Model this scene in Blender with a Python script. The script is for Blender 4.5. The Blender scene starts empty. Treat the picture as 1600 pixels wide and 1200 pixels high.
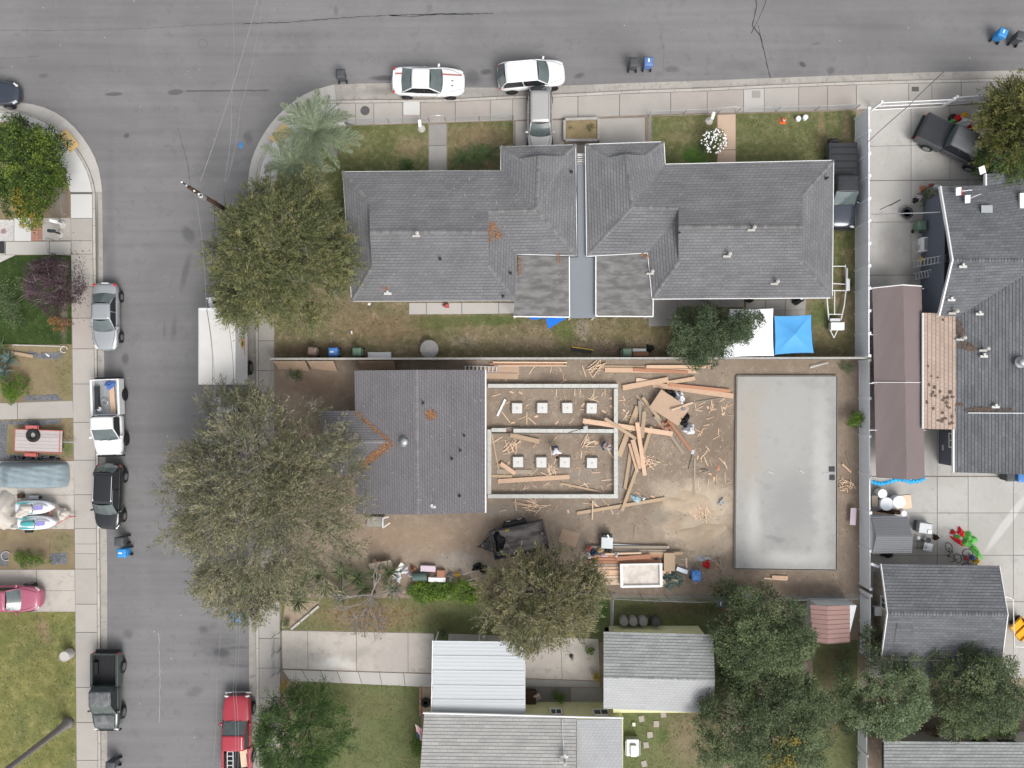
import bpy, bmesh, math, random
import numpy as np
from mathutils import Vector, Matrix
from mathutils.geometry import tessellate_polygon
R = math.radians
random.seed(7)
rng = np.random.default_rng(11)
sc = bpy.context.scene
C = sc.collection
# ------------------------------------------------------------ camera, sky, sun, exposure
S = 22.0          # photograph pixels per metre on the ground
H = 57.0          # flying height of the camera
cam_d = bpy.data.cameras.new('camera')
cam = bpy.data.objects.new('camera', cam_d); C.objects.link(cam)
cam.location = (0, 0, H); cam.rotation_euler = (0, 0, 0)
cam_d.sensor_fit = 'HORIZONTAL'
cam_d.angle = 2*math.atan(1600/S/2/H)
cam_d.clip_start = 0.5; cam_d.clip_end = 2000
sc.camera = cam
sc.render.resolution_x, sc.render.resolution_y = 1024, 768
w = bpy.data.worlds.new('World'); sc.world = w; w.use_nodes = True
nt = w.node_tree; nt.nodes.clear()
sky = nt.nodes.new('ShaderNodeTexSky'); sky.sky_type = 'NISHITA'; sky.sun_disc = False
SUN_EL, SUN_AZ = R(52), R(150)        # azimuth from north, clockwise: south-south-east
sky.sun_elevation = SUN_EL; sky.sun_rotation = SUN_AZ
sky.air_density = 1.0; sky.dust_density = 4.0; sky.ozone_density = 1.0
hs = nt.nodes.new('ShaderNodeHueSaturation'); hs.inputs['Saturation'].default_value = 0.22
bg = nt.nodes.new('ShaderNodeBackground'); bg.inputs['Strength'].default_value = 0.145
wo = nt.nodes.new('ShaderNodeOutputWorld')
nt.links.new(sky.outputs[0], hs.inputs['Color']); nt.links.new(hs.outputs[0], bg.inputs['Color']); nt.links.new(bg.outputs[0], wo.inputs[0])
sd = bpy.data.lights.new('sun', 'SUN'); sd.energy = 1.15; sd.angle = R(28); sd.color = (1.0, 0.97, 0.93)
sun = bpy.data.objects.new('sun', sd); C.objects.link(sun)
sdir = Vector((math.sin(SUN_AZ)*math.cos(SUN_EL), math.cos(SUN_AZ)*math.cos(SUN_EL), math.sin(SUN_EL)))
sun.rotation_euler = sdir.to_track_quat('Z', 'Y').to_euler(); sun.location = (0, -30, 60)
sc.view_settings.view_transform = 'Standard'; sc.view_settings.look = 'None'
sc.view_settings.exposure = 0.47; sc.view_settings.gamma = 1.0; sc.view_settings.use_curve_mapping = False
sc.render.engine = 'CYCLES'
sc.cycles.max_bounces = 6; sc.cycles.diffuse_bounces = 3; sc.cycles.glossy_bounces = 3; sc.cycles.transparent_max_bounces = 8
# ------------------------------------------------------------ helpers
def G(px, py, z=0.0):
 """a place at height z seen at photograph pixel px,py"""
 k = (H-z)/H/S
 return ((px-800)*k, (600-py)*k)
def G3(px, py, z=0.0):
 x, y = G(px, py, z); return (x, y, z)
def lin(c):
 """sRGB 0-255 to linear albedo"""
 return tuple((v/255/12.92 if v/255 <= .04045 else ((v/255+.055)/1.055)**2.4) for v in c)
MATS = {}
def newmat(name):
 m = bpy.data.materials.new(name); m.use_nodes = True
 n = m.node_tree; n.nodes.clear()
 o = n.nodes.new('ShaderNodeOutputMaterial'); b = n.nodes.new('ShaderNodeBsdfPrincipled')
 n.links.new(b.outputs[0], o.inputs[0]); MATS[name] = m
 return m, n, b, o
def N(n, t, **kw):
 x = n.nodes.new(t)
 for k, v in kw.items(): setattr(x, k, v)
 return x
def mathn(n, op, a, b=None, clamp=False):
 x = N(n, 'ShaderNodeMath', operation=op); x.use_clamp = clamp
 for i, v in enumerate((a, b)):
  if v is None: continue
  if isinstance(v, (int, float)): x.inputs[i].default_value = v
  else: n.links.new(v, x.inputs[i])
 return x.outputs[0]
def noise(n, vec, scale, detail=3, rough=.55, dist=0):
 x = N(n, 'ShaderNodeTexNoise'); x.inputs['Scale'].default_value = scale; x.inputs['Detail'].default_value = detail
 x.inputs['Roughness'].default_value = rough; x.inputs['Distortion'].default_value = dist
 if vec is not None: n.links.new(vec, x.inputs['Vector'])
 return x.outputs['Fac']
def mix(n, fac, a, b, mode='MIX'):
 x = N(n, 'ShaderNodeMix', data_type='RGBA', blend_type=mode); x.clamp_factor = True
 for s, v in ((x.inputs[0], fac), (x.inputs[6], a), (x.inputs[7], b)):
  if isinstance(v, (int, float)): s.default_value = v
  elif isinstance(v, tuple): s.default_value = (*v[:3], 1)
  else: n.links.new(v, s)
 return x.outputs[2]
def maprange(n, v, a, b, c=0., d=1., smooth=True):
 x = N(n, 'ShaderNodeMapRange'); x.interpolation_type = 'SMOOTHSTEP' if smooth else 'LINEAR'
 n.links.new(v, x.inputs[0])
 for i, q in enumerate((a, b, c, d)): x.inputs[i+1].default_value = q
 return x.outputs[0]
def scalec(n, col, f):
 """colour times scalar socket"""
 x = N(n, 'ShaderNodeVectorMath', operation='SCALE')
 if isinstance(col, tuple): x.inputs[0].default_value = col[:3]
 else: n.links.new(col, x.inputs[0])
 if isinstance(f, (int, float)): x.inputs['Scale'].default_value = f
 else: n.links.new(f, x.inputs['Scale'])
 return x.outputs[0]
def mat(name, col, var=.12, scale=1.5, rough=.8, spec=.3, metal=0, bump=0, bscale=25, rnd=0, tone=0, stretch=None, coat=0, col2=None, fine=.5):
 m, n, b, o = newmat(name)
 tc = N(n, 'ShaderNodeTexCoord'); vec = tc.outputs['Object']
 if stretch:
  mp = N(n, 'ShaderNodeMapping'); mp.inputs['Scale'].default_value = stretch; n.links.new(vec, mp.inputs[0]); vec = mp.outputs[0]
 c = col
 if var:
  a = noise(n, vec, scale, 4, .6); f = noise(n, vec, scale*14, 3, .7)
  if col2: c = mix(n, maprange(n, a, .38, .62), col, col2)
  t = mathn(n, 'ADD', mathn(n, 'MULTIPLY', mathn(n, 'SUBTRACT', a, .5), var*3.2), mathn(n, 'MULTIPLY', mathn(n, 'SUBTRACT', f, .5), var*3.2*fine))
  c = scalec(n, c, mathn(n, 'ADD', t, 1.0))
 if rnd:
  oi = N(n, 'ShaderNodeObjectInfo')
  c = scalec(n, c, mathn(n, 'ADD', mathn(n, 'MULTIPLY', mathn(n, 'SUBTRACT', oi.outputs['Random'], .5), 2*rnd), 1.0))
 if tone:
  at = N(n, 'ShaderNodeAttribute'); at.attribute_name = 'tone'
  c = scalec(n, c, mathn(n, 'ADD', mathn(n, 'MULTIPLY', mathn(n, 'SUBTRACT', at.outputs['Fac'], .5), 2*tone), 1.0))
 if isinstance(c, tuple): b.inputs['Base Color'].default_value = (*c[:3], 1)
 else: n.links.new(c, b.inputs['Base Color'])
 b.inputs['Roughness'].default_value = rough; b.inputs['Specular IOR Level'].default_value = spec; b.inputs['Metallic'].default_value = metal
 if coat: b.inputs['Coat Weight'].default_value = coat; b.inputs['Coat Roughness'].default_value = .06
 if bump:
  bp = N(n, 'ShaderNodeBump'); bp.inputs['Strength'].default_value = bump; bp.inputs['Distance'].default_value = .03
  n.links.new(noise(n, vec, bscale, 5, .65), bp.inputs['Height']); n.links.new(bp.outputs[0], b.inputs['Normal'])
 return m
def gmat(name, cols, scales=(.35, 2.5, 18), var=.16, blobs=(), rough=.95, bump=.35, bscale=14, stretch=None, specks=None, streak=None, rnd=0):
 """ground: cols = (a, b, c) blended by noise; blobs = (px,py,rx,ry,deg,colour,strength,soft) marks of their own shape"""
 m, n, b, o = newmat(name)
 tc = N(n, 'ShaderNodeTexCoord'); vec = tc.outputs['Object']; v0 = vec
 if stretch:
  mp = N(n, 'ShaderNodeMapping'); mp.inputs['Scale'].default_value = stretch; n.links.new(vec, mp.inputs[0]); vec = mp.outputs[0]
 n1 = noise(n, vec, scales[0], 5, .65, .4); n2 = noise(n, vec, scales[1], 5, .7); n3 = noise(n, v0, scales[2], 4, .75)
 c = mix(n, maprange(n, n1, .4, .6), cols[0], cols[1])
 if len(cols) > 2: c = mix(n, maprange(n, n2, .5, .68), c, cols[2])
 if blobs:
  dn = N(n, 'ShaderNodeTexNoise'); dn.inputs['Scale'].default_value = 1.1; dn.inputs['Detail'].default_value = 5; dn.inputs['Roughness'].default_value = .7
  n.links.new(v0, dn.inputs['Vector'])
  sb = N(n, 'ShaderNodeVectorMath', operation='SUBTRACT'); n.links.new(dn.outputs['Color'], sb.inputs[0]); sb.inputs[1].default_value = (.5, .5, .5)
  for bl in blobs:
   px, py, rx, ry, deg, col, st, soft = bl[:8]
   wob = bl[8] if len(bl) > 8 else min(rx, ry)/S*1.3
   s2 = N(n, 'ShaderNodeVectorMath', operation='SCALE'); n.links.new(sb.outputs[0], s2.inputs[0]); s2.inputs['Scale'].default_value = wob
   ad = N(n, 'ShaderNodeVectorMath', operation='ADD'); n.links.new(v0, ad.inputs[0]); n.links.new(s2.outputs[0], ad.inputs[1])
   x, y = G(px, py)
   mp = N(n, 'ShaderNodeMapping', vector_type='TEXTURE')
   mp.inputs['Location'].default_value = (x, y, 0); mp.inputs['Rotation'].default_value = (0, 0, R(deg)); mp.inputs['Scale'].default_value = (rx/S, ry/S, 1000)
   n.links.new(ad.outputs[0], mp.inputs[0])
   ln = N(n, 'ShaderNodeVectorMath', operation='LENGTH'); n.links.new(mp.outputs[0], ln.inputs[0])
   f = maprange(n, ln.outputs['Value'], 1-soft, 1+soft*.4, st, 0.)
   c = mix(n, f, c, col)
 t = mathn(n, 'ADD', mathn(n, 'MULTIPLY', mathn(n, 'SUBTRACT', n2, .5), var*3), mathn(n, 'MULTIPLY', mathn(n, 'SUBTRACT', n3, .5), var*3))
 if streak:
  mp = N(n, 'ShaderNodeMapping'); mp.inputs['Scale'].default_value = streak; n.links.new(v0, mp.inputs[0])
  t = mathn(n, 'ADD', t, mathn(n, 'MULTIPLY', mathn(n, 'SUBTRACT', noise(n, mp.outputs[0], 1.0, 5, .65), .5), .5))
 c = scalec(n, c, mathn(n, 'ADD', t, 1.0))
 if rnd:
  oi = N(n, 'ShaderNodeObjectInfo')
  c = scalec(n, c, mathn(n, 'ADD', mathn(n, 'MULTIPLY', mathn(n, 'SUBTRACT', oi.outputs['Random'], .5), 2*rnd), 1.0))
 if specks:
  sc_, th, col = specks
  vo = N(n, 'ShaderNodeTexVoronoi'); vo.inputs['Scale'].default_value = sc_; n.links.new(v0, vo.inputs['Vector'])
  gate = maprange(n, noise(n, v0, 1.7, 3), .45, .6)
  c = mix(n, mathn(n, 'MULTIPLY', maprange(n, vo.outputs['Distance'], th*.6, th, .75, 0.), gate), c, col)
 n.links.new(c, b.inputs['Base Color']); b.inputs['Roughness'].default_value = rough; b.inputs['Specular IOR Level'].default_value = .2
 bp = N(n, 'ShaderNodeBump'); bp.inputs['Strength'].default_value = bump; bp.inputs['Distance'].default_value = .06
 n.links.new(noise(n, v0, bscale, 6, .7), bp.inputs['Height']); n.links.new(bp.outputs[0], b.inputs['Normal'])
 return m
def folmat(name, ca, cb, cc, trans=.25):
 m, n, b, o = newmat(name)
 at = N(n, 'ShaderNodeAttribute'); at.attribute_name = 'tone'
 cr = N(n, 'ShaderNodeValToRGB'); cr.color_ramp.elements[0].color = (*ca, 1); cr.color_ramp.elements[1].color = (*cc, 1)
 e = cr.color_ramp.elements.new(.5); e.color = (*cb, 1)
 n.links.new(at.outputs['Fac'], cr.inputs[0]); n.links.new(cr.outputs[0], b.inputs['Base Color'])
 b.inputs['Roughness'].default_value = .55; b.inputs['Specular IOR Level'].default_value = .35
 tr = N(n, 'ShaderNodeBsdfTranslucent'); n.links.new(cr.outputs[0], tr.inputs[0])
 mx = N(n, 'ShaderNodeMixShader'); mx.inputs[0].default_value = trans
 n.links.new(b.outputs[0], mx.inputs[1]); n.links.new(tr.outputs[0], mx.inputs[2]); n.links.new(mx.outputs[0], o.inputs[0])
 return m
def tag(o, label=None, cat=None, group=None, kind=None):
 if label: o['label'] = label
 if cat: o['category'] = cat
 if group: o['group'] = group
 if kind: o['kind'] = kind
 return o
def thing(name, label, cat, loc=(0, 0, 0), rz=0, group=None):
 o = bpy.data.objects.new(name, None); C.objects.link(o); o.empty_display_size = .3
 o.location = loc; o.rotation_euler = (0, 0, rz)
 return tag(o, label, cat, group)
def clone(root, loc, rz=None, label=None, group=None):
 r = root.copy(); C.objects.link(r); r.location = loc
 if rz is not None: r.rotation_euler = (0, 0, rz)
 if label: r['label'] = label
 if group: r['group'] = group
 for ch in [q for q in list(C.objects) if q.parent == root]:
  c = ch.copy(); C.objects.link(c); c.parent = r
  for g in [q for q in list(C.objects) if q.parent == ch]:
   d = g.copy(); C.objects.link(d); d.parent = c
 return r
class MB:
 def __init__(s): s.v = []; s.f = []; s.t = []
 def add(s, vs, fs, tone=None):
  k = len(s.v); s.v += [tuple(q) for q in vs]; s.f += [tuple(i+k for i in q) for q in fs]
  s.t += [tone if tone is not None else .5]*len(fs); return s
 def box(s, c, d, rz=0, rx=0, ry=0, tone=None, taper=1.0):
  hx, hy, hz = d[0]/2, d[1]/2, d[2]/2
  P = [Vector((a*hx*(taper if z > 0 else 1), b_*hy*(taper if z > 0 else 1), z*hz)) for z in (-1, 1) for a, b_ in ((-1, -1), (1, -1), (1, 1), (-1, 1))]
  M_ = Matrix.Rotation(rz, 3, 'Z') @ Matrix.Rotation(ry, 3, 'Y') @ Matrix.Rotation(rx, 3, 'X')
  return s.add([M_ @ p + Vector(c) for p in P], [(3, 2, 1, 0), (4, 5, 6, 7), (0, 1, 5, 4), (1, 2, 6, 5), (2, 3, 7, 6), (3, 0, 4, 7)], tone)
 def prism(s, poly, z0, z1, tone=None):
  a = sum(poly[i][0]*poly[(i+1) % len(poly)][1]-poly[(i+1) % len(poly)][0]*poly[i][1] for i in range(len(poly)))
  if a < 0: poly = poly[::-1]
  n = len(poly)
  return s.add([(x, y, z0) for x, y in poly]+[(x, y, z1) for x, y in poly],
      [tuple(range(n-1, -1, -1)), tuple(range(n, 2*n))]+[(i, (i+1) % n, (i+1) % n+n, i+n) for i in range(n)], tone)
 def tube(s, pts, r, seg=8, cap=True, tone=None):
  pts = [Vector(p) for p in pts]; n = len(pts); rs = r if isinstance(r, (list, tuple)) else [r]*n
  vs = []; prev = None
  for i, p in enumerate(pts):
   d = (pts[min(i+1, n-1)]-pts[max(i-1, 0)]).normalized()
   u = prev if prev is not None else (Vector((0, 0, 1)) if abs(d.z) < .9 else Vector((1, 0, 0)))
   u = (u-d*u.dot(d)).normalized(); prev = u; w_ = d.cross(u)
   vs += [p+(u*math.cos(2*math.pi*k/seg)+w_*math.sin(2*math.pi*k/seg))*rs[i] for k in range(seg)]
  fs = [(i*seg+k, i*seg+(k+1) % seg, (i+1)*seg+(k+1) % seg, (i+1)*seg+k) for i in range(n-1) for k in range(seg)]
  if cap: fs += [tuple(range(seg-1, -1, -1)), tuple((n-1)*seg+k for k in range(seg))]
  return s.add(vs, fs, tone)
 def lathe(s, c, prof, seg=20, axis='Z', rz=0):
  vs = []
  for r, z in prof:
   for k in range(seg):
    a = 2*math.pi*k/seg
    p = Vector((r*math.cos(a), r*math.sin(a), z))
    if axis == 'Y': p = Vector((p.x, p.z, p.y))
    if axis == 'X': p = Vector((p.z, p.x, p.y))
    vs.append(Matrix.Rotation(rz, 3, 'Z') @ p + Vector(c))
  n = len(prof)
  return s.add(vs, [(i*seg+k, i*seg+(k+1) % seg, (i+1)*seg+(k+1) % seg, (i+1)*seg+k) for i in range(n-1) for k in range(seg)]+[tuple(range(seg-1, -1, -1)), tuple((n-1)*seg+k for k in range(seg))])
 def build(s, name, m, parent=None, smooth=False, kind=None, label=None, cat=None, group=None, sub=0, bev=0, loc=None, rz=0, tone=False, world=False):
  me = bpy.data.meshes.new(name)
  v = s.v
  if world and parent is not None:
   L = Vector(parent.location); q = parent.parent
   while q is not None: L = L+Vector(q.location); q = q.parent
   v = [(a-L.x, b-L.y, c-L.z) for a, b, c in v]
  me.from_pydata(v, [], s.f)
  if smooth: me.polygons.foreach_set('use_smooth', [True]*len(me.polygons))
  if tone:
   at = me.attributes.new('tone', 'FLOAT', 'FACE'); at.data.foreach_set('value', s.t)
  if m is not None: me.materials.append(MATS[m] if isinstance(m, str) else m)
  me.update()
  o = bpy.data.objects.new(name, me); C.objects.link(o)
  if parent is not None: o.parent = parent
  if loc: o.location = loc
  if rz: o.rotation_euler = (0, 0, rz)
  if bev:
   b = o.modifiers.new('bevel', 'BEVEL'); b.width = bev; b.segments = 2; b.limit_method = 'ANGLE'; b.angle_limit = R(35)
  if sub:
   b = o.modifiers.new('subdivision', 'SUBSURF'); b.levels = sub; b.render_levels = sub
  return tag(o, label, cat, group, kind)
def sheet(name, pts, z, m, label=None, kind='structure', skirt=0, parent=None):
 P = [G(x, y, z) for x, y in pts]
 mb = MB()
 if skirt: mb.prism(P, z-skirt, z)
 else:
  a = sum(P[i][0]*P[(i+1) % len(P)][1]-P[(i+1) % len(P)][0]*P[i][1] for i in range(len(P)))
  if a < 0: P = P[::-1]
  mb.add([(x, y, z) for x, y in P], [tuple(range(len(P)))])
 return mb.build(name, m, parent, kind=kind, label=label)
def slabquad(parent, q, z, m, name='slab', gap=.018, th=.06, fall=.0):
 """q = four px corners; a slab prism shrunk by the joint gap"""
 P = [Vector(G(x, y, z)) for x, y in q]; c = sum(P, Vector((0, 0)))/4
 P2 = [tuple(p+(c-p).normalized()*min(gap*1.4, (c-p).length*.3)) for p in P]
 dz = random.uniform(-.004, .004)
 return MB().prism(P2, z-th, z+dz).build(name, m, parent)
def lerp2(a, b, t): return (a[0]+(b[0]-a[0])*t, a[1]+(b[1]-a[1])*t)
def grid_slabs(parent, q, xs, ys, z, m, name='slab', skip=(), mats=None, gap=.018):
 """q corners TL,TR,BR,BL; xs, ys joint positions 0..1"""
 for j in range(len(ys)-1):
  for i in range(len(xs)-1):
   if (i, j) in skip: continue
   def pt(u, v): return lerp2(lerp2(q[0], q[1], u), lerp2(q[3], q[2], u), v)
   mm = (mats or {}).get((i, j), m)
   slabquad(parent, [pt(xs[i], ys[j]), pt(xs[i+1], ys[j]), pt(xs[i+1], ys[j+1]), pt(xs[i], ys[j+1])], z, mm, name, gap)
def polyres(A, n):
 d = [0]
 for i in range(len(A)-1): d.append(d[-1]+math.dist(A[i], A[i+1]))
 out = []
 for k in range(n+1):
  t = d[-1]*k/n; i = 0
  while i < len(A)-2 and d[i+1] < t: i += 1
  out.append(lerp2(A[i], A[i+1], (t-d[i])/(d[i+1]-d[i])))
 return out
def strip_slabs(parent, A, B, n, z, m, name='slab', mats=None, gap=.018):
 a, b = polyres(A, n), polyres(B, n)
 for i in range(n): slabquad(parent, [a[i], a[i+1], b[i+1], b[i]], z, (mats or {}).get(i, m), name, gap)
def lins(n): return [i/n for i in range(n+1)]
# ------------------------------------------------------------ materials
asph_cols = ((.176, .172, .173), (.198, .194, .194), (.160, .157, .158))
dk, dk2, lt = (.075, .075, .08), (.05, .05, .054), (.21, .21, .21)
gmat('asphalt', asph_cols, scales=(.12, 1.1, 26), var=.09, rough=.9, bump=.25, bscale=40, specks=(1.3, .045, (.05, .05, .05)), streak=(.05, 1.3, 1),
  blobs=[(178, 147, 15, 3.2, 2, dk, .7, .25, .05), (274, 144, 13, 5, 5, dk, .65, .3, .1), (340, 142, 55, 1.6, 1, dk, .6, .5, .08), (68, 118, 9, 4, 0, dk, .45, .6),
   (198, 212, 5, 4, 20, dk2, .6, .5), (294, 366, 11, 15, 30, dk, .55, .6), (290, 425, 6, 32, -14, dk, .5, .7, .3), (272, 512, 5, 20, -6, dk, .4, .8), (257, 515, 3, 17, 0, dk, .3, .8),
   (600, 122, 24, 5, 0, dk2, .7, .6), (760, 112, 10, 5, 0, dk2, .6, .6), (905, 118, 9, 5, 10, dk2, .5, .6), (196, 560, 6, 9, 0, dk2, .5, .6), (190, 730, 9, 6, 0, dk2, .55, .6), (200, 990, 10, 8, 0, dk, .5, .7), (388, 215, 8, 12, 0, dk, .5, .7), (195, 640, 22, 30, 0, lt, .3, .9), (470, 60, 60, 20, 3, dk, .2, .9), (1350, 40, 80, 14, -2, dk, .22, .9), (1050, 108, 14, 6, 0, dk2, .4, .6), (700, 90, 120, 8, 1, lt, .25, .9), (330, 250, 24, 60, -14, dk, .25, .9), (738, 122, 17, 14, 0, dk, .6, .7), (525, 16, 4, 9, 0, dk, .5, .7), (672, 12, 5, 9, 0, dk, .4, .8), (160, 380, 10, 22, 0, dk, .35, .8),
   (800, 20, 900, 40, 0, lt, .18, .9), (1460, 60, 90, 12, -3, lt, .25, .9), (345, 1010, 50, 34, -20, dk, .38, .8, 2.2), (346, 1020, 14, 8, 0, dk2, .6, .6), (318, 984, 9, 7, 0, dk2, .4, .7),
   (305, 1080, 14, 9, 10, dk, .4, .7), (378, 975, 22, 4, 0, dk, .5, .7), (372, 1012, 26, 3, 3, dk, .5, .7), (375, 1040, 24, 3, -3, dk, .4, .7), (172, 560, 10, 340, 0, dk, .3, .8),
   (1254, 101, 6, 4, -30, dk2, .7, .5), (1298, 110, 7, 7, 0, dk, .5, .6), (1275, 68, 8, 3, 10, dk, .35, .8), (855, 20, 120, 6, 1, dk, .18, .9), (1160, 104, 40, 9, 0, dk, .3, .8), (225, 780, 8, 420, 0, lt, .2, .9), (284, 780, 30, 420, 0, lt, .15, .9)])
conc_b = [(1230, 0, 0.01, 0.01, 0, (.3, .3, .3), 0, .5)]
mat('concrete_walk', (.39, .365, .335), var=.07, scale=.8, rough=.9, rnd=.05, bump=.15, bscale=30, fine=.6)
mat('concrete_pale', (.455, .435, .405), var=.05, scale=.9, rough=.9, rnd=.05, bump=.1)
mat('concrete_white', (.57, .565, .55), var=.035, scale=.9, rough=.9, rnd=.02)
mat('concrete_pink', (.37, .332, .302), var=.06, scale=.7, rough=.9, rnd=.05, bump=.1)
mat('concrete_peach', (.50, .37, .28), var=.05, scale=1.2, rough=.9, rnd=.03)
mat('concrete_grey', (.30, .285, .265), var=.14, scale=.7, rough=.9, rnd=.08, bump=.15)
mat('curb', (.43, .405, .37), var=.12, scale=.9, rough=.9, rnd=.05, bump=.2, bscale=18)
mat('joint', (.13, .12, .105), var=.2, scale=3)
gmat('gutter', ((.34, .315, .29), (.38, .355, .325), (.26, .24, .22)), scales=(.5, 2.2, 20), var=.09, bump=.1, rnd=.05,
  blobs=[(597, 142, 30, 6, 0, (.19, .18, .17), .6, .7), (560, 145, 40, 7, 0, (.26, .25, .24), .4, .8), (770, 145, 60, 8, 0, (.25, .24, .23), .5, .8), (152, 420, 2.6, 150, 0, (.12, .11, .1), .75, .5, .1), (1090, 138, 12, 2, 0, (.2, .19, .18), .7, .5)])  # long dark line by the left kerb: kerb shadow and dirt painted in
gmat('concrete_yard', ((.41, .395, .37), (.45, .435, .41), (.37, .355, .335)), scales=(.25, 1.4, 20), var=.06, rough=.9, bump=.1, bscale=25, rnd=.04,
  blobs=[(1390, 385, 20, 50, 10, (.25, .24, .225), .6, .9, 1.5), (1420, 430, 18, 22, 0, (.2, .19, .18), .6, .8), (1388, 425, 25, 20, 0, (.3, .29, .27), .6, .9), (1460, 300, 30, 60, 0, (.3, .28, .26), .35, .9),
   (1500, 880, 70, 20, 0, (.27, .26, .245), .5, .9), (1455, 700, 16, 60, 0, (.24, .23, .22), .6, .8), (1474, 180, 60, 9, 0, (.28, .26, .24), .5, .8), (1425, 250, 4, 90, 0, (.5, .485, .46), .5, .6), (1513, 700, 5, 90, 0, (.5, .49, .46), .55, .6), (1380, 760, 26, 12, 0, (.22, .2, .18), .6, .8),
   (1572, 815, 62, 7, 54, (.56, .55, .53), .75, .35, .1), (1440, 862, 60, 22, 0, (.25, .235, .21), .5, .9)])
gmat('concrete_drive', ((.47, .435, .39), (.42, .385, .35), (.36, .33, .3)), scales=(.4, 1.6, 20), var=.05, rough=.9, bump=.1, rnd=.03,
  blobs=[(520, 1035, 40, 12, 0, (.62, .6, .57), .8, .8, 1.5), (560, 1020, 30, 10, 20, (.3, .28, .25), .5, .8), (630, 1020, 50, 25, 0, (.41, .37, .345), .5, .9), (880, 1000, 60, 10, 0, (.52, .48, .45), .5, .8), (905, 215, 60, 20, 0, (.40, .37, .34), .3, .9)])
gmat('pad_concrete', ((.325, .32, .305), (.36, .355, .34), (.30, .295, .28)), scales=(.16, 1.2, 18), var=.045, rough=.75, bump=.06, bscale=20,
  blobs=[(1168, 690, 24, 100, 0, (.38, .335, .28), .75, .9, 1.5), (1185, 620, 40, 22, 0, (.36, .33, .28), .5, .9), (1280, 740, 16, 150, 0, (.46, .45, .435), .8, .8, 1.2), (1230, 870, 75, 12, 0, (.5, .495, .47), .6, .9), (1235, 790, 50, 66, 0, (.275, .275, .272), .6, .9, 3.0),
   (1175, 820, 14, 70, 0, (.47, .46, .44), .8, .8, .8), (1230, 650, 50, 90, 0, (.37, .37, .355), .6, .9), (1265, 600, 30, 8, -15, (.28, .28, .275), .4, .8), (1215, 842, 10, 5, 10, (.2, .2, .2), .5, .7), (1203, 838, 12, 4, -10, (.22, .22, .22), .5, .7)])
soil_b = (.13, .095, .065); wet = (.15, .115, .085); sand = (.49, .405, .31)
gmat('soil', ((.275, .22, .17), (.24, .19, .145), (.30, .245, .195)), scales=(.3, 1.8, 14), var=.12, bump=.6, bscale=9, specks=(3.2, .08, (.40, .36, .30)),
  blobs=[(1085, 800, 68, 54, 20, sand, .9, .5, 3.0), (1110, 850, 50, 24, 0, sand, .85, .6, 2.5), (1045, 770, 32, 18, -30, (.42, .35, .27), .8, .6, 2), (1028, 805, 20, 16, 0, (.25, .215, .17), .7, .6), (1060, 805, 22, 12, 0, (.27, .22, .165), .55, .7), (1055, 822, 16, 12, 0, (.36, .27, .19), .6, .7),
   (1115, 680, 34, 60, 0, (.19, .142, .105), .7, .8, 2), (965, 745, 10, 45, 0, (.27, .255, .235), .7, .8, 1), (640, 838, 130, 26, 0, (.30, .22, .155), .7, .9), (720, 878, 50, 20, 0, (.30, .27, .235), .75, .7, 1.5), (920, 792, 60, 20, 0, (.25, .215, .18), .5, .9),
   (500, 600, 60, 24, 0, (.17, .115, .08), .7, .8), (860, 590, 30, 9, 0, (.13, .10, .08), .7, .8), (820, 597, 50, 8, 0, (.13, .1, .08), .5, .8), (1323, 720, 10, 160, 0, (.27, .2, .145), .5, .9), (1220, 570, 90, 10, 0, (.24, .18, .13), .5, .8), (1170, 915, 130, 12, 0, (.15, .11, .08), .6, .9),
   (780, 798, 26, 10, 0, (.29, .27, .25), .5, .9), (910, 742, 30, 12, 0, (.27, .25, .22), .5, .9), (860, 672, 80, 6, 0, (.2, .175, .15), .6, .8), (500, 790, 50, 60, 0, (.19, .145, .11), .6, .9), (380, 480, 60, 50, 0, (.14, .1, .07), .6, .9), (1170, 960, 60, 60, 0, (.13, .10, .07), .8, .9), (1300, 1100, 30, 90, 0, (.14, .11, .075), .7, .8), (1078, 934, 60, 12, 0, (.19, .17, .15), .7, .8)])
gr1, gr2, dry = (.155, .15, .055), (.115, .125, .042), (.27, .20, .125)
gmat('lawn_front', ((.15, .158, .068), (.12, .135, .052), (.20, .175, .095)), scales=(.5, 2.5, 22), var=.36, bump=.8, bscale=16,
  blobs=[(640, 228, 28, 16, 10, dry, .7, .8, 2), (750, 240, 60, 40, 0, (.25, .19, .115), .8, .6, 1.5), (745, 210, 60, 20, 0, (.23, .17, .10), .6, .6, 1.5), (450, 300, 60, 40, 0, (.11, .095, .05), .7, .8), (1085, 245, 26, 16, 0, (.075, .165, .028), .85, .7, 1), (1060, 215, 30, 8, 0, dry, .5, .8), (1095, 200, 30, 22, 0, (.14, .115, .065), .4, .9),
   (1282, 210, 7, 40, 0, dry, .6, .6), (1322, 205, 7, 30, 0, dry, .7, .6), (1230, 240, 70, 30, 0, (.15, .15, .065), .5, .8), (1325, 400, 9, 22, 0, dry, .6, .7), (1313, 430, 9, 20, 0, dry, .4, .7)])
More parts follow.
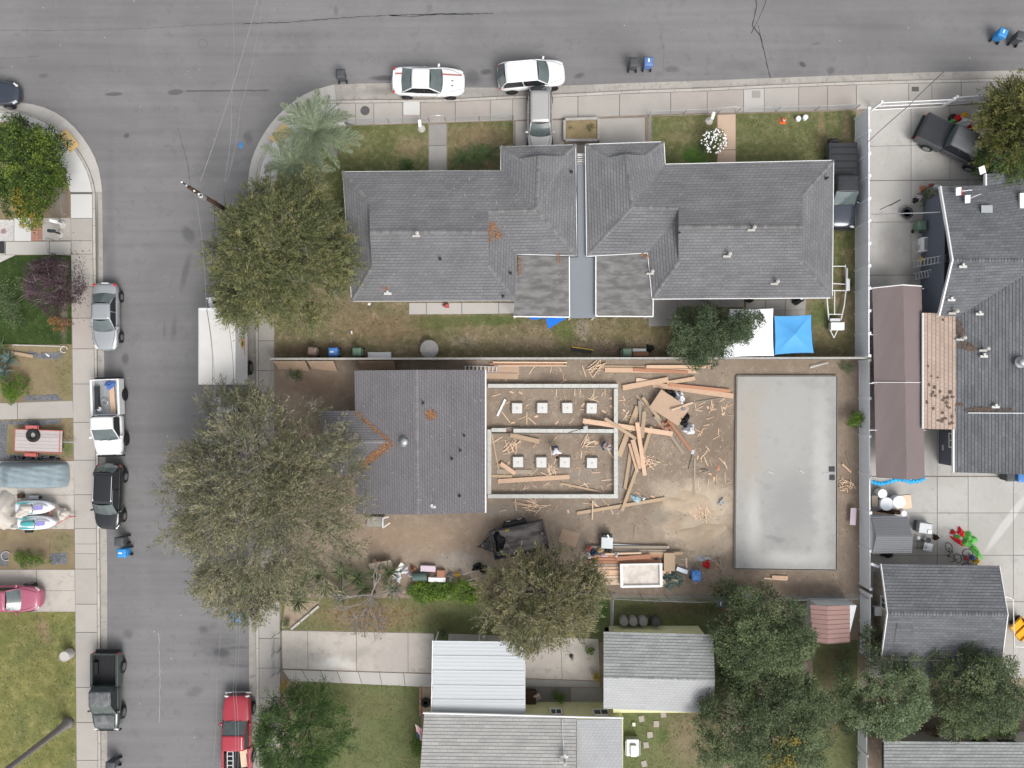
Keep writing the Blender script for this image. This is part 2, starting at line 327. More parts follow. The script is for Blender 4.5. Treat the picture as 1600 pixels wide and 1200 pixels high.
gmat('lawn_back', ((.215, .175, .105), (.165, .15, .078), (.27, .205, .14)), scales=(.45, 2.0, 20), var=.36, bump=.8, bscale=15,
  blobs=[(600, 510, 80, 26, 0, (.24, .17, .10), .75, .7, 2), (690, 505, 60, 14, 0, (.10, .125, .04), .7, .7), (770, 500, 60, 10, 0, (.09, .13, .035), .75, .6), (880, 520, 20, 30, 0, (.10, .14, .035), .65, .7), (910, 515, 14, 18, 0, (.30, .25, .195), .8, .6), (830, 535, 60, 16, 0, (.25, .19, .135), .6, .8),
   (960, 545, 70, 14, 0, (.24, .185, .14), .8, .7, 1.5), (480, 545, 70, 12, 0, (.16, .115, .075), .8, .7), (730, 535, 20, 12, 0, (.27, .23, .18), .6, .7), (650, 545, 30, 10, 0, (.28, .20, .15), .5, .8), (1285, 490, 30, 25, 0, (.075, .125, .03), .7, .7), (1290, 530, 40, 20, 0, (.14, .12, .06), .7, .7), (1010, 515, 60, 14, 0, (.19, .155, .075), .6, .8), (740, 515, 40, 6, 0, (.26, .2, .12), .4, .8)])
gmat('lawn_south', ((.125, .145, .062), (.155, .165, .075), (.108, .13, .055)), scales=(.4, 1.8, 20), var=.36, bump=.8, bscale=15,
  blobs=[(570, 960, 110, 28, 0, (.225, .175, .10), .85, .7, 2), (550, 1125, 14, 12, 0, (.21, .165, .12), .6, .8), (580, 1100, 50, 20, 0, (.17, .15, .075), .5, .9), (700, 970, 34, 18, 0, (.10, .12, .045), .7, .8), (940, 950, 14, 30, 0, (.05, .13, .02), .8, .7), (1090, 1150, 60, 60, 0, (.23, .185, .12), .85, .7, 2), (1035, 1150, 13, 14, 0, (.09, .125, .04), .8, .6), (1010, 1090, 26, 20, 0, (.15, .11, .075), .7, .8),
   (1060, 950, 90, 16, 0, (.12, .09, .06), .75, .8, 2), (1000, 950, 30, 8, 0, (.07, .09, .03), .6, .8), (1100, 952, 24, 9, 0, (.065, .09, .03), .6, .8), (1300, 1030, 30, 40, 0, (.13, .11, .06), .7, .8), (1300, 1100, 20, 60, 0, (.15, .11, .08), .7, .8)])
gmat('lawn_west', ((.20, .195, .068), (.16, .172, .06), (.235, .205, .085)), scales=(.35, 1.6, 20), var=.36, bump=.8, bscale=15,
  blobs=[(70, 985, 12, 26, 15, (.25, .17, .12), .65, .7, 1.5), (100, 1030, 14, 60, 0, (.13, .15, .05), .5, .9), (15, 980, 20, 26, 0, (.14, .155, .055), .5, .9), (60, 1180, 60, 20, 0, (.15, .16, .05), .5, .9), (100, 1120, 20, 14, 0, (.10, .12, .04), .6, .9)])
gmat('lawn_dark', ((.042, .07, .018), (.032, .055, .015), (.055, .08, .022)), scales=(.5, 2, 20), var=.36, bump=.8, bscale=15,
  blobs=[(100, 425, 12, 20, 0, (.16, .125, .11), .7, .8), (101, 480, 7, 60, 0, (.2, .16, .14), .7, .6)])
gmat('yard_dry', ((.26, .205, .13), (.22, .17, .10), (.19, .17, .085)), scales=(.5, 2.4, 18), var=.22, bump=.7, bscale=13,
  blobs=[(103, 590, 14, 45, 0, (.17, .165, .07), .6, .8, 1.5), (40, 855, 50, 14, 0, (.165, .125, .09), .7, .8, 1), (100, 845, 18, 18, 0, (.16, .15, .075), .7, .8), (108, 700, 10, 14, 0, (.11, .15, .045), .8, .7), (25, 690, 12, 24, 0, (.2, .18, .08), .5, .8), (90, 290, 20, 100, 0, (.20, .175, .155), .8, .8), (105, 320, 4, 60, 0, (.22, .13, .10), .6, .8)])
gmat('river_rock', ((.13, .135, .15), (.2, .205, .215), (.09, .09, .1)), scales=(6, 9, 40), var=.3, bump=1, bscale=10)
gmat('white_gravel', ((.55, .53, .51), (.45, .43, .42), (.6, .58, .56)), scales=(2, 9, 40), var=.25, bump=.6, bscale=20, blobs=[(7, 362, 6, 5, 0, (.2, .08, .07), .7, .6), (5, 330, 5, 6, 0, (.25, .17, .17), .7, .6)])
mat('brick_red', (.42, .22, .165), var=.15, scale=6, rough=.9, rnd=.12)
mat('shingle_grey', (.168, .169, .175), var=.19, scale=.45, rough=.92, tone=.16, spec=.2)
mat('shingle_mauve', (.165, .158, .167), var=.13, scale=.5, rough=.92, tone=.10, spec=.2)
mat('shingle_slate', (.142, .146, .156), var=.18, scale=.5, rough=.92, tone=.24, spec=.2)
mat('shingle_white', (.41, .415, .42), var=.07, scale=.7, rough=.9, tone=.07, spec=.2)
mat('shingle_worn', (.37, .365, .35), var=.14, scale=.7, rough=.9, tone=.16, spec=.2, stretch=(1, 3, 1))
mat('shingle_pale', (.31, .32, .315), var=.2, scale=1.2, rough=.9, tone=.2, spec=.2, stretch=(.5, 3, 1))
mat('shingle_tan', (.42, .325, .265), var=.1, scale=1, rough=.9, tone=.14, spec=.2)
mat('underlay', (.06, .058, .06), var=.1)
mat('underlay_pale', (.22, .22, .22), var=.1)
mat('underlay_tan', (.2, .15, .12), var=.1)
mat('cap_grey', (.17, .168, .167), var=.1, scale=2, rough=.9, tone=.2)
mat('cap_mauve', (.185, .178, .182), var=.1, scale=2, rough=.9, tone=.1)
mat('roll_roof', (.142, .137, .134), var=.22, scale=1.4, rough=.9, bump=.4, bscale=3, stretch=(.7, 1.8, 1), col2=(.19, .186, .182))
mat('bluegrey_roof', (.205, .225, .245), var=.05, scale=.4, rough=.55)
mat('stucco_grey', (.35, .35, .35), var=.05, bump=.2)
mat('stucco_blue', (.11, .125, .155), var=.06, scale=1, bump=.1, rough=.8)
mat('stucco_yellow', (.70, .69, .40), var=.05, scale=1, rough=.85)
mat('stucco_beige', (.42, .36, .29), var=.12, scale=2, rough=.85)
mat('stucco_tan', (.36, .30, .24), var=.05)
mat('white_paint', (.80, .80, .79), var=.03, scale=2, rough=.5)
mat('vinyl', (.76, .79, .82), var=.05, scale=1.2, rough=.55, stretch=(2, .4, 1))
mat('vinyl_white', (.80, .81, .83), var=.02, rough=.5)
mat('metal_sheet', (.47, .495, .51), var=.08, scale=.5, rough=.5, stretch=(.2, 2, 1))
mat('galv', (.42, .44, .45), var=.1, rough=.45, metal=.6)
mat('alum', (.62, .63, .64), var=.05, rough=.4, metal=.4)
mat('chrome', (.7, .7, .7), var=0, rough=.15, metal=1)
mat('black_plastic', (.02, .02, .022), var=.1, rough=.5)
mat('dark_metal', (.035, .037, .042), var=.15, rough=.45)
mat('rubber', (.022, .022, .023), var=.2, scale=6, rough=.85)
mat('rim', (.45, .46, .47), var=.05, rough=.3, metal=.8)
mat('rim_dark', (.03, .03, .032), var=.05, rough=.35, metal=.3)
mat('glass_auto', (.10, .125, .125), var=.35, scale=1.3, rough=.06, spec=.9, fine=.15)  # base colour lifted to stand in for sky reflected in the windshields
mat('glass_dark', (.018, .02, .024), var=.1, rough=.05, spec=.8)
mat('glass_house', (.09, .10, .11), var=.3, scale=4, rough=.1, spec=.8)
mat('paint_white', (.74, .745, .75), var=.04, rough=.25, coat=.8)
mat('paint_silver', (.37, .385, .40), var=.02, rough=.28, metal=.35, coat=.8)
mat('paint_grey', (.45, .44, .425), var=.03, rough=.3, metal=.3, coat=.6)
mat('paint_greendark', (.05, .065, .062), var=.03, rough=.25, metal=.3, coat=.9)
mat('paint_black', (.012, .013, .016), var=.03, rough=.18, coat=1)
mat('paint_fade', (.10, .105, .11), var=.22, scale=1.6, rough=.55, coat=.1, col2=(.16, .165, .17))
mat('paint_navy', (.045, .055, .075), var=.1, rough=.2, metal=.3, coat=1)
mat('paint_red', (.38, .035, .055), var=.05, rough=.25, coat=.8)
mat('paint_pinkred', (.38, .10, .16), var=.05, rough=.3, coat=.7)
mat('paint_jeep', (.060, .066, .072), var=.1, scale=3, rough=.4, coat=.4)
mat('paint_jeeptop', (.13, .135, .145), var=.2, scale=4, rough=.6, stretch=(.5, 3, 1))
mat('stripe_red', (.36, .13, .09), var=.05, rough=.4)
mat('lamp_red', (.5, .015, .02), var=0, rough=.2, coat=1)
mat('lamp_clear', (.65, .67, .68), var=.1, rough=.15, coat=1)
mat('amber', (.8, .3, .03), var=.1, rough=.4)
mat('interior', (.03, .03, .032), var=.2)
mat('cover_cloth', (.235, .29, .315), var=.09, scale=1.6, rough=.75, bump=.5, bscale=3)
mat('bin_black', (.075, .08, .085), var=.08, rough=.55)
mat('bin_blue', (.085, .235, .56), var=.05, rough=.5)
mat('bin_sky', (.045, .27, .62), var=.05, rough=.45)
mat('bin_navy', (.115, .20, .42), var=.06, rough=.5)
mat('bin_green', (.13, .20, .145), var=.06, rough=.5)
mat('bin_brown', (.22, .16, .13), var=.08, rough=.6)
mat('bin_teal', (.085, .13, .12), var=.06, rough=.5)
mat('bin_grey', (.28, .275, .26), var=.06, rough=.6)
mat('lid_print', (.7, .75, .8), var=.3, scale=30, rough=.6)
mat('wood_fresh', (.60, .41, .285), var=.2, scale=2.5, rough=.75, rnd=.12, stretch=(1, 6, 1))
mat('wood_pale', (.66, .50, .365), var=.16, scale=3, rough=.8, rnd=.15, stretch=(1, 6, 1))
mat('wood_tan', (.42, .31, .21), var=.12, scale=2.5, rough=.85, rnd=.12, stretch=(1, 6, 1))
mat('wood_old', (.30, .25, .20), var=.15, scale=2.5, rough=.9, rnd=.15, stretch=(1, 6, 1))
mat('wood_red', (.42, .21, .13), var=.14, scale=2.5, rough=.85, rnd=.18, stretch=(1, 6, 1))
mat('plywood', (.42, .30, .215), var=.08, scale=1.5, rough=.85, rnd=.08)
mat('pole_wood', (.06, .035, .022), var=.2, rough=.9)
mat('foundation', (.52, .515, .48), var=.16, scale=3, rough=.9, bump=.2, bscale=12)
mat('pier', (.62, .61, .58), var=.07, scale=3, rough=.9)
mat('form_wood', (.25, .22, .19), var=.2, scale=5)
mat('tarp_blue', (.02, .16, .62), var=.1, scale=2, rough=.45, bump=.3, bscale=4)
mat('canopy_blue', (.085, .34, .68), var=.03, scale=1.5, rough=.6)
mat('canopy_white', (.84, .85, .87), var=.02, rough=.6)
mat('canopy_brown', (.185, .148, .145), var=.05, scale=.6, rough=.7, bump=.2, bscale=2)
mat('tarp_cyan', (.02, .36, .70), var=.15, scale=5, rough=.4, bump=.8, bscale=8)
mat('shed_grey', (.175, .18, .19), var=.06, scale=.8, rough=.75)
mat('shed_brown', (.30, .185, .165), var=.06, scale=1.2, rough=.6)
mat('shed_white', (.6, .63, .64), var=.05, rough=.6)
mat('bark', (.17, .135, .105), var=.25, scale=4, rough=.95, bump=.8, bscale=14)
mat('bark_grey', (.30, .27, .25), var=.2, scale=4, rough=.95, bump=.5)
mat('bark_palm', (.23, .21, .20), var=.3, scale=9, rough=.95, bump=1, bscale=10)
mat('wire', (.03, .03, .032), var=0, rough=.6)
mat('wire_pale', (.24, .24, .25), var=0, rough=.6)
mat('fence_galv', (.30, .32, .325), var=.1, rough=.5, metal=.4)
mat('block_wall', (.40, .385, .36), var=.1, scale=3, rough=.9, rnd=.06)
mat('skin', (.32, .17, .11), var=.05, rough=.6)
mat('hair', (.012, .01, .009), var=.1, rough=.7)
mat('shirt_white', (.62, .64, .72), var=.1, scale=6, rough=.9, bump=.5, bscale=12)
mat('shirt_grey', (.36, .35, .37), var=.1, scale=6, rough=.9, bump=.5, bscale=12)
mat('jeans', (.04, .055, .09), var=.2, scale=8, rough=.9)
mat('trousers_dark', (.03, .03, .035), var=.2, scale=8, rough=.9)
mat('cloth_red', (.60, .022, .03), var=.12, scale=5, rough=.5, bump=.6, bscale=7)
mat('cloth_green', (.11, .42, .075), var=.12, scale=5, rough=.5, bump=.6, bscale=7)
mat('cloth_white', (.78, .79, .82), var=.08, scale=5, rough=.5, bump=.6, bscale=7)
mat('cloth_yellow', (.80, .48, .04), var=.08, scale=5, rough=.5, bump=.6, bscale=7)
mat('slide_yellow', (.82, .40, .015), var=.03, rough=.35)
mat('bag_black', (.02, .022, .025), var=.2, scale=5, rough=.35, bump=1, bscale=8)
mat('canvas', (.52, .48, .43), var=.08, scale=2, rough=.9, bump=.6, bscale=5)
mat('ski_white', (.74, .75, .79), var=.04, rough=.35)
mat('ski_purple', (.26, .24, .55), var=.2, scale=9, rough=.4)
mat('ski_teal', (.08, .34, .34), var=.15, scale=6, rough=.5)
mat('fender_red', (.45, .12, .11), var=.15, scale=6, rough=.6)
mat('deck_grey', (.44, .40, .39), var=.12, scale=3, rough=.9, rnd=.08, stretch=(1, 6, 1))
mat('terracotta', (.42, .16, .09), var=.1, rough=.8)
mat('orange_plastic', (.75, .13, .035), var=.05, rough=.5)
mat('litter', (.34, .175, .085), var=.3, scale=8, rough=.95, tone=.5)
mat('petal', (.85, .85, .84), var=0, rough=.7)
mat('blue_cloth', (.10, .19, .50), var=.2, scale=6, rough=.8, bump=.6)
mat('pink_panel', (.60, .49, .56), var=.04, rough=.7)
mat('beige_panel', (.56, .50, .44), var=.1, scale=2, rough=.85, col2=(.62, .57, .52))
mat('yellow_pad', (.64, .45, .20), var=.06, scale=6, rough=.8)
mat('iron_cover', (.10, .095, .095), var=.2, scale=6, rough=.7)
mat('mound', (.33, .26, .19), var=.2, scale=3, rough=.95)
folmat('leaf_olive', (.058, .078, .03), (.15, .17, .07), (.32, .29, .13))
folmat('leaf_greyolive', (.07, .082, .042), (.185, .19, .105), (.42, .37, .235))
folmat('leaf_brownolive', (.065, .075, .034), (.175, .175, .085), (.35, .30, .16))
folmat('leaf_dark', (.03, .05, .022), (.08, .115, .055), (.17, .21, .11))
folmat('leaf_deep', (.036, .058, .026), (.10, .14, .062), (.23, .275, .12))
folmat('leaf_mid', (.05, .085, .04), (.14, .195, .09), (.29, .34, .18))
folmat('leaf_pine', (.022, .05, .014), (.05, .105, .026), (.15, .235, .055))
folmat('leaf_ficus', (.02, .04, .01), (.055, .10, .02), (.26, .33, .05))
folmat('leaf_gold', (.30, .20, .02), (.34, .26, .04), (.50, .34, .05))
folmat('leaf_purple', (.03, .013, .018), (.085, .05, .062), (.18, .12, .135))
folmat('leaf_fern', (.035, .055, .015), (.13, .14, .035), (.30, .27, .09))
folmat('leaf_hedge', (.03, .07, .012), (.10, .19, .02), (.24, .34, .05))
folmat('leaf_palm', (.10, .14, .075), (.20, .25, .155), (.38, .42, .29))
folmat('leaf_sago', (.03, .065, .02), (.07, .12, .04), (.14, .19, .07))
folmat('leaf_yucca', (.05, .09, .04), (.12, .17, .08), (.28, .29, .13))
folmat('leaf_agave', (.06, .11, .10), (.12, .18, .16), (.2, .26, .22))
folmat('leaf_dead', (.14, .07, .035), (.28, .14, .06), (.42, .22, .10))
folmat('blade_green', (.06, .085, .022), (.14, .15, .055), (.32, .27, .15), .15)
# ============================================================ GROUND, ROADS, PAVEMENTS
MB().add([(-300, -300, -.03), (300, -300, -.03), (300, 300, -.03), (-300, 300, -.03)], [(0, 1, 2, 3)]).build('ground', 'soil', kind='structure')
ZR = 0.0
road = MB()
def gx(px): return (px-800)/S
road.add([(-150, 60, 0), (-150, 18, 0), (gx(40), 18, 0), (gx(40), 10, 0), (gx(140), 10, 0), (gx(140), -150, 0), (gx(400), -150, 0), (gx(400), 10, 0), (gx(540), 10, 0), (gx(540), 19.5, 0), (150, 19.5, 0), (150, 60, 0)], [tuple(range(12))])
road = road.build('road', 'asphalt', kind='structure')
def ribbon(name, pts, wd, z, m, parent=None, jit=0):
 mb = MB(); P = [Vector(G(*p)) for p in pts]; rr = random.Random(len(pts)*7+int(pts[0][0]))
 Q = []
 for i in range(len(P)-1):
  k = max(1, int((P[i+1]-P[i]).length/.25)) if jit else 1
  for t in range(k): Q.append(P[i].lerp(P[i+1], t/k)+Vector((rr.uniform(-jit, jit), rr.uniform(-jit, jit))))
 Q.append(P[-1]); vs = []
 for i, p in enumerate(Q):
  d = (Q[min(i+1, len(Q)-1)]-Q[max(i-1, 0)]).normalized(); n = Vector((-d.y, d.x)); q = wd/2*(rr.uniform(.5, 1.4) if jit else 1)
  vs += [(*(p+n*q), z), (*(p-n*q), z)]
 mb.add(vs, [(2*i+1, 2*i+3, 2*i+2, 2*i) for i in range(len(Q)-1)])
 return mb.build(name, m, parent)
mat('crack_tar', (.06, .06, .062), var=.15)
mat('crack_soft', (.10, .10, .103), var=.15)
for pts, wd, m in [([(380, 37), (450, 35), (520, 29), (600, 24), (690, 22), (770, 21)], .055, 'crack_tar'), ([(610, 24), (640, 26), (680, 22), (740, 22)], .1, 'crack_soft'),
     ([(1180, -20), (1182, 10), (1176, 40), (1188, 55), (1194, 80), (1200, 110), (1204, 122)], .07, 'crack_tar'), ([(1197, 0), (1190, 20), (1177, 45), (1174, 52)], .05, 'crack_tar'), ([(1184, 40), (1190, 62), (1192, 68)], .05, 'crack_tar'),
     ([(0, 48), (140, 47), (230, 44), (330, 38), (400, 36)], .03, 'crack_soft'), ([(290, 142), (340, 142), (420, 141)], .09, 'crack_soft'), ([(1032, 55), (1038, 80), (1036, 118)], .02, 'crack_soft'),
     ([(0, 92), (60, 88)], .03, 'crack_soft'), ([(248, 990), (250, 1060), (249, 1130)], .03, 'concrete_walk'),
     ([(278, 200), (292, 250), (300, 300)], .05, 'crack_soft'),]:
 ribbon('road_crack', pts, wd, .004, m, road, .03)
ring = MB(); c = G(317, 68)
for k in range(28):
 a, b_ = 2*math.pi*k/28, 2*math.pi*(k+.8)/28
 ring.add([(c[0]+r*math.cos(t), c[1]+r*math.sin(t), .004) for r, t in ((.30, a), (.33, a), (.33, b_), (.30, b_))], [(0, 1, 2, 3)])
ring.build('manhole_ring', 'crack_soft', road)
bits = MB()
for _ in range(110):
 x, y = random.choice([(random.uniform(0, 1600), random.uniform(0, 125)), (random.uniform(172, 380), random.uniform(130, 1200))])
 p = G(x, y); s_ = random.choice([.012, .015, .02, .035]); a = random.random()*3
 bits.box((*p, .01), (s_*2, s_, .012), a)
bits.build('litter', 'concrete_white', kind='stuff', label='small pale scraps of litter strewn over the asphalt road')
ZL = .10
def smooth(A, n=4):
 out = []
 for i in range(len(A)-1):
  p0, p1, p2, p3 = A[max(i-1, 0)], A[i], A[i+1], A[min(i+2, len(A)-1)]
  for k in range(n):
   t = k/n; out.append(tuple(.5*(2*p1[j]+(p2[j]-p0[j])*t+(2*p0[j]-5*p1[j]+4*p2[j]-p3[j])*t*t+(3*p1[j]-p0[j]-3*p2[j]+p3[j])*t*t*t) for j in (0, 1)))
 return out+[A[-1]]
curveC = [(390, 1230), (389, 980), (388, 700), (387, 480), (387, 300), (390, 262), (400, 232), (418, 200), (445, 170), (480, 145), (522, 132)]
topG = [(522, 132), (612, 128.5), (730, 137), (775, 137), (902, 133), (1000, 129), (1100, 126), (1200, 122), (1335, 117), (1445, 113), (1640, 109)]
curbC = [(401, 1230), (400, 980), (400, 700), (399, 480), (399, 300), (402, 265), (412, 238), (430, 209), (456, 181), (490, 161), (525, 157)]
topK = [(525, 157), (700, 155), (800, 150), (902, 146), (1000, 141), (1100, 138), (1200, 133), (1335, 128), (1450, 125), (1640, 122)]
walkC = [(438, 1230), (438, 980), (428, 700), (428, 560), (430, 300), (436, 262), (460, 233), (496, 208), (540, 196)]
curveC = curveC[:4]+smooth(curveC[4:]); curbC = curbC[:4]+smooth(curbC[4:]); walkC = walkC[:4]+smooth(walkC[4:])
topW = [(540, 196), (700, 191), (800, 188), (902, 184), (1050, 178), (1200, 175), (1350, 171), (1450, 163), (1640, 158)]
sheet('yard_ground', curbC+topK[1:]+[(1700, 122), (1900, 122), (1900, 3000), (401, 3000)], ZL, 'soil', skirt=.14)
gut = sheet('gutter', curveC+topG[1:]+topK[::-1]+curbC[::-1][1:], .004, 'joint')
def gutter_slabs(A, B, n, par, m='gutter'):
 a, b_ = polyres(A, n), polyres(B, n)
 for i in range(n):
  P = [G(*q) for q in (a[i], a[i+1], b_[i+1], b_[i])]; c = (sum(p[0] for p in P)/4, sum(p[1] for p in P)/4)
  P = [(p[0]+(c[0]-p[0])*.004, p[1]+(c[1]-p[1])*.02) if abs(P[0][0]-P[1][0]) > abs(P[0][1]-P[1][1]) else (p[0]+(c[0]-p[0])*.02, p[1]+(c[1]-p[1])*.004) for p in P]
  MB().prism(P, -.02, .022).build('gutter_slab', m, par)
gutter_slabs(topG, topK, 22, gut); gutter_slabs(curveC[4:], curbC[4:], 14, gut, 'concrete_pale'); gutter_slabs(curveC[:5], curbC[:5], 18, gut)
def off(A, d):
 out = []
 for i, p in enumerate(A):
  a, b_ = A[max(i-1, 0)], A[min(i+1, len(A)-1)]; dx, dy = b_[0]-a[0], b_[1]-a[1]; l = math.hypot(dx, dy)
  out.append((p[0]-dy/l*d, p[1]+dx/l*d))
 return out
curb = sheet('curb', topK+off(topK, 4)[::-1], .135, 'joint', skirt=.1)
strip_slabs(curb, topK, off(topK, 4), 40, .150, 'curb', 'curb_stone', gap=.008)
curb2 = sheet('curb', curbC+off(curbC, 4)[::-1], .135, 'joint', skirt=.1)
strip_slabs(curb2, curbC[4:], off(curbC, 4)[4:], 10, .150, 'curb', 'curb_stone', gap=.008)
strip_slabs(curb2, curbC[:5], off(curbC[:5], 4), 30, .150, 'curb', 'curb_stone', gap=.008)
side = sheet('sidewalk', off(topK, 4.5)+topW[::-1], .125, 'joint')
sm = {}
for i in range(24):
 sm[i] = 'concrete_walk' if i not in (3, 4, 11, 12, 13, 14, 15) else 'concrete_pink'
kk = off(topK, 4.5)
def topslabs(x0, x1, m, n, z=.145):
 def at(A, x):
  for i in range(len(A)-1):
   if A[i][0] <= x <= A[i+1][0] or i == len(A)-2: return lerp2(A[i], A[i+1], (x-A[i][0])/(A[i+1][0]-A[i][0]))
 for i in range(n):
  a, b_ = x0+(x1-x0)*i/n, x0+(x1-x0)*(i+1)/n
  slabquad(side, [at(kk, a), at(kk, b_), at(topW, b_), at(topW, a)], z, m)
for x0, x1, m, n in [(527, 584, 'concrete_walk', 2), (584, 629, 'concrete_walk', 1), (629, 657, 'concrete_pink', 1), (657, 766, 'concrete_pink', 2), (766, 836, 'concrete_walk', 2), (836, 903, 'concrete_walk', 1), (903, 968, 'concrete_walk', 1),
      (968, 1048, 'concrete_walk', 1), (1048, 1162, 'concrete_pink', 2), (1162, 1194, 'concrete_peach' if 0 else 'concrete_pale', 1), (1194, 1248, 'concrete_walk', 1), (1248, 1338, 'concrete_pink', 2), (1338, 1420, 'concrete_walk', 1), (1420, 1456, 'concrete_walk', 1), (1456, 1548, 'concrete_walk', 2), (1548, 1640, 'concrete_walk', 2)]:
 topslabs(x0, x1, m, n)
slabquad(side, [(630, 158), (656, 158), (656, 180), (630, 180)], .152, 'concrete_white')
side2 = sheet('sidewalk', off(curbC, 4.5)+walkC[::-1], .125, 'joint')
strip_slabs(side2, off(curbC, 4.5)[4:], walkC[4:], 14, .145, 'concrete_white', gap=.004)
strip_slabs(side2, off(curbC, 4.5)[:5], walkC[:5], 20, .145, 'concrete_walk')
curveL = [(-60, 160), (0, 160), (40, 161), (75, 170), (105, 188), (130, 215), (148, 245), (156, 270), (160, 300), (162, 480), (165, 700), (168, 900), (168, 1000), (168, 1240)]
curbL = [(-60, 172), (0, 172), (25, 173), (60, 182), (90, 200), (116, 227), (134, 255), (144, 280), (148, 300), (150, 480), (153, 700), (155.5, 900), (156, 1000), (157, 1240)]
walkL = [(-60, 190), (0, 190), (20, 194), (55, 217), (85, 240), (100, 265), (107, 290), (110, 300), (112, 480), (115, 700), (117, 900), (118, 1000), (120, 1240)]
NL = 28
curveL = smooth(curveL[:9])[:-1]+curveL[8:]; curbL = smooth(curbL[:9])[:-1]+curbL[8:]; walkL = smooth(walkL[:8])[:-1]+walkL[7:]
sheet('yard_ground', curbL[::-1]+[(-300, 172), (-300, 1240)], ZL, 'yard_dry', skirt=.14)
gutL = sheet('gutter', curveL+curbL[::-1], .004, 'joint')
gutter_slabs(curveL[:33], curbL[:33], 16, gutL, 'concrete_pale'); gutter_slabs(curveL[32:], curbL[32:], 22, gutL)
cuL = sheet('curb', off(curbL, 3.5)+curbL[::-1], .135, 'joint', skirt=.1)
strip_slabs(cuL, off(curbL, 3.5)[:33], curbL[:33], 20, .15, 'curb', 'curb_stone', gap=.008)
strip_slabs(cuL, off(curbL, 3.5)[32:], curbL[32:], 36, .15, 'curb', 'curb_stone', gap=.008)
sdL = sheet('sidewalk', off(curbL, 4)+walkL[::-1], .125, 'joint')
ra, rb = off(curbL, 4), walkL
strip_slabs(sdL, ra[:33], rb[:29], 16, .145, 'concrete_white', gap=.004)
def vslabs(ys, mats_):
 def at(A, y):
  for i in range(26, len(A)-1):
   if A[i][1] <= y <= A[i+1][1] or i == len(A)-2: return lerp2(A[i], A[i+1], (y-A[i][1])/(A[i+1][1]-A[i][1]))
 for i in range(len(ys)-1):
  a, b_ = ys[i], ys[i+1]
  slabquad(sdL, [at(rb, a), at(ra, a), at(ra, b_), at(rb, b_)], .145, mats_.get(i, 'concrete_walk'))
vslabs([303, 341, 376, 397, 448, 497, 545, 600, 660, 719, 773, 826, 850, 865, 889, 944, 988, 1074, 1129, 1188, 1240], {0: 'concrete_white', 4: 'concrete_pink', 5: 'concrete_pink'})
for nm, q in (('left', [(90, 211), (104, 202), (124, 226), (110, 240)]), ('right', [(443, 192), (458, 206), (437, 225), (420, 216)])):
 mb = MB(); P = [Vector(G(*a, .15)) for a in q]
 mb.prism([tuple(p) for p in P], .145, .153)
 for i in range(10):
  for j in range(10):
   u, v = (i+.5)/10, (j+.5)/10
   p = P[0].lerp(P[1], u).lerp(P[3].lerp(P[2], u), v); mb.box((p.x, p.y, .156), (.04, .04, .008))
 mb.build('tactile_pad', 'yellow_pad', sdL if nm == 'left' else side2)
MB().lathe((*G(571, 174), .15), [(0.33, 0), (.33, .006), (.3, .008), (.28, .004), (0.01, .006)], 24).build('manhole_cover', 'iron_cover', side)
for q, m in (((1423, 137, 1434, 144), 'iron_cover'), ((1174, 143, 1187, 154), 'concrete_grey')):
 MB().prism([G(q[0], q[1]), G(q[2], q[1]), G(q[2], q[3]), G(q[0], q[3])], .147, .156).build('utility_cover', m, side)
# ---- lawns and beds (4 mm steps)
L1 = .106
sheet('lawn', [(428, 300), (436, 262), (460, 233), (496, 208), (540, 197), (669, 193), (669, 300), (560, 330), (428, 420)], L1, 'lawn_front')
sheet('lawn', [(699, 192), (802, 189), (802, 300), (699, 300)], L1, 'lawn_front')
sheet('lawn', [(1016, 182), (1120, 179), (1120, 300), (1016, 300)], L1, 'lawn_front')
sheet('lawn', [(1150, 178), (1338, 173), (1338, 560), (1290, 560), (1290, 300), (1150, 300)], L1, 'lawn_front')
sheet('lawn', [(430, 440), (805, 440), (1040, 440), (1290, 440), (1337, 440), (1337, 560), (430, 560)], L1+.002, 'lawn_back')
sheet('lawn', [(440, 935), (941, 935), (953, 930), (953, 992), (941, 1004), (680, 1000), (660, 988), (438, 984)], L1, 'lawn_south')
sheet('lawn', [(472, 1064), (650, 1066), (658, 1074), (658, 1240), (472, 1240)], L1, 'lawn_south')
sheet('lawn', [(960, 934), (1128, 934), (1128, 1240), (930, 1240), (930, 1100), (945, 1090), (945, 980), (958, 980)], L1, 'lawn_south')
sheet('lawn', [(1270, 1000), (1340, 1000), (1340, 1240), (1270, 1240)], L1, 'lawn_south')
sheet('lawn', [(-60, 957), (118, 956), (119, 1240), (-60, 1240)], L1, 'lawn_west')
sheet('lawn', [(-60, 420), (0, 410), (24, 399), (90, 398), (111, 400), (112, 538), (-60, 538)], L1, 'lawn_dark')
sheet('dry_bed', [(-60, 540), (113, 540), (114, 626), (-60, 632)], L1, 'yard_dry')
sheet('dry_bed', [(-60, 656), (115, 654), (116, 719), (-60, 719)], L1, 'yard_dry')
sheet('dry_bed', [(-60, 828), (116, 828), (116, 889), (-60, 889)], L1, 'yard_dry')
for q in ([(40, 618), (60, 621), (75, 616), (88, 616), (98, 625), (35, 627)], [(-20, 662), (50, 656), (96, 655), (94, 661), (70, 664), (45, 664), (12, 663), (10, 710), (90, 712), (96, 719), (-20, 720)], [(16, 712), (90, 712), (95, 718), (16, 719)], [(45, 547), (70, 555), (95, 550), (98, 556), (86, 561), (66, 561), (45, 556)], [(78, 865), (104, 863), (106, 880), (80, 882)], [(0, 862), (12, 862), (12, 884), (0, 884)]):
 sheet('river_rock', q, L1+.004, 'river_rock', kind='stuff')
rk = MB()
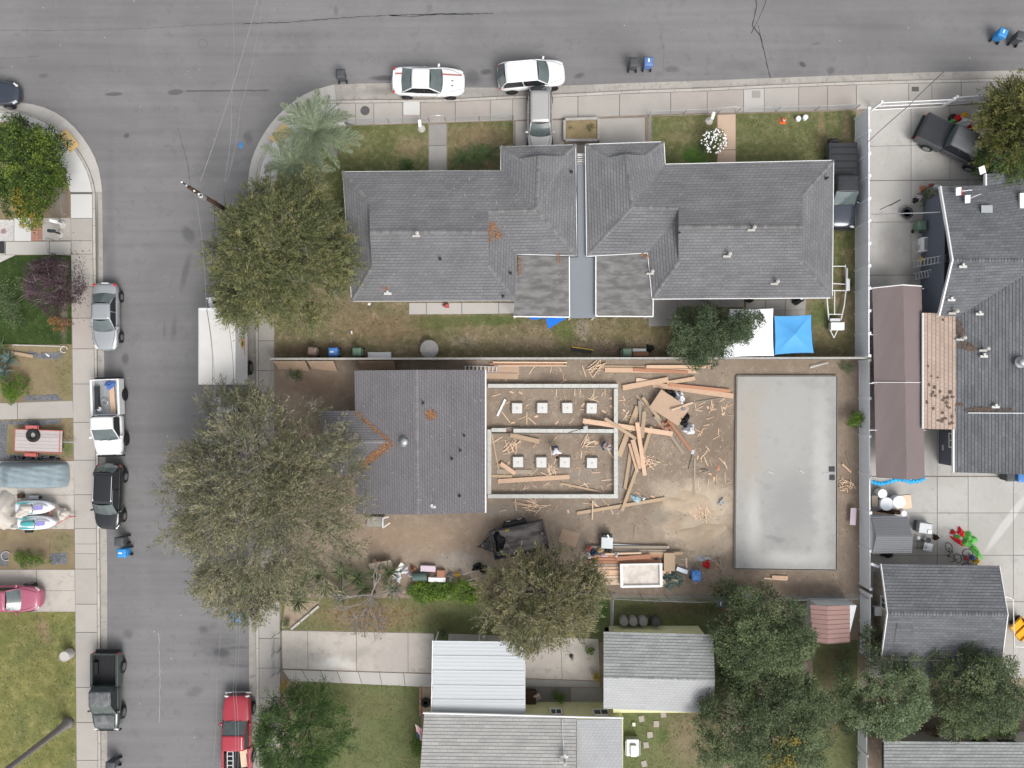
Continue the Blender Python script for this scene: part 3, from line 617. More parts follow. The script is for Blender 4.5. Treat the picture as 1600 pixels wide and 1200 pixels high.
for _ in range(900):
 q = random.choice([(0, 656, 96, 663), (0, 663, 11, 712), (16, 712, 94, 719), (45, 617, 95, 626), (66, 551, 97, 560), (79, 865, 105, 881)])
 x, y = random.uniform(q[0], q[2]), random.uniform(q[1], q[3]); s_ = random.uniform(.05, .11)
 rk.box((*G(x, y), .115), (s_, s_*.8, s_*.6), random.random()*3, random.random(), random.random(), taper=.7)
rk.build('rocks', mat('rock', (.19, .195, .21), var=.5, scale=4), kind='stuff', label='blue grey river rocks edging the dry front beds')
def pav(sname, q, m, z, xs, ys, base='joint', **kw):
 s_ = sheet(sname, q, z-.02, base, kind='structure'); grid_slabs(s_, q, xs, ys, z, m, **kw); return s_
pav('walkway', [(-40, 343), (22, 343), (22, 377), (-40, 377)], 'white_gravel', .125, [0, 1], [0, 1], name='gravel_panel')
pav('walkway', [(22, 340), (49, 340), (49, 377), (22, 377)], 'concrete_white', .13, [0, 1], [0, 1])
pav('brick_strip', [(49, 340), (66, 340), (66, 376), (49, 376)], 'brick_red', .13, lins(3), lins(9), name='brick', gap=.012)
pav('walkway', [(66, 340), (111, 340), (111, 376), (66, 376)], 'concrete_walk', .122, [0, .6, 1], [0, 1])
pav('walkway', [(-60, 378), (111, 377), (111, 398), (-60, 398)], 'concrete_pale', .12, [0, .4, .8, 1], [0, 1])
sheet('walkway', [(-60, 398), (24, 398.5), (0, 410), (-60, 430)], .122, 'concrete_pale')
MB().prism([G(a, b_) for a, b_ in ((-6, 378), (9, 378), (9, 396.5), (-6, 396.5))], .12, .15).build('door_mat', 'dark_metal', label='dark rectangular mat on the pale walkway at left edge', cat='mat')
bpy.data.objects['door_mat']['category'] = 'door mat'
pav('driveway', [(-60, 632), (114, 626), (115, 653), (-60, 657)], 'concrete_walk', .13, [0, .5, 1], [0, 1])
pav('driveway', [(-60, 720), (116, 720), (116, 827), (-60, 827)], 'concrete_drive', .13, [0, .5, 1], [0, .5, 1])
pav('driveway', [(-60, 890), (117, 890), (118, 956), (-60, 956)], 'concrete_drive', .13, [0, .33, .66, 1], [0, .5, 1])
pav('walkway', [(670, 194), (698, 193), (698, 290), (670, 290)], 'concrete_grey', .125, [0, 1], [0, .35, 1])
pav('walkway', [(1121, 179), (1149.5, 178), (1149.5, 290), (1121, 290)], 'concrete_peach', .13, [0, 1], [0, .5, 1])
pav('driveway', [(805, 189), (881, 187), (881, 290), (805, 290)], 'concrete_walk', .13, [0, .5, 1], [0, .6, 1])
pav('driveway', [(936, 185), (1008, 183), (1008, 290), (936, 290)], 'concrete_walk', .13, [0, 1], [0, 1])
pav('driveway', [(882, 226), (935, 226), (935, 290), (882, 290)], 'concrete_pink', .125, [0, 1], [0, 1])
pav('patio', [(639, 473), (804, 473), (804, 490), (639, 491.5)], 'concrete_pale', .135, [0, .165, .5, .85, 1], [0, 1])
pav('patio', [(1013, 465), (1058, 465), (1058, 510), (1013, 510)], 'concrete_grey', .135, [0, 1], [0, 1])
pav('patio', [(1058, 465), (1163, 465), (1163, 480), (1058, 480)], 'concrete_grey', .134, [0, .5, 1], [0, 1])
pav('patio', [(1165, 440), (1263, 440), (1258, 494), (1165, 500)], 'concrete_grey', .136, [0, .33, .66, 1], [0, .5, .8, 1])
pav('driveway', [(440, 985), (678, 989.5), (678, 1052), (441, 1045)], 'concrete_drive', .13, [0, .17, .49, .83, 1], [0, 1])
pav('walkway', [(441, 1046.5), (678, 1053), (678, 1074), (453, 1064)], 'concrete_pale', .128, [0, .13, .25, .36, .5, .64, .8, 1], [0, 1])
pav('driveway', [(700, 990), (935, 998), (938, 1064), (700, 1056)], 'concrete_drive', .13, [0, .5, .75, 1], [0, 1])
pav('walkway', [(700, 1057), (938, 1065), (938, 1074), (700, 1071)], 'concrete_grey', .128, [0, .5, 1], [0, 1])
pav('walkway', [(800, 1072), (891, 1074), (891, 1110), (800, 1110)], mat('concrete_dark', (.17, .16, .15), var=.12, rough=.9), .127, [0, 1], [0, 1])
pav('walkway', [(892, 1075), (942, 1075), (942, 1110), (892, 1110)], 'concrete_grey', .129, [0, 1], [0, .55, 1])
sheet('planting_bed', [(447, 935), (500, 940), (455, 982), (440, 982)], L1+.004, 'mound')
sheet('planting_bed', [(440, 1064), (472, 1064), (472, 1240), (438, 1240)], L1+.003, 'mound')
for i in range(3):
 a, b_ = lerp2((456, 982), (500, 945), i/3), lerp2((456, 982), (500, 945), (i+.94)/3)
 p, q = Vector(G(*a)), Vector(G(*b_)); d = (q-p);
 tag(MB().box((*((p+q)/2), .17), (d.length, .16, .14), math.atan2(d.y, d.x)).build('edging_block', 'concrete_pale', bev=.01), ['pale concrete edging block of the diagonal bed nearest the driveway', 'middle concrete edging block of the diagonal bed by the yuccas', 'concrete edging block of the diagonal bed nearest the yuccas'][i], 'edging block', 'edging blocks of the diagonal bed')
pav('concrete_yard', [(1357, 171), (1640, 158), (1640, 280), (1357, 282)], 'concrete_yard', .13, [0, .235, .45, .72, 1], [0, .52, 1])
pav('concrete_yard', [(1357, 282.5), (1640, 280.5), (1640, 744), (1357, 744)], 'concrete_yard', .13, [0, .235, .38, .46, .55, .8, 1], [0, .14, .32, .5, .66, .83, 1])
pav('concrete_yard', [(1357, 745), (1640, 744.5), (1640, 1060), (1357, 1060)], 'concrete_yard', .13, [0, .38, .55, .8, 1], [0, .18, .39, .62, 1])
sheet('garden_soil', [(1338, 1000), (1372, 1000), (1372, 880), (1357, 880), (1357, 1000)], .112, 'mound')
pd = tag(MB().prism([G(1152, 588, .3), G(1307, 588, .3), G(1306, 890, .3), G(1149, 888, .3)], .02, .30).build('foundation_slab', 'pad_concrete', bev=.02), 'large blank grey concrete slab beside the white vinyl fence', 'concrete slab')
pd['kind'] = 'structure'; del pd['category']; del pd['label']
fb = MB()
for a, b_ in (((1151, 587), (1308, 587)), ((1308.5, 588), (1307.5, 890)), ((1148, 889.5), (1307, 891.5)), ((1150.5, 587), (1147.5, 889))):
 p, q = Vector(G(*a, .26)), Vector(G(*b_, .26)); d = q-p
 MB().box((*((p+q)/2), .2), (d.length-.05, .045, .2), math.atan2(d.y, d.x)).build('form_board', 'form_wood', pd)
for q in ((1295, 729, 1304, 737), (1296, 742, 1304, 750)):
 MB().prism([G(q[0], q[1], .3), G(q[2], q[1], .3), G(q[2], q[3], .3), G(q[0], q[3], .3)], .301, .34).build('cover_plate', 'dark_metal', pd)
for x, y, a in ((1253, 737, -.6), (1204, 738, -.5), (1290, 740, 0)):
 MB().box((*G(x, y, .3), .32), (.4, .06, .05), a).build('anchor_strap', 'galv', pd)
def tufts(name, regs, n, m, h=.06, label=None):
 V = []; F = []; T = []
 for (x0, y0, x1, y1) in regs:
  k = int(n*(x1-x0)*(y1-y0)/S/S)
  xs = rng.uniform(x0, x1, k); ys = rng.uniform(y0, y1, k)
  X = (xs-800)/S; Y = (600-ys)/S
  cl = np.sin(X*2.1+np.sin(Y*1.7)*2)*np.cos(Y*2.6+np.sin(X*1.3)*2)
  keep = rng.random(k) < (.45+.4*cl); X, Y, cl = X[keep], Y[keep], cl[keep]; k = len(X)
  a = rng.uniform(0, 6.28, k); l = rng.uniform(.5, 1.6, k)*h; wd = rng.uniform(.015, .035, k)
  dx, dy = np.cos(a), np.sin(a)
  z = .108; b0 = sum(len(q) for q in V)
  P = np.stack([np.stack([X-dy*wd, Y+dx*wd, np.full(k, z)], 1), np.stack([X+dy*wd, Y-dx*wd, np.full(k, z)], 1), np.stack([X+dx*l*1.2, Y+dy*l*1.2, z+l], 1)], 1).reshape(-1, 3)
  V.append(P); T.append(np.clip(.5+cl*.25+rng.normal(0, .25, k), 0, 1))
  F.append(np.arange(3*k)+b0)
 V = np.concatenate(V); F = np.concatenate(F); T = np.concatenate(T)
 return rawmesh(name, V, F, 3, T, m, kind='stuff', label=label)
def rawmesh(name, V, F, k, T, m, parent=None, **kw):
 me = bpy.data.meshes.new(name); nf = len(F)//k
 me.vertices.add(len(V)); me.vertices.foreach_set('co', V.astype(np.float32).ravel())
 me.loops.add(len(F)); me.loops.foreach_set('vertex_index', F.astype(np.int32))
 me.polygons.add(nf); me.polygons.foreach_set('loop_start', np.arange(0, len(F), k, dtype=np.int32))
 me.update(calc_edges=True)
 if T is not None:
  at = me.attributes.new('tone', 'FLOAT', 'FACE'); at.data.foreach_set('value', T.astype(np.float32))
 me.materials.append(MATS[m]); o = bpy.data.objects.new(name, me); C.objects.link(o)
 if parent is not None: o.parent = parent
 return tag(o, **kw)
tufts('grass', [(440, 300, 669, 440), (545, 198, 668, 268), (700, 193, 801, 266), (1017, 183, 1119, 255), (1152, 180, 1335, 254), (1308, 356, 1335, 470), (1268, 470, 1335, 558), (440, 475, 638, 556), (638, 495, 1010, 556), (1010, 512, 1165, 556), (460, 945, 735, 985), (475, 1068, 655, 1200), (962, 936, 1126, 978), (975, 1115, 1126, 1200), (1285, 1010, 1338, 1200), (0, 960, 116, 1200), (88, 545, 113, 622), (85, 660, 114, 716), (75, 832, 114, 860)], 95, 'blade_green', label='short mottled grass tufts growing on the lawns')
tufts('grass', [(0, 402, 110, 536)], 60, 'leaf_pine', label='dark green lawn grass under the purple bush')
cl = MB()
for _ in range(1500):
 x, y = random.uniform(640, 1336), random.uniform(565, 922)
 if (1145 < x < 1310 and 582 < y < 894) or (x < 765 and y < 812): continue
 s_ = random.choice([.03, .04, .05, .08]); cl.box((*G(x, y), .10+s_*.2), (s_, s_*.8, s_*.7), random.random()*3, random.random(), taper=.6, tone=random.random())
cl.build('clods', mat('clod', (.27, .21, .16), var=.2, tone=.5), kind='stuff', tone=True, label='small clods and pebbles scattered over the bare building site soil')
# ============================================================ ROOFS
def clip_half(P, a, b_):
 out = []
 n = len(P)
 def sd(p): return (b_[0]-a[0])*(p[1]-a[1])-(b_[1]-a[1])*(p[0]-a[0])
 for i in range(n):
  p, q = P[i], P[(i+1) % n]; sp, sq = sd(p), sd(q)
  if sp >= 0: out.append(p)
  if (sp > 0 > sq) or (sp < 0 < sq):
   t = sp/(sp-sq); out.append((p[0]+(q[0]-p[0])*t, p[1]+(q[1]-p[1])*t, p[2]+(q[2]-p[2])*t))
 return out
def shingle_face(mb, P, exp=.2, tab=.36, gap=.02, rr=None):
 """P: face corners in world space (roughly planar)"""
 n = Vector((0, 0, 0))
 for i in range(len(P)): n += P[i].cross(P[(i+1) % len(P)])
 if n.z < 0: n = -n
 n.normalize()
 if n.z < .3: return
 g = Vector((-n.x, -n.y));
 if g.length < .02: g = Vector((0, 1))
 g.normalize(); u = Vector((g.y, -g.x)); cz = n.z; e = exp*cz
 vs = [p.to_2d().dot(g) for p in P]; v0 = min(vs)
 for tri in tessellate_polygon([P]):
  T = [P[i] for i in tri]
  ar = (T[1]-T[0]).to_2d().cross((T[2]-T[0]).to_2d()) if hasattr(Vector((0, 0)), 'cross') else 0
  if ar < 0: T = [T[0], T[2], T[1]]
  if abs(ar) < 1e-4: continue
  nn = (T[1]-T[0]).cross(T[2]-T[0])
  def pz(x, y): return T[0].z-(nn.x*(x-T[0].x)+nn.y*(y-T[0].y))/nn.z
  tv = [p.to_2d().dot(g)-v0 for p in T]; tu = [p.to_2d().dot(u) for p in T]
  for j in range(int(math.floor(min(tv)/e-.01)), int(math.ceil(max(tv)/e))):
   sh = (j*7 % 5)/5*tab
   for i in range(int(math.floor((min(tu)-sh)/tab)), int(math.ceil((max(tu)-sh)/tab))):
    a0, a1 = i*tab+sh+gap*.3, (i+1)*tab+sh-gap*.3; b0, b1 = v0+j*e, v0+(j+1)*e-gap*cz
    Q = []
    for (a, b2, hz) in ((a0, b0, .03), (a1, b0, .03), (a1, b1, .012), (a0, b1, .012)):
     p = u*a+g*b2; Q.append((p.x, p.y, hz))
    if (Vector(Q[1][:2])-Vector(Q[0][:2])).cross(Vector(Q[2][:2])-Vector(Q[0][:2])) < 0: Q = Q[::-1]
    for k in range(3):
     Q = clip_half(Q, T[k], T[(k+1) % 3])
     if len(Q) < 3: break
    if len(Q) < 3: continue
    V = [(x, y, pz(x, y)+h) for x, y, h in Q]
    h = math.sin(i*127.1+j*311.7+P[0].x*7.3)*43758.5; h -= math.floor(h)
    h2 = math.sin((i//3)*12.9+j*78.2+P[0].y)*43758.5; h2 -= math.floor(h2)
    mb.add(V, [tuple(range(len(V)))], .3*h+.7*h2*.6+.14)
    for k in range(len(V)):
     p, q = V[k], V[(k+1) % len(V)]
     if abs(p[0]*g.x+p[1]*g.y-b0) < 1e-3 and abs(q[0]*g.x+q[1]*g.y-b0) < 1e-3:
      mb.add([p, (p[0], p[1], p[2]-.028), (q[0], q[1], q[2]-.028), q], [(0, 1, 2, 3)], .1)
def roof(parent, V, faces, m, under, fascia=None, fm='white_paint', ridges=(), capm=None, sh=True, gable=None, gm=None, exp=.2, tab=.36, inset=.5, wall=None, cap_w=.26):
 P = {k: Vector(G3(*v)) for k, v in V.items()}
 r = MB()
 for f in faces:
  Q = [P[k] for k in f]
  for a, b2, c2 in tessellate_polygon([Q]):
   nz = (Q[b2]-Q[a]).cross(Q[c2]-Q[a]).z; r.add([Q[a], Q[b2], Q[c2]] if nz > 0 else [Q[a], Q[c2], Q[b2]], [(0, 1, 2)])
 ro = r.build('roof', under, parent, world=True)
 b = ro.modifiers.new('solid', 'SOLIDIFY'); b.thickness = .06; b.offset = -1
 if sh:
  mb = MB()
  for f in faces: shingle_face(mb, [P[k] for k in f], exp, tab)
  mb.build('shingle', m, ro, world=True, tone=True, kind='stuff')
 if ridges:
  mb = MB()
  for a, b2 in ridges:
   p, q = P[a], P[b2]; L = (q-p).length; d = (q-p).normalized(); s_ = Vector((-d.y, d.x, 0)).normalized()
   n = max(1, int(L/.21))
   for i in range(n):
    A = p+d*(L*i/n); B = p+d*(L*(i+.9)/n); dr = Vector((0, 0, -.05)); up = Vector((0, 0, .062)); up2 = Vector((0, 0, .042))
    t = random.random()
    mb.add([A+s_*cap_w/2+dr+up, A+up, A-s_*cap_w/2+dr+up, B-s_*cap_w/2+dr+up2, B+up2, B+s_*cap_w/2+dr+up2, A+s_*cap_w/2+dr, A-s_*cap_w/2+dr], [(5, 4, 1, 0), (4, 3, 2, 1), (0, 1, 6), (1, 2, 7)], t)
  mb.build('ridge_cap', capm, ro, world=True, tone=True, kind='stuff')
 for loop in (fascia or []):
  for i in range(len(loop)-1):
   p, q = P[loop[i]], P[loop[i+1]]; d = q-p; L = d.length
   n = Vector((d.y, -d.x, 0)).normalized()
   A, B = p+n*.0, q+n*.0
   mb = MB(); t = .05; h = .16
   vs = [A+Vector((0, 0, .035)), B+Vector((0, 0, .035)), B-Vector((0, 0, h)), A-Vector((0, 0, h))]; vs += [v+n*t for v in vs]
   mb.add(vs, [(0, 1, 2, 3), (7, 6, 5, 4), (0, 4, 5, 1), (2, 6, 7, 3), (1, 5, 6, 2), (0, 3, 7, 4)])
   mb.build('fascia_board', fm, parent, world=True)
 for tri in (gable or []):
  MB().add([P[k] for k in tri], [tuple(range(len(tri)))]).build('gable', gm, parent, world=True)
 return ro, P
def walls(parent, pts, z, zt, m):
 """pts: px corners at height z (eave)"""
 MB().prism([G(x, y, z) for x, y in pts], .05, zt).build('wall', m, parent, world=True)
def window(parent, c, rz, wd=1.2, h=1.0, fm='white_paint', gm='glass_house', mull=1):
 """c world centre on wall face, rz = direction of outward normal"""
 f = MB(); n = Vector((math.cos(rz), math.sin(rz), 0)); t = Vector((-n.y, n.x, 0)); c = Vector(c)
 for a in (-1, 1):
  f.box(c+t*a*wd/2+n*.03, (.06, .08, h+.08), rz); f.box(c+Vector((0, 0, a*h/2))+n*.032, (.06, wd+.08, .08), rz)
 for k in range(mull): f.box(c+t*((k+1)/(mull+1)-.5)*wd+n*.026, (.045, .05, h), rz)
 fo = f.build('window', fm, parent, world=True)
 MB().box(c+n*.012, (.02, wd-.02, h-.02), rz).build('pane', gm, fo, world=True)
def vent(parent, px, py, z, kind='pipe'):
 x, y = G(px, py, z)
 if kind == 'pipe': MB().lathe((x, y, z), [(.11, -.05), (.11, .02), (.05, .04), (.05, .35), (.03, .35), (.03, .1)], 10).build('vent_pipe', 'dark_metal', parent, world=True)
 if kind == 'dome': MB().lathe((x, y, z-.05), [(.38, -.02), (.38, .03), (.22, .05), (.20, .2), (.27, .24), (.26, .34), (.15, .42), (.02, .44)], 18).build('turbine_vent', 'galv', parent, world=True, smooth=True)
 if kind == 'flue':
  MB().box((x-.1, y-.12, z+.02), (.5, .14, .05)).lathe((x, y, z), [(.07, -.1), (.07, .4), (.12, .41), (.12, .5), (.02, .56)], 12).build('flue_vent', 'concrete_pale', parent, world=True)
 if kind == 'box': MB().box((x, y, z+.05), (.5, .16, .06)).box((x, y+.1, z+.10), (.14, .2, .12)).build('box_vent', 'concrete_white', parent, world=True)
ze = 2.75
def house_top(name, label, V, mirror, walls_px):
 h = thing(name, label, 'house', (*G(V['A'][0], V['A'][1]), 0))
 F = [['A', 'G1', 'Rl', 'Rr', 'N3', 'J', 'V'], ['B', 'G2', 'Rl', 'Rr', 'H1', 'S1'], ['A', 'G1', 'G2', 'B'], ['N3', 'V2', 'V3', 'Cc', 'J'], ['V2', 'H1', 'S1', 'V3'],
   ['V', 'J', 'Wn', 'Wg1', 'Wc'], ['J', 'Wn', 'Wg2', 'D', 'Cc'], ['Wc', 'Wg1', 'Wg2', 'D']]
 ro, P = roof(h, V, F, 'shingle_grey', 'underlay', fascia=[], ridges=[('Rl', 'Rr'), ('N3', 'J'), ('J', 'Wn'), ('H1', 'S1'), ('J', 'Cc'), ('A', 'G1'), ('B', 'G2'), ('Wc', 'Wg1'), ('D', 'Wg2')], capm='cap_grey')
 loops = [['A', 'V', 'Wc', 'D', 'Cc'], ['Cc', 'V3', 'S1', 'B', 'A']]
 for lp in loops:
  for i in range(len(lp)-1):
   p, q = P[lp[i]], P[lp[i+1]]
   MB().add([p+Vector((0, 0, .03)), q+Vector((0, 0, .03)), q-Vector((0, 0, .16)), p-Vector((0, 0, .16))], [(0, 1, 2, 3)]).build('fascia_board', 'white_paint', h, world=True).modifiers.new('s', 'SOLIDIFY').thickness = .04
 for t in (['G1', 'G2', 'Rl'], ['Rr', 'N3', 'V2', 'H1'], ['Wg1', 'Wg2', 'Wn']):
  MB().add([P[k] for k in t], [tuple(range(len(t)))]).build('gable', 'stucco_grey', h, world=True)
 walls(h, walls_px, ze, ze-.12, 'stucco_grey')
 return h, P
VA = dict(A=(535, 268, ze), B=(549, 471, ze), G1=(577, 315, 3.42), G2=(581, 417, 3.46), Rl=(578, 362, 4.2), Rr=(763, 362, 4.2), N3=(763, 330, 3.64), J=(838, 328, 3.64), V=(782, 266, ze),
   H1=(763, 415, 3.46), S1=(806, 470, ze), V2=(763, 345, 3.50), V3=(808, 398, ze), Cc=(902, 400, ze), Wn=(842, 243, 3.64), Wg1=(809, 248, 3.15), Wg2=(880, 244, 3.15), Wc=(782, 229, ze), D=(900, 226, ze))
hA, PA = house_top('house', 'long grey shingled house behind the white coupe with orange leaf litter on its roof', VA, False,
     [(549, 281), (790, 278), (792, 240), (890, 238), (891, 390), (798, 392), (798, 458), (556, 459)])
VB = dict(A=(1302, 251, ze), B=(1300, 465, ze), G1=(1254, 305, 3.46), G2=(1251, 408, 3.46), Rl=(1254, 354, 4.2), Rr=(1060, 354, 4.2), N3=(1060, 325, 3.64), J=(988, 323, 3.64), V=(1039, 257, ze),
   H1=(1060, 410, 3.46), S1=(1019, 467, ze), V2=(1060, 341, 3.50), V3=(1012, 395, ze), Cc=(917, 400, ze), Wn=(978, 241, 3.64), Wg1=(1008, 243, 3.15), Wg2=(947, 246, 3.15), Wc=(1037, 222, ze), D=(915, 226, ze))
hB, PB = house_top('house', 'long grey shingled house behind the flowering white rose bush and black pickup', VB, True,
     [(1290, 263), (1030, 268), (1028, 234), (926, 238), (927, 390), (1022, 392), (1026, 456), (1290, 454)])
hA.name = 'house'; hB.name = 'house.001'
def zmain(V, y): return 0
for x, y, z, k in ((653, 366, 4.2, 'flue'), (688, 405, 3.7, 'pipe'), (786, 463, 2.9, 'pipe'), (798, 427, 3.0, 'pipe'), (606, 459, 2.95, 'box')):
 vent(hA, x, y, z, k)
for x, y, z, k in ((1176, 357, 4.2, 'flue'), (1138, 398, 3.7, 'flue'), (1212, 441, 3.1, 'flue'), (1061, 365, 3.9, 'pipe'), (1018, 425, 2.9, 'flue'), (1291, 279, 3.0, 'pipe'), (893, 269, 3.0, 'pipe')):
 vent(hB if x > 905 else hA, x, y, z, k)
yA = G(0, 459, ze)[1]
for hh, xs in ((hA, (610, 700, 760)), (hB, (1075, 1150, 1245))):
 for x in xs: window(hh, (G(x, 459 if hh is hA else 454, ze)[0], (G(0, 459 if hh is hA else 454, ze)[1])-.01, 1.5), R(-90), 1.5, 1.1)
yN = G(0, 280, ze)[1]
for hh, xs, yy in ((hA, (590, 650, 735), 279), (hB, (1090, 1180, 1250), 263)):
 for x in xs: window(hh, (G(x, yy, ze)[0], G(0, yy, ze)[1]+.2 if hh is hB else G(0, 279, ze)[1]+.03, 1.5), R(90), 1.5, 1.1)
def patio_roof(h, q, rows, extra, z=2.78):
 P = [G(a, b_, z) for a, b_ in q]
 base = MB().prism(P, z-.16, z-.03)
 bo = base.build('patio_roof', 'dark_metal', h, world=True)
 for j in range(len(rows)-1):
  for i, (a, b_) in enumerate(((0, .36), (.36, 1)) if j % 2 else ((0, .62), (.62, 1))):
   u0, u1, v0, v1 = a, b_, rows[j], rows[j+1]
   def pt(u, v):
    t = lerp2(lerp2(q[0], q[1], u), lerp2(q[3], q[2], u), v); return G(t[0], t[1], z)
   n = 10; vs = []; zz = z-.02+random.uniform(0, .008)+.012*(j % 2)+.006*i
   for jj in range(n+1):
    for ii in range(n+1):
     x, y = pt(u0+(u1-u0)*ii/n, v0+(v1-v0)*jj/n)
     edge = min(ii, n-ii, jj, n-jj)/n*4
     wv = .035*math.sin(y*3.1+math.sin(x*1.4+q[0][0])*1.6)*math.sin(x*.9+y*.5+1)+.02*math.sin(y*6+x*1.7)
     vs.append((x, y, zz+max(0, wv)*min(1, edge)))
   MB().add(vs, [(jj*(n+1)+ii, (jj+1)*(n+1)+ii, (jj+1)*(n+1)+ii+1, jj*(n+1)+ii+1) for jj in range(n) for ii in range(n)]).build('roofing_sheet', 'roll_roof', bo, smooth=True, world=True)
 for a, b_ in extra:
  p, r = Vector(G(*a, z)), Vector(G(*b_, z)); d = r-p
  MB().box((*((p+r)/2), z-.07), (d.length, .07, .16), math.atan2(d.y, d.x)).build('fascia_board', 'white_paint', h, world=True)
 for (a, b_) in (q[2], q[3]):
  x, y = G(a, b_, z); cx = sum(p[0] for p in P)/4; cy = sum(p[1] for p in P)/4
  MB().box((x+(cx-x)*.06, y+(cy-y)*.04, z/2), (.1, .1, z-.2)).build('post', 'white_paint', h, world=True)
patio_roof(hA, [(810, 399), (888, 401), (889, 494), (802, 493)], [0, .16, .38, .52, .77, 1], [((802, 494.5), (890, 495.5)), ((889.5, 401), (890, 495))])
patio_roof(hB, [(932, 399), (1010, 396), (1020, 493), (932, 492)], [0, .14, .33, .55, .78, 1], [((931, 494), (1021, 494.5)), ((931, 400), (931, 494)), ((1020.5, 466), (1020.5, 494))])
bz = thing('breezeway_cover', 'smooth blue grey flat roof bridging the gap between the two grey houses', 'flat roof', (*G(910, 440), 0))
MB().prism([G(889.5, 402, 2.45), G(903, 402, 2.45), G(902, 258, 2.45), G(917, 258, 2.45), G(917, 402, 2.45), G(932, 402, 2.45), G(931, 497, 2.45), G(890, 497, 2.45)], 2.37, 2.45).build('deck', 'bluegrey_roof', bz, world=True)
for x, y in ((892, 495), (929, 495), (905, 262), (914, 262)): MB().box((*G(x, y, 2.4), 1.2), (.1, .1, 2.3)).build('post', 'white_paint', bz, world=True)
for y in (241, 243.5, 246.5, 250, 253, 256.5): MB().box((*G(909, y, 2.3), 2.3), (.62, .045, .09)).build('trellis_bar', 'white_paint', bz, world=True)
# ---- centre house
VC = dict(A=(554, 579, 2.8), B=(556, 803, 2.8), R1=(650, 578, 3.75), R2=(653, 804, 3.75), D=(758, 578, 2.8), E=(758, 801, 2.8), W1=(500, 642, 2.8), W2=(500, 741, 2.8), WR=(500, 690, 3.38), VJ=(609, 690, 3.38), Va=(555, 642, 2.8), Vb=(556, 741, 2.8))
hC = thing('house', 'mauve grey gabled house with a white trimmed edge beside the new foundation walls', 'house', (*G(650, 690), 0))
FC = [['A', 'R1', 'R2', 'B', 'Vb', 'VJ', 'Va'], ['D', 'R1', 'R2', 'E'], ['W1', 'WR', 'VJ', 'Va'], ['W2', 'WR', 'VJ', 'Vb']]
ro, PC = roof(hC, VC, FC, 'shingle_mauve', 'underlay', ridges=[('R1', 'R2'), ('WR', 'VJ')], capm='cap_mauve', exp=.165)
walls(hC, [(566, 590), (747, 590), (747, 792), (567, 792), (567, 731), (512, 731), (512, 652), (566, 652)], 2.8, 2.68, 'stucco_tan')
for a, b_, zz in ((('D'), ('E'), 0),):
 p, q = PC[a], PC[b_]
 MB().box((*((p+q)/2).to_2d(), 2.74), (.16, (p-q).length, .16)).build('fascia_board', 'white_paint', hC, world=True)
for tri in (('A', 'R1', 'D'), ('B', 'R2', 'E'), ('W1', 'WR', 'W2')):
 MB().add([PC[k]+Vector((.0, 0, -.02)) for k in tri], [(0, 1, 2)]).build('gable', 'stucco_tan', hC, world=True)
for x, y, z, k in ((632, 690, 3.62, 'dome'), (725, 681, 3.1, 'pipe'), (719, 704, 3.15, 'pipe'), (706, 717, 3.3, 'pipe'), (718, 775, 3.2, 'pipe'), (661, 630, 3.7, 'pipe'), (675, 792, 3.5, 'box')): vent(hC, x, y, z, k)
for x in (600, 700): window(hC, (G(x, 792, 2.8)[0], G(0, 792, 2.8)[1]-.01, 1.5), R(-90), 1.4, 1.0)
window(hC, (G(747, 0, 2.8)[0]+.01, G(0, 720, 2.8)[1], 1.5), 0, 1.4, 1.0)
st = thing('porch_steps', 'pale concrete porch step with white railing below the mauve house', 'steps', (*G(590, 818), 0))
MB().prism([G(575, 806), G(602, 806), G(602, 821), G(575, 821)], .1, .45).build('step', 'concrete_grey', st, world=True)
for i in range(5): MB().box((*G(602+2*i*0, 806+3*i), .6), (.04, .04, .9)).build('baluster', 'white_paint', st, world=True)
for a, b_ in (((602, 805), (602, 821)), ((602, 821), (613, 813)), ((602, 806), (611, 804))):
 p, q = Vector(G(*a)), Vector(G(*b_)); d = q-p
 MB().box((*((p+q)/2), 1.05), (d.length, .06, .06), math.atan2(d.y, d.x)).build('rail', 'white_paint', st, world=True)
def litter(n, shape, parent_name, label, zf, size=.04):
 mb = MB(); n = int(n*1.1)
 for _ in range(n):
  x, y = shape(); z = zf(x, y); X, Y = G(x, y, z); a = random.random()*6.28; s_ = size*random.uniform(.5, 1.4)
  mb.add([(X+s_*math.cos(a), Y+s_*math.sin(a), z+.05), (X+s_*.5*math.cos(a+1.6), Y+s_*.5*math.sin(a+1.6), z+.07), (X-s_*math.cos(a), Y-s_*math.sin(a), z+.05), (X-s_*.5*math.cos(a+1.6), Y-s_*.5*math.sin(a+1.6), z+.06)], [(0, 1, 2, 3)], random.random())
 return mb.build('leaf_litter', 'litter', None, tone=True, kind='stuff', label=label)
def along(a, b_, w0, w1):
 def f():
  t = random.random()**.8; p = lerp2(a, b_, t); w_ = w0+(w1-w0)*t; n = random.gauss(0, w_/2)
  d = (b_[0]-a[0], b_[1]-a[1]); l = math.hypot(*d); return (p[0]-d[1]/l*n, p[1]+d[0]/l*n)
 return f
from mathutils.bvhtree import BVHTree
def zroof(faces, P):
 vs = []; fs = []
 for f in faces:
  t = tessellate_polygon([[P[k] for k in f]])
  for tr in t: k0 = len(vs); vs += [P[f[i]] for i in tr]; fs.append((k0, k0+1, k0+2))
 bv = BVHTree.FromPolygons(vs, fs)
 def z(px, py):
  X, Y = G(px, py, 3.2); h = bv.ray_cast(Vector((X, Y, 20)), Vector((0, 0, -1)))
  return h[0].z if h[0] else 2.8
 return z
zC = zroof(FC, PC)
litter(1000, along((613, 689), (563, 730), 8, 5), '', 'orange fallen leaves filling the south valley of the mauve house roof', zC)
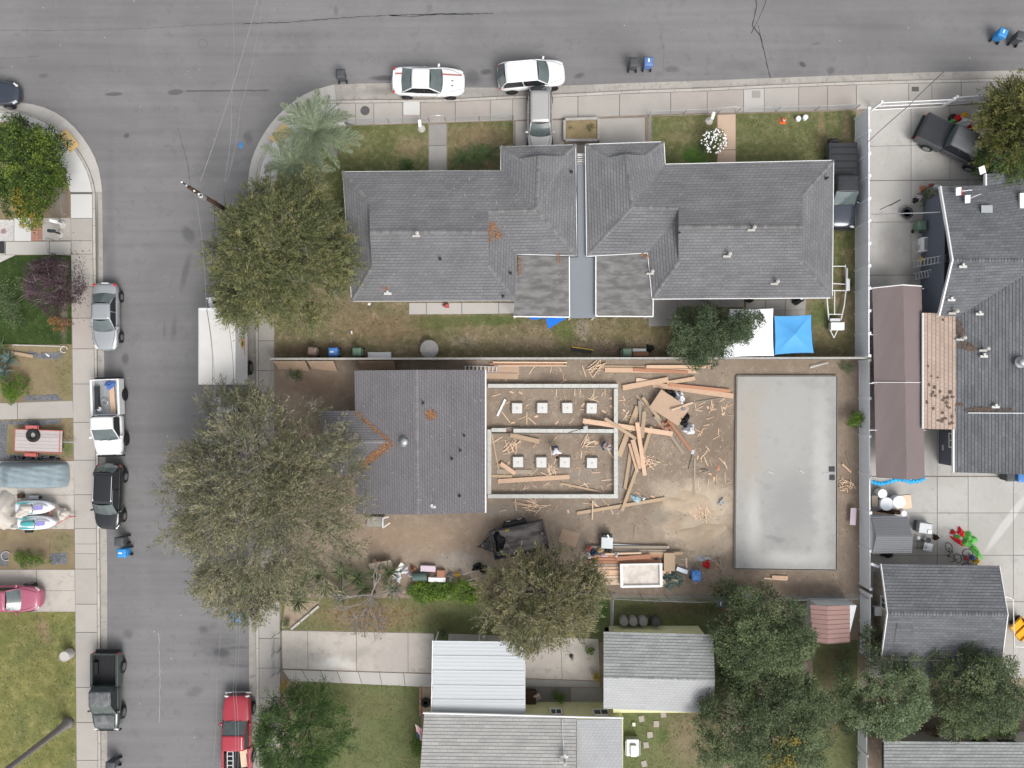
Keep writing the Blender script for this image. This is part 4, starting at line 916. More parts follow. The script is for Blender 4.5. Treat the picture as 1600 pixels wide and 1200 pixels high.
litter(380, along((555, 644), (606, 687), 3, 2.5), '', 'thin line of orange leaves in the north valley of the mauve house roof', zC)
litter(330, lambda: (random.gauss(673, 4.2), random.gauss(648, 3.6)), '', 'small round heap of orange leaves on the mauve roof slope', zC)
FA = [['A', 'G1', 'Rl', 'Rr', 'N3', 'J', 'V'], ['B', 'G2', 'Rl', 'Rr', 'H1', 'S1'], ['N3', 'V2', 'V3', 'Cc', 'J'], ['V2', 'H1', 'S1', 'V3']]
zA = zroof(FA, PA)
litter(260, along((766, 347), (780, 372), 6, 8), '', 'orange leaf heap beside the dormer step of the long grey roof', zA)
litter(120, along((766, 350), (766, 378), 3, 3), '', 'orange leaves lining the dormer step of the long grey roof', zA)
litter(70, lambda: (random.gauss(602, 2), random.gauss(451, 2)), '', 'little heap of orange leaves near the south eave of the long grey roof', zA)
litter(90, along((811, 400), (811, 430), 4, 3), '', 'orange leaves caught along the left edge of the felt patio roof', lambda x, y: 2.8)
litter(60, along((872, 395), (874, 412), 4, 3), '', 'orange leaves at the top of the left felt patio roof', lambda x, y: 2.82)
litter(60, along((1002, 397), (1012, 402), 3, 3), '', 'orange leaves at the top corner of the right felt patio roof', lambda x, y: 2.8)
zB = zroof([['A', 'G1', 'Rl', 'Rr', 'N3', 'J', 'V'], ['B', 'G2', 'Rl', 'Rr', 'H1', 'S1'], ['N3', 'V2', 'V3', 'Cc', 'J']], PB)
for nme, zf, x0, x1, y0, y1, n in (('left grey', zA, 590, 900, 275, 465, 170), ('right grey', zB, 925, 1290, 260, 460, 150), ('mauve', zC, 560, 755, 582, 800, 110)):
 mb = MB()
 for _ in range(n):
  x, y = random.uniform(x0, x1), random.uniform(y0, y1); z = zf(x, y); s_ = random.choice([.02, .03, .03, .05]); mb.box((*G(x, y, z), z+.05), (s_*random.uniform(1, 4), s_, .01), random.random()*3)
 mb.build('roof_debris', 'concrete_grey', kind='stuff', label='small pale twigs and scraps scattered over the '+nme+' roof')
# ---- right-hand dark house
hD = thing('house', 'dark slate shingled house with blue walls and a white gable rake beside the gated yard', 'house', (*G(1560, 500), 0))
e1 = 3.0
VD = dict(n1=(1470, 291, e1), nr=(1489, 406, 4.55), s1=(1468, 494, 3.35), n2=(1541, 290, e1), n3=(1541, 272, e1), n4=(1720, 262, e1), k1=(1541, 320, 3.42), k2=(1640, 386, 4.35), r3=(1720, 406, 4.55), v1=(1500, 494, 3.35), v2=(1640, 407, 4.53), p1=(1490, 494, 3.2), p2=(1490, 739, 3.2), p3=(1720, 745, 5.1), p4=(1720, 400, 5.1))
FD = [['n1', 'nr', 'r3', 'k2', 'k1', 'n2'], ['n3', 'n4', 'k2', 'k1'], ['nr', 's1', 'v1', 'v2'], ['v1', 'v2', 'p4', 'p3', 'p2', 'p1']]
VD['v1'] = (1498, 494, 3.28); VD['v2'] = (1640, 405, 4.5)
FD = [['n1', 'nr', 'r3', 'k2', 'k1', 'n2'], ['n2', 'k1', 'k2', 'n4', 'n3'], ['nr', 's1', 'v1', 'v2', 'r3']]
ro, PD = roof(hD, VD, FD, 'shingle_slate', 'underlay', ridges=[('nr', 'r3')], capm='shingle_slate', exp=.21)
V2 = dict(p1=(1492, 492, 3.12), p2=(1491, 738, 3.12), p3=(1720, 745, 4.6), p4=(1720, 352, 4.6))
ro2, PD2 = roof(hD, V2, [['p1', 'p2', 'p3', 'p4']], 'shingle_slate', 'underlay', exp=.21)
for a, b_ in (('n1', 'nr'), ('nr', 's1'), ('n3', 'n2')):
 p, q = PD[a], PD[b_]; n = Vector((-1, 0, 0)); vs = [p+Vector((0, 0, .08)), q+Vector((0, 0, .08)), q-Vector((0, 0, .18)), p-Vector((0, 0, .18))]; vs += [v+n*.09 for v in vs]
 MB().add(vs, [(3, 2, 1, 0), (4, 5, 6, 7), (0, 1, 5, 4), (2, 3, 7, 6), (1, 2, 6, 5), (3, 0, 4, 7)]).build('rake_board', 'white_paint', hD, world=True)
p, q = PD2['p1'], PD2['p2']; q0 = Vector(G3(1491, 671, 3.12))
MB().box(((q.x-.06), (q0.y+q.y)/2, 3.08), (.1, abs(q0.y-q.y), .18)).build('rake_board', 'white_paint', hD, world=True)
xw = G(1488, 0, 3.0)[0]
nn, ss, rr_ = PD['n1'], PD['s1'], PD['nr']
MB().add([(nn.x+.28, nn.y-.4, .05), (nn.x+.28, nn.y-.4, nn.z), (rr_.x-.5, rr_.y, rr_.z-.1), (ss.x+.28, ss.y+.2, ss.z-.05), (ss.x+.28, ss.y+.2, .05)], [(0, 1, 2, 3, 4)]).build('wall', 'stucco_blue', hD, world=True)
MB().prism([(nn.x+.3, nn.y-.4), (nn.x+.3, PD2['p1'].y), (nn.x+12, PD2['p1'].y), (nn.x+12, nn.y-.4)], .05, 2.9).build('wall', 'stucco_blue', hD, world=True)
xa = G(1465.5, 0)[0]
MB().prism([(xa, G(0, 671, 0)[1]), (xa, G(0, 724, 0)[1]), (xa+9, G(0, 731, 0)[1]), (xa+9, G(0, 600, 0)[1]), (xa, G(0, 600, 0)[1])], .05, 2.95).build('wall', 'stucco_blue', hD, world=True)
window(hD, (xa-.01, G(0, 688, 1.7)[1], 2.05), R(180), .95, 1.0)
window(hD, (nn.x+.27, G(0, 390, 2)[1], 1.9), R(180), .9, .8, fm='stucco_grey', mull=0)
MB().box((xa-.02, G(0, 699, .6)[1], .7), (.05, .4, .16)).build('hose_bib_plate', 'pink_panel', hD, world=True)
V3 = dict(a=(1443, 489, 2.85), b=(1443, 670, 2.85), c=(1493, 671, 3.15), d=(1493, 489, 3.15))
po, PP = roof(hD, V3, [['a', 'b', 'c', 'd']], 'shingle_tan', 'underlay_tan', exp=.26, tab=.3)
po.name = 'porch_roof'
MB().box((PP['a'].x-.04, (PP['a'].y+PP['b'].y)/2, 2.8), (.07, PP['a'].y-PP['b'].y, .14)).build('fascia_board', 'white_paint', hD, world=True)
MB().prism([(PP['a'].x+.3, PP['a'].y-.1), (PP['a'].x+.3, PP['b'].y+.1), (PP['c'].x, PP['b'].y+.1), (PP['c'].x, PP['a'].y-.1)], .05, 2.78).build('wall', 'stucco_tan', hD, world=True)
mat('rust_stain', (.13, .095, .075), var=.3, scale=5)
zD = zroof([['p1', 'p2', 'p3', 'p4']], PD2)
def debris(blobs, label, z, n=150, m='rust_stain'):
 mb = MB()
 for (x, y, rx, ry) in blobs:
  for _ in range(n):
   a = random.random()*6.28; r = random.random()**.5
   px, py = x+rx*r*math.cos(a), y+ry*r*math.sin(a); zz = z(px, py); X, Y = G(px, py, zz)
   s_ = random.uniform(.03, .08); mb.box((X, Y, zz+.05), (s_, s_*.6, .015), random.random()*3)
 mb.build('leaf_debris', m, kind='stuff', label=label)
debris([(1494, 508, 10, 8), (1500, 518, 6, 8), (1508, 540, 13, 6), (1517, 545, 8, 4), (1489, 500, 6, 4)], 'brown leaf debris blown onto the slate roof beside the porch', lambda x, y: zD(x, y), 260)
debris([(1490, 637, 3, 10), (1495, 632, 12, 2), (1545, 641, 40, 3.2), (1530, 640, 20, 4)], 'brown debris lying along the step of the slate roof', lambda x, y: zD(x, y), 260)
debris([(random.uniform(1447, 1488), random.uniform(600, 665), random.uniform(1, 3.2), random.uniform(1, 3)) for _ in range(26)]+[(1473, 500, 1.2, 1.5), (1450, 572, 1.2, 1.5), (1455, 588, 1, 1), (1465, 590, 1.5, .6)], 'dark flakes scattered over the tan porch roof', lambda x, y: 2.85+(x-1443)/50*.3, 30)
p, q = Vector(G3(1512, 645, 3.3)), Vector(G3(1640, 646, 4.1))
MB().box(((p+q)/2), ((q-p).length, .06, .16), 0, 0, -math.atan2(q.z-p.z, q.x-p.x)).build('flashing', 'alum', hD, world=True)
for x, y, z, k in ((1504, 417, 4.5, 'box'), (1486, 469, 3.7, 'box'), (1490, 487, 3.5, 'flue'), (1530, 491, 3.5, 'box'), (1502, 528, 3.25, 'flue'), (1537, 557, 3.5, 'box'), (1595, 566, 4.0, 'dome'), (1555, 636, 3.6, 'box'), (1538, 545, 3.5, 'flue')): vent(hD, x, y, z+.05, k)
MB().box((*G(1541, 327, 3.6), 3.66), (.75, .5, .06)).build('patch_panel', 'galv', hD, world=True)
sk = MB(); x, y = G(1598, 314, 3.5)
sk.box((x, y, 3.55), (.5, 1.0, .16)).build('skylight', 'white_paint', hD, world=True)
for px, py, lab, red in ((1493, 301, 'white and red rectangular antenna mounted at the north eave of the slate roof', True), (1507, 313, 'white bracket dish with a long arm on the slate roof', False)):
 d = thing('antenna', lab, 'antenna', G3(px, py, 3.3))
 MB().box((0, 0, .35), (.34, .52, .08), .1, .2).build('panel', 'white_paint', d)
 if red: MB().box((.19, 0, .37), (.04, .52, .1), .1).build('trim', 'cloth_red', d)
 MB().tube([(0, 0, .3), (.9, .35 if not red else .1, .35)], .025, 6).tube([(0, 0, .3), (0, 0, -.35)], .03, 6).build('mast', 'alum', d)
# ---- garage, small shed, red shed, pale roof
hE = thing('garage', 'slate shingled garage with tan siding south of the concrete yard', 'garage', (*G(1470, 960), 0))
VE = dict(a=(1377, 881, 2.75), b=(1561, 884, 2.75), r1=(1387, 958, 3.75), r2=(1574, 960, 3.75), c=(1378, 1024, 2.8), d=(1565, 1030, 2.8))
roE, PE = roof(hE, VE, [['a', 'r1', 'r2', 'b'], ['r1', 'c', 'd', 'r2']], 'shingle_slate', 'underlay', ridges=[('r1', 'r2')], capm='shingle_slate', exp=.2)
V5 = dict(a=(1396, 1025, 2.7), b=(1517, 1029, 2.7), c=(1517, 1060, 2.45), d=(1396, 1060, 2.45))
roof(hE, V5, [['a', 'd', 'c', 'b']], 'shingle_slate', 'underlay')
for a, b_ in (('a', 'r1'), ('r1', 'c'), ('b', 'r2'), ('r2', 'd')):
 p, q = PE[a], PE[b_]; n = Vector((-1 if a in 'ar1' and b_ in 'r1c' else 1, 0, 0)); vs = [p+Vector((0, 0, .05)), q+Vector((0, 0, .05)), q-Vector((0, 0, .12)), p-Vector((0, 0, .12))]; vs += [v+n*.05 for v in vs]
 MB().add(vs, [(3, 2, 1, 0), (4, 5, 6, 7), (0, 1, 5, 4), (2, 3, 7, 6)]).build('rake_board', 'white_paint', hE, world=True)
xg = G(1364, 0)[0]; ya, yb = G(0, 893, 0)[1], G(0, 1012, 0)[1]
MB().prism([(xg, ya), (xg+7.6, ya), (xg+7.6, yb), (xg, yb)], .05, 2.68).add([(xg, ya, 2.68), (xg, yb, 2.68), (xg, (ya+yb)/2, 3.6)], [(0, 1, 2)]).build('wall', 'stucco_beige', hE, world=True)
for i in range(9): MB().box((xg-.02, ya+(yb-ya)*(i+.5)/9, 1.4), (.03, .05, 2.6)).build('siding_batten', 'stucco_beige', hE, world=True)
window(hE, (xg-.01, G(0, 941, 1.6)[1], 1.75), R(180), .8, .8)
ac = thing('air_conditioner', 'white window air conditioner jutting from the tan garage wall', 'air conditioner', (xg-.25, G(0, 954, 1.2)[1], 1.0))
MB().box((0, 0, .22), (.5, .62, .42)).build('case', 'white_paint', ac, bev=.02); MB().box((-.26, 0, .22), (.02, .5, .3)).build('grille', 'galv', ac)
sE = thing('shed', 'small dark grey resin shed beside the white fence', 'shed', (*G(1395, 840), 0))
z1, z2 = 2.0, 2.45
VS = dict(a=(1361, 808, z1), b=(1418, 807, z1), r1=(1369, 839, z2), r2=(1426, 839, z2), c=(1363, 865, z1), d=(1425, 864, z1))
PS = {k: Vector(G3(*v)) for k, v in VS.items()}
rs = MB().add([PS[k] for k in ('a', 'r1', 'r2', 'b', 'c', 'd')], [(0, 1, 2, 3), (1, 4, 5, 2)]).build('roof', 'shed_grey', sE, world=True); rs.modifiers.new('s', 'SOLIDIFY').thickness = .05
for i in range(1, 9):
 for t, (A, B, Cc, Dd) in enumerate((('a', 'b', 'r1', 'r2'), ('c', 'd', 'r1', 'r2'))):
  l = PS[A].lerp(PS[Cc], i/9); r_ = PS[B].lerp(PS[Dd], i/9)
  MB().box((l+r_)/2+Vector((0, 0, .015)), ((l-r_).length, .025, .02)).build('rib', 'shed_grey', rs, world=True)
MB().prism([(PS['a'].x+.08, PS['a'].y-.1), (PS['b'].x-.1, PS['a'].y-.1), (PS['b'].x-.1, PS['c'].y+.1), (PS['a'].x+.08, PS['c'].y+.1)], .1, 1.95).build('wall', 'shed_white', sE, world=True)
sF = thing('shed', 'small reddish brown metal shed with a white side beside the dark trees', 'shed', (*G(1298, 970), 0))
VS = dict(a=(1266, 945, 2.0), r1=(1293, 947, 2.35), b=(1328, 946, 2.0), c=(1270, 1003, 2.0), r2=(1294, 1006, 2.35), d=(1328, 1003, 2.0))
PS = {k: Vector(G3(*v)) for k, v in VS.items()}
rs = MB().add([PS[k] for k in ('a', 'r1', 'r2', 'c', 'b', 'd')], [(0, 3, 2, 1), (1, 2, 5, 4)]).build('roof', 'shed_brown', sF, world=True); rs.modifiers.new('s', 'SOLIDIFY').thickness = .03
for i in range(0, 9):
 t = i/8
 for A, B, E_, F_ in (('a', 'c', 'r1', 'r2'), ('b', 'd', 'r1', 'r2')):
  l, r_ = PS[A].lerp(PS[B], t), PS[E_].lerp(PS[F_], t); d = r_-l
  MB().tube([l+Vector((0, 0, .015)), r_+Vector((0, 0, .015))], .018, 5).build('rib', 'shed_brown', rs, world=True)
MB().prism([(G(1241, 0)[0]*1.0+.9, G(0, 934)[1]), (G(1320, 0)[0], G(0, 934)[1]), (PS['b'].x-.1, PS['d'].y+.1), (PS['a'].x+.1, PS['d'].y+.1)], .1, 1.95).build('wall', 'shed_white', sF, world=True)
hF = thing('house', 'house with a pale weathered shingle roof at the bottom right corner', 'house', (*G(1500, 1200), 0))
V6 = dict(a=(1381, 1158, 2.8), b=(1640, 1160, 2.8), c=(1640, 1290, 4.4), d=(1381, 1290, 4.4))
roof(hF, V6, [['a', 'd', 'c', 'b']], 'shingle_pale', 'underlay_pale', exp=.2)
xx, yy = G(1392, 1142, 0)
MB().prism([(xx, yy), (xx+14, yy), (xx+14, yy-8), (xx, yy-8)], .05, 2.7).build('wall', 'concrete_pale', hF, world=True)
for px in (1530, 1570): window(hF, (G(px, 0, 1.5)[0], yy+.01, 2.0), R(90), 1.0, .9, fm='dark_metal')
MB().box((*G(1380, 1200, 2.7), 2.72), (.14, 5, .14)).build('rake_board', 'dark_metal', hF, world=True)
# ---- southern house with yellow wall
hG = thing('house', 'yellow walled house with weathered pale shingle roof behind the striped flag', 'house', (*G(800, 1200), 0))
V7 = dict(a=(663, 1115, 2.9), b=(900, 1121, 2.9), c=(900, 1290, 4.6), d=(650, 1290, 4.6))
roof(hG, V7, [['a', 'd', 'c', 'b']], 'shingle_worn', 'underlay_pale', exp=.22, tab=.5)
V8 = dict(a=(901, 1124, 2.86), b=(972, 1124, 2.86), c=(974, 1290, 2.98), d=(901, 1290, 2.98))
roof(hG, V8, [['a', 'd', 'c', 'b']], 'shingle_white', 'underlay_pale', exp=.2, tab=.3)
p, q = Vector(G(661, 1114, 2.9)), Vector(G(974, 1122, 2.9)); d = q-p
MB().box((*((p+q)/2), 2.86), (d.length, .08, .16), math.atan2(d.y, d.x)).build('fascia_board', 'white_paint', hG, world=True)
x0, y0 = G(700, 1093, 0); x1, y1 = G(960, 1098, 0)
y0 = G(0, 1095, 0)[1]; x0 = G(676, 0)[0]; x1 = G(965, 0)[0]+0
MB().prism([(x0, y0), (x1, y0-.05), (x1, y0-9), (x0, y0-9)], .05, 2.8).build('wall', 'stucco_yellow', hG, world=True)
for i in range(12): MB().box((x0+(x1-x0)*(i+.7)/12.5, y0+.008, 1.4), (.03, .03, 2.6)).build('siding_batten', 'stucco_yellow', hG, world=True)
window(hG, (G(869, 0, 2)[0], y0+.01, 1.95), R(90), .75, .9); window(hG, (G(939, 0, 2)[0], y0-.03, 1.95), R(90), 1.0, .9)
vent(hG, 882, 1188, 3.9, 'flue'); vent(hG, 882, 1182, 3.85, 'box')
MB().tube([G3(878, 1125, 3.05), G3(881, 1180, 3.6)], .03, 6).build('conduit', 'alum', hG, world=True)
hH = thing('garage', 'pale grey shingled garage with a thin yellow wall beside the dark trees', 'garage', (*G(1030, 1050), 0))
V9 = dict(a=(943, 987, 2.7), b=(1114, 991, 2.7), r1=(943, 1058, 3.6), r2=(1117, 1062, 3.6), c=(943, 1107, 2.75), d=(1114, 1114, 2.75))
roof(hH, V9, [['a', 'r1', 'r2', 'b']], 'shingle_pale', 'underlay_pale', exp=.2, tab=.32, ridges=[('r1', 'r2')], capm='shingle_pale', cap_w=.16)
roof(hH, V9, [['r1', 'c', 'd', 'r2']], 'shingle_white', 'underlay_pale', exp=.2, tab=.32)  # sunnier south slope: its brighter light put into a paler shingle colour
x0, y0 = G(951, 977, 0); x1, y1 = G(1090, 1090, 0)
MB().prism([(x0, y0), (x1, y0), (x1+.3, y1), (x0, y1)], .05, 2.62).build('wall', 'stucco_yellow', hH, world=True)
cp = thing('carport', 'white sheet metal carport over the driveway beside the yellow house', 'carport', (*G(748, 1060), 0))
ys = [1001, 1024, 1047, 1070, 1092, 1114]
for i in range(5):
 q = [(677-.3*i, ys[i]), (820, ys[i]+1.5), (820, ys[i+1]+1.5), (676-.3*i, ys[i+1])]; P = [Vector(G(a, b_, 2.5)) for a, b_ in q]
 n = 12; vs = []
 for j in range(n+1):
  A, B = P[0].lerp(P[3], j/n), P[1].lerp(P[2], j/n); zz = 2.5+(.008 if j % 3 == 0 else 0)+(.03 if j == 0 else 0)
  vs += [(A.x, A.y, zz), (B.x, B.y, zz)]
 sh_ = MB().add(vs, [(2*j, 2*j+2, 2*j+3, 2*j+1) for j in range(n)]).build('roof_panel', 'metal_sheet', cp, world=True); sh_.modifiers.new('s', 'SOLIDIFY').thickness = .015
for x, y in ((680, 1004), (817, 1005), (680, 1110), (748, 1003)): MB().box((*G(x, y, 2.4), 1.25), (.09, .09, 2.4)).build('post', 'white_paint', cp, world=True)
for x0_, y0_, x1_, y1_ in ((676, 1001, 674, 1115), (820, 1002, 820, 1116)):
 p, q = Vector(G(x0_, y0_, 2.5)), Vector(G(x1_, y1_, 2.5)); d = q-p
 MB().box((*((p+q)/2), 2.44), (d.length, .06, .12), math.atan2(d.y, d.x)).build('gutter_edge', 'white_paint', cp, world=True)
cb = thing('canopy', 'long brown fabric canopy between the white fence and the blue walled house', 'canopy', (*G(1404, 600), 0))
VQ = [(1363, 451), (1411, 446), (1440, 448), (1369, 746), (1417, 749), (1445, 748)]
for (a, b_, zz) in (((1363, 451, 2.5), (1366, 601, 2.5), 0),): pass
def clothquad(q, m, par, name='canopy_panel', nu=14, nv=24, sag=.05, amp=.012, seed=0):
 P = [Vector(G3(*a)) for a in q]; vs = []
 for j in range(nv+1):
  for i in range(nu+1):
   u, v = i/nu, j/nv; p = P[0].lerp(P[1], u).lerp(P[3].lerp(P[2], u), v)
   p.z += -sag*math.sin(math.pi*u)*math.sin(math.pi*v)+amp*math.sin(u*17+v*23+seed+3*math.sin(v*9+u*5)); vs.append(p)
 return MB().add(vs, [(j*(nu+1)+i, (j+1)*(nu+1)+i, (j+1)*(nu+1)+i+1, j*(nu+1)+i+1) for j in range(nv) for i in range(nu)]).build(name, m, par, smooth=True, world=True)
for v0, v1 in ((0, .5), (.5, 1)):
 def at(a, b_): return lerp2(a, b_, v0), lerp2(a, b_, v1)
 L0, L1_ = at((1363, 451), (1369, 746)); M0, M1 = at((1411, 446), (1417, 749)); R0, R1_ = at((1440, 448), (1445, 748))
 clothquad([(*L0, 2.4), (*M0, 3.15), (*M1, 3.15), (*L1_, 2.4)], 'canopy_brown', cb, seed=v0)
 clothquad([(*M0, 3.15), (*R0, 2.55), (*R1_, 2.55), (*M1, 3.15)], 'canopy_brown', cb, seed=v0+2)
for y in (451, 523, 599, 672, 746):
 MB().tube([(G(1360, y, 0)[0]-.4+.45, G(0, y, 1)[1], .1), (G(1362, y, 2.4)[0], G(0, y, 2.4)[1], 2.4)], .035, 6).build('leg', 'white_paint', cb, world=True)
 MB().tube([G3(1358, y, 2.2), G3(1370, y, 2.45)], .03, 6).build('brace', 'white_paint', cb, world=True)
 MB().tube([G3(1442, y, 2.45), (G(1446, y, 0)[0], G(0, y, 0)[1], .1)], .035, 6).build('leg', 'white_paint', cb, world=True)
MB().tube([G3(1363, 450, 2.45), G3(1411, 445, 3.2), G3(1440, 447, 2.6)], .04, 6).tube([G3(1362, 597.5, 2.5), G3(1414, 597.5, 3.19), G3(1442, 597.5, 2.58)], .022, 6).build('frame_bow', 'white_paint', cb, world=True)
tb = []
mb = MB(); n = 46; vs = []
for i in range(n+1):
 u = i/n; x = 1362+84*u; y = 747+3.2*math.sin(u*9)+(-5*max(0, u-.75)*4 if u > .75 else 2); hgt = 2.5+.6*math.sin(u*math.pi)*.5
 for j, (dy, dz) in enumerate(((0, 0), (3, .1), (6.5, -.05), (4, -.5))):
  vs.append(G3(x, y+dy+1.2*math.sin(i*1.9+j), hgt+dz+.06*math.sin(i*2.3+j*2)))
mb.add(vs, [(4*i+j, 4*i+j+1, 4*i+j+5, 4*i+j+4) for i in range(n) for j in range(3)]).build('tarp', 'tarp_cyan', smooth=True, label='crumpled bright blue tarp along the south end of the brown canopy', cat='tarp')
def peaked(name, lab, q, m, z0, z1):
 o = thing(name, lab, 'canopy', (*G(sum(a[0] for a in q)/4, sum(a[1] for a in q)/4), 0)); P = [Vector(G3(a[0], a[1], z0)) for a in q]; c = sum(P, Vector())/4+Vector((0, 0, z1-z0))
 for i in range(4):
  A, B = P[i], P[(i+1) % 4]; n = 8; vs = []
  for j in range(n+1):
   for k in range(n+1):
    t = j/n; e = A.lerp(B, k/n); p = c.lerp(e, t); p.z -= .09*math.sin(math.pi*t)-.02*math.sin(k*1.7+i)*t; p = p+(c-p)*.03*math.sin(math.pi*k/n)*t; vs.append(p)
  MB().add(vs, [(j*(n+1)+k, (j+1)*(n+1)+k, (j+1)*(n+1)+k+1, j*(n+1)+k+1) for j in range(n) for k in range(n)]).build('canopy_panel', m, o, smooth=True, world=True)
  MB().add([A, B, B-Vector((0, 0, .22)), A-Vector((0, 0, .22))], [(0, 1, 2, 3)]).build('valance', m, o, world=True)
  MB().tube([A-Vector((0, 0, .02)), (A.x, A.y, .1)], .025, 6).build('leg', 'alum', o, world=True)
 return o
peaked('canopy', 'sky blue pop up canopy next to the white boat trailer', [(1210, 494), (1267, 492), (1271, 551), (1211, 554)], 'canopy_blue', 2.1, 2.4)
peaked('canopy', 'white pop up canopy between the dark tree and the blue canopy', [(1141, 483), (1208, 482), (1209, 556), (1130, 559)], 'canopy_white', 2.3, 2.6)
# ============================================================ VEGETATION
def crown_arrays(cen, dirs, per, rad, L, W, style, droop=.0, tone_c=None):
 n = len(cen); k = n*per
 c = np.repeat(cen, per, 0); d = np.repeat(dirs, per, 0)
 if style == 'spray':
  t = rng.random((k, 1)); tw = np.repeat(rng.normal(0, .42, (n, 3)), per, 0); ax = d+tw; ax /= np.linalg.norm(ax, axis=1, keepdims=True)
  p = c+ax*t*rad*2.6+rng.normal(0, .07, (k, 3)); p[:, 2:] -= droop*t**2*rad
  ld = ax+rng.normal(0, .36, (k, 3)); ld[:, 2] -= droop
 else:
  q = rng.normal(0, 1, (k, 3)); q /= np.linalg.norm(q, axis=1, keepdims=True); q[:, 2] = np.abs(q[:, 2])*.9-.25
  p = c+q*rad*rng.uniform(.45, 1, (k, 1)); ld = q*.8+d*.5+rng.normal(0, .6, (k, 3)); ld[:, 2] *= .5
 ld /= np.linalg.norm(ld, axis=1, keepdims=True)
 up = rng.normal(0, .45, (k, 3)); up[:, 2] += 1
 sd_ = np.cross(ld, up); sd_ /= np.linalg.norm(sd_, axis=1, keepdims=True)+1e-6
 l = L*rng.uniform(.6, 1.35, (k, 1)); w_ = W*rng.uniform(.7, 1.3, (k, 1))
 V = np.stack([p, p+ld*l*.45+sd_*w_/2, p+ld*l, p+ld*l*.45-sd_*w_/2], 1).reshape(-1, 3)
 tc = rng.normal(.5, .17, n) if tone_c is None else tone_c
 T = np.clip(np.repeat(tc, per)+rng.normal(0, .2, k), 0, 1)
 return V, T
def lobes_for(cx, cy, rx, ry, zb, zt, n, lr, seed, shape=None, wisp=0):
 r_ = np.random.default_rng(seed); out = []
 for i in range(n):
  a = r_.uniform(0, 2*math.pi); q = math.sqrt(r_.uniform(0, 1))
  if shape: a = round(a/(2*math.pi)*shape)*2*math.pi/shape+r_.normal(0, .10)
  e = 1+.10*math.sin(3*a+seed)+.08*math.sin(5*a+seed*2.3)+.06*math.sin(9*a+seed)
  x = cx+math.cos(a)*q*(rx-lr*.7)*e; y = cy+math.sin(a)*q*(ry-lr*.7)*e
  top = zb+(zt-zb)*math.sqrt(max(0, 1-q*q*.92)); z = top-lr*r_.uniform(.6, 1.5)
  if r_.random() < .25: z -= (top-zb)*r_.uniform(.2, .5)
  out.append((x, y, max(z, zb*.8), lr*r_.uniform(.65, 1.25)))
 if wisp:
  for i in range(wisp):
   a = r_.uniform(0, 2*math.pi); q = r_.uniform(.88, 1.08); out.append((cx+math.cos(a)*q*rx, cy+math.sin(a)*q*ry, zb+(zt-zb)*r_.uniform(.15, .5), lr*r_.uniform(.35, .6)))
 return np.array(out)
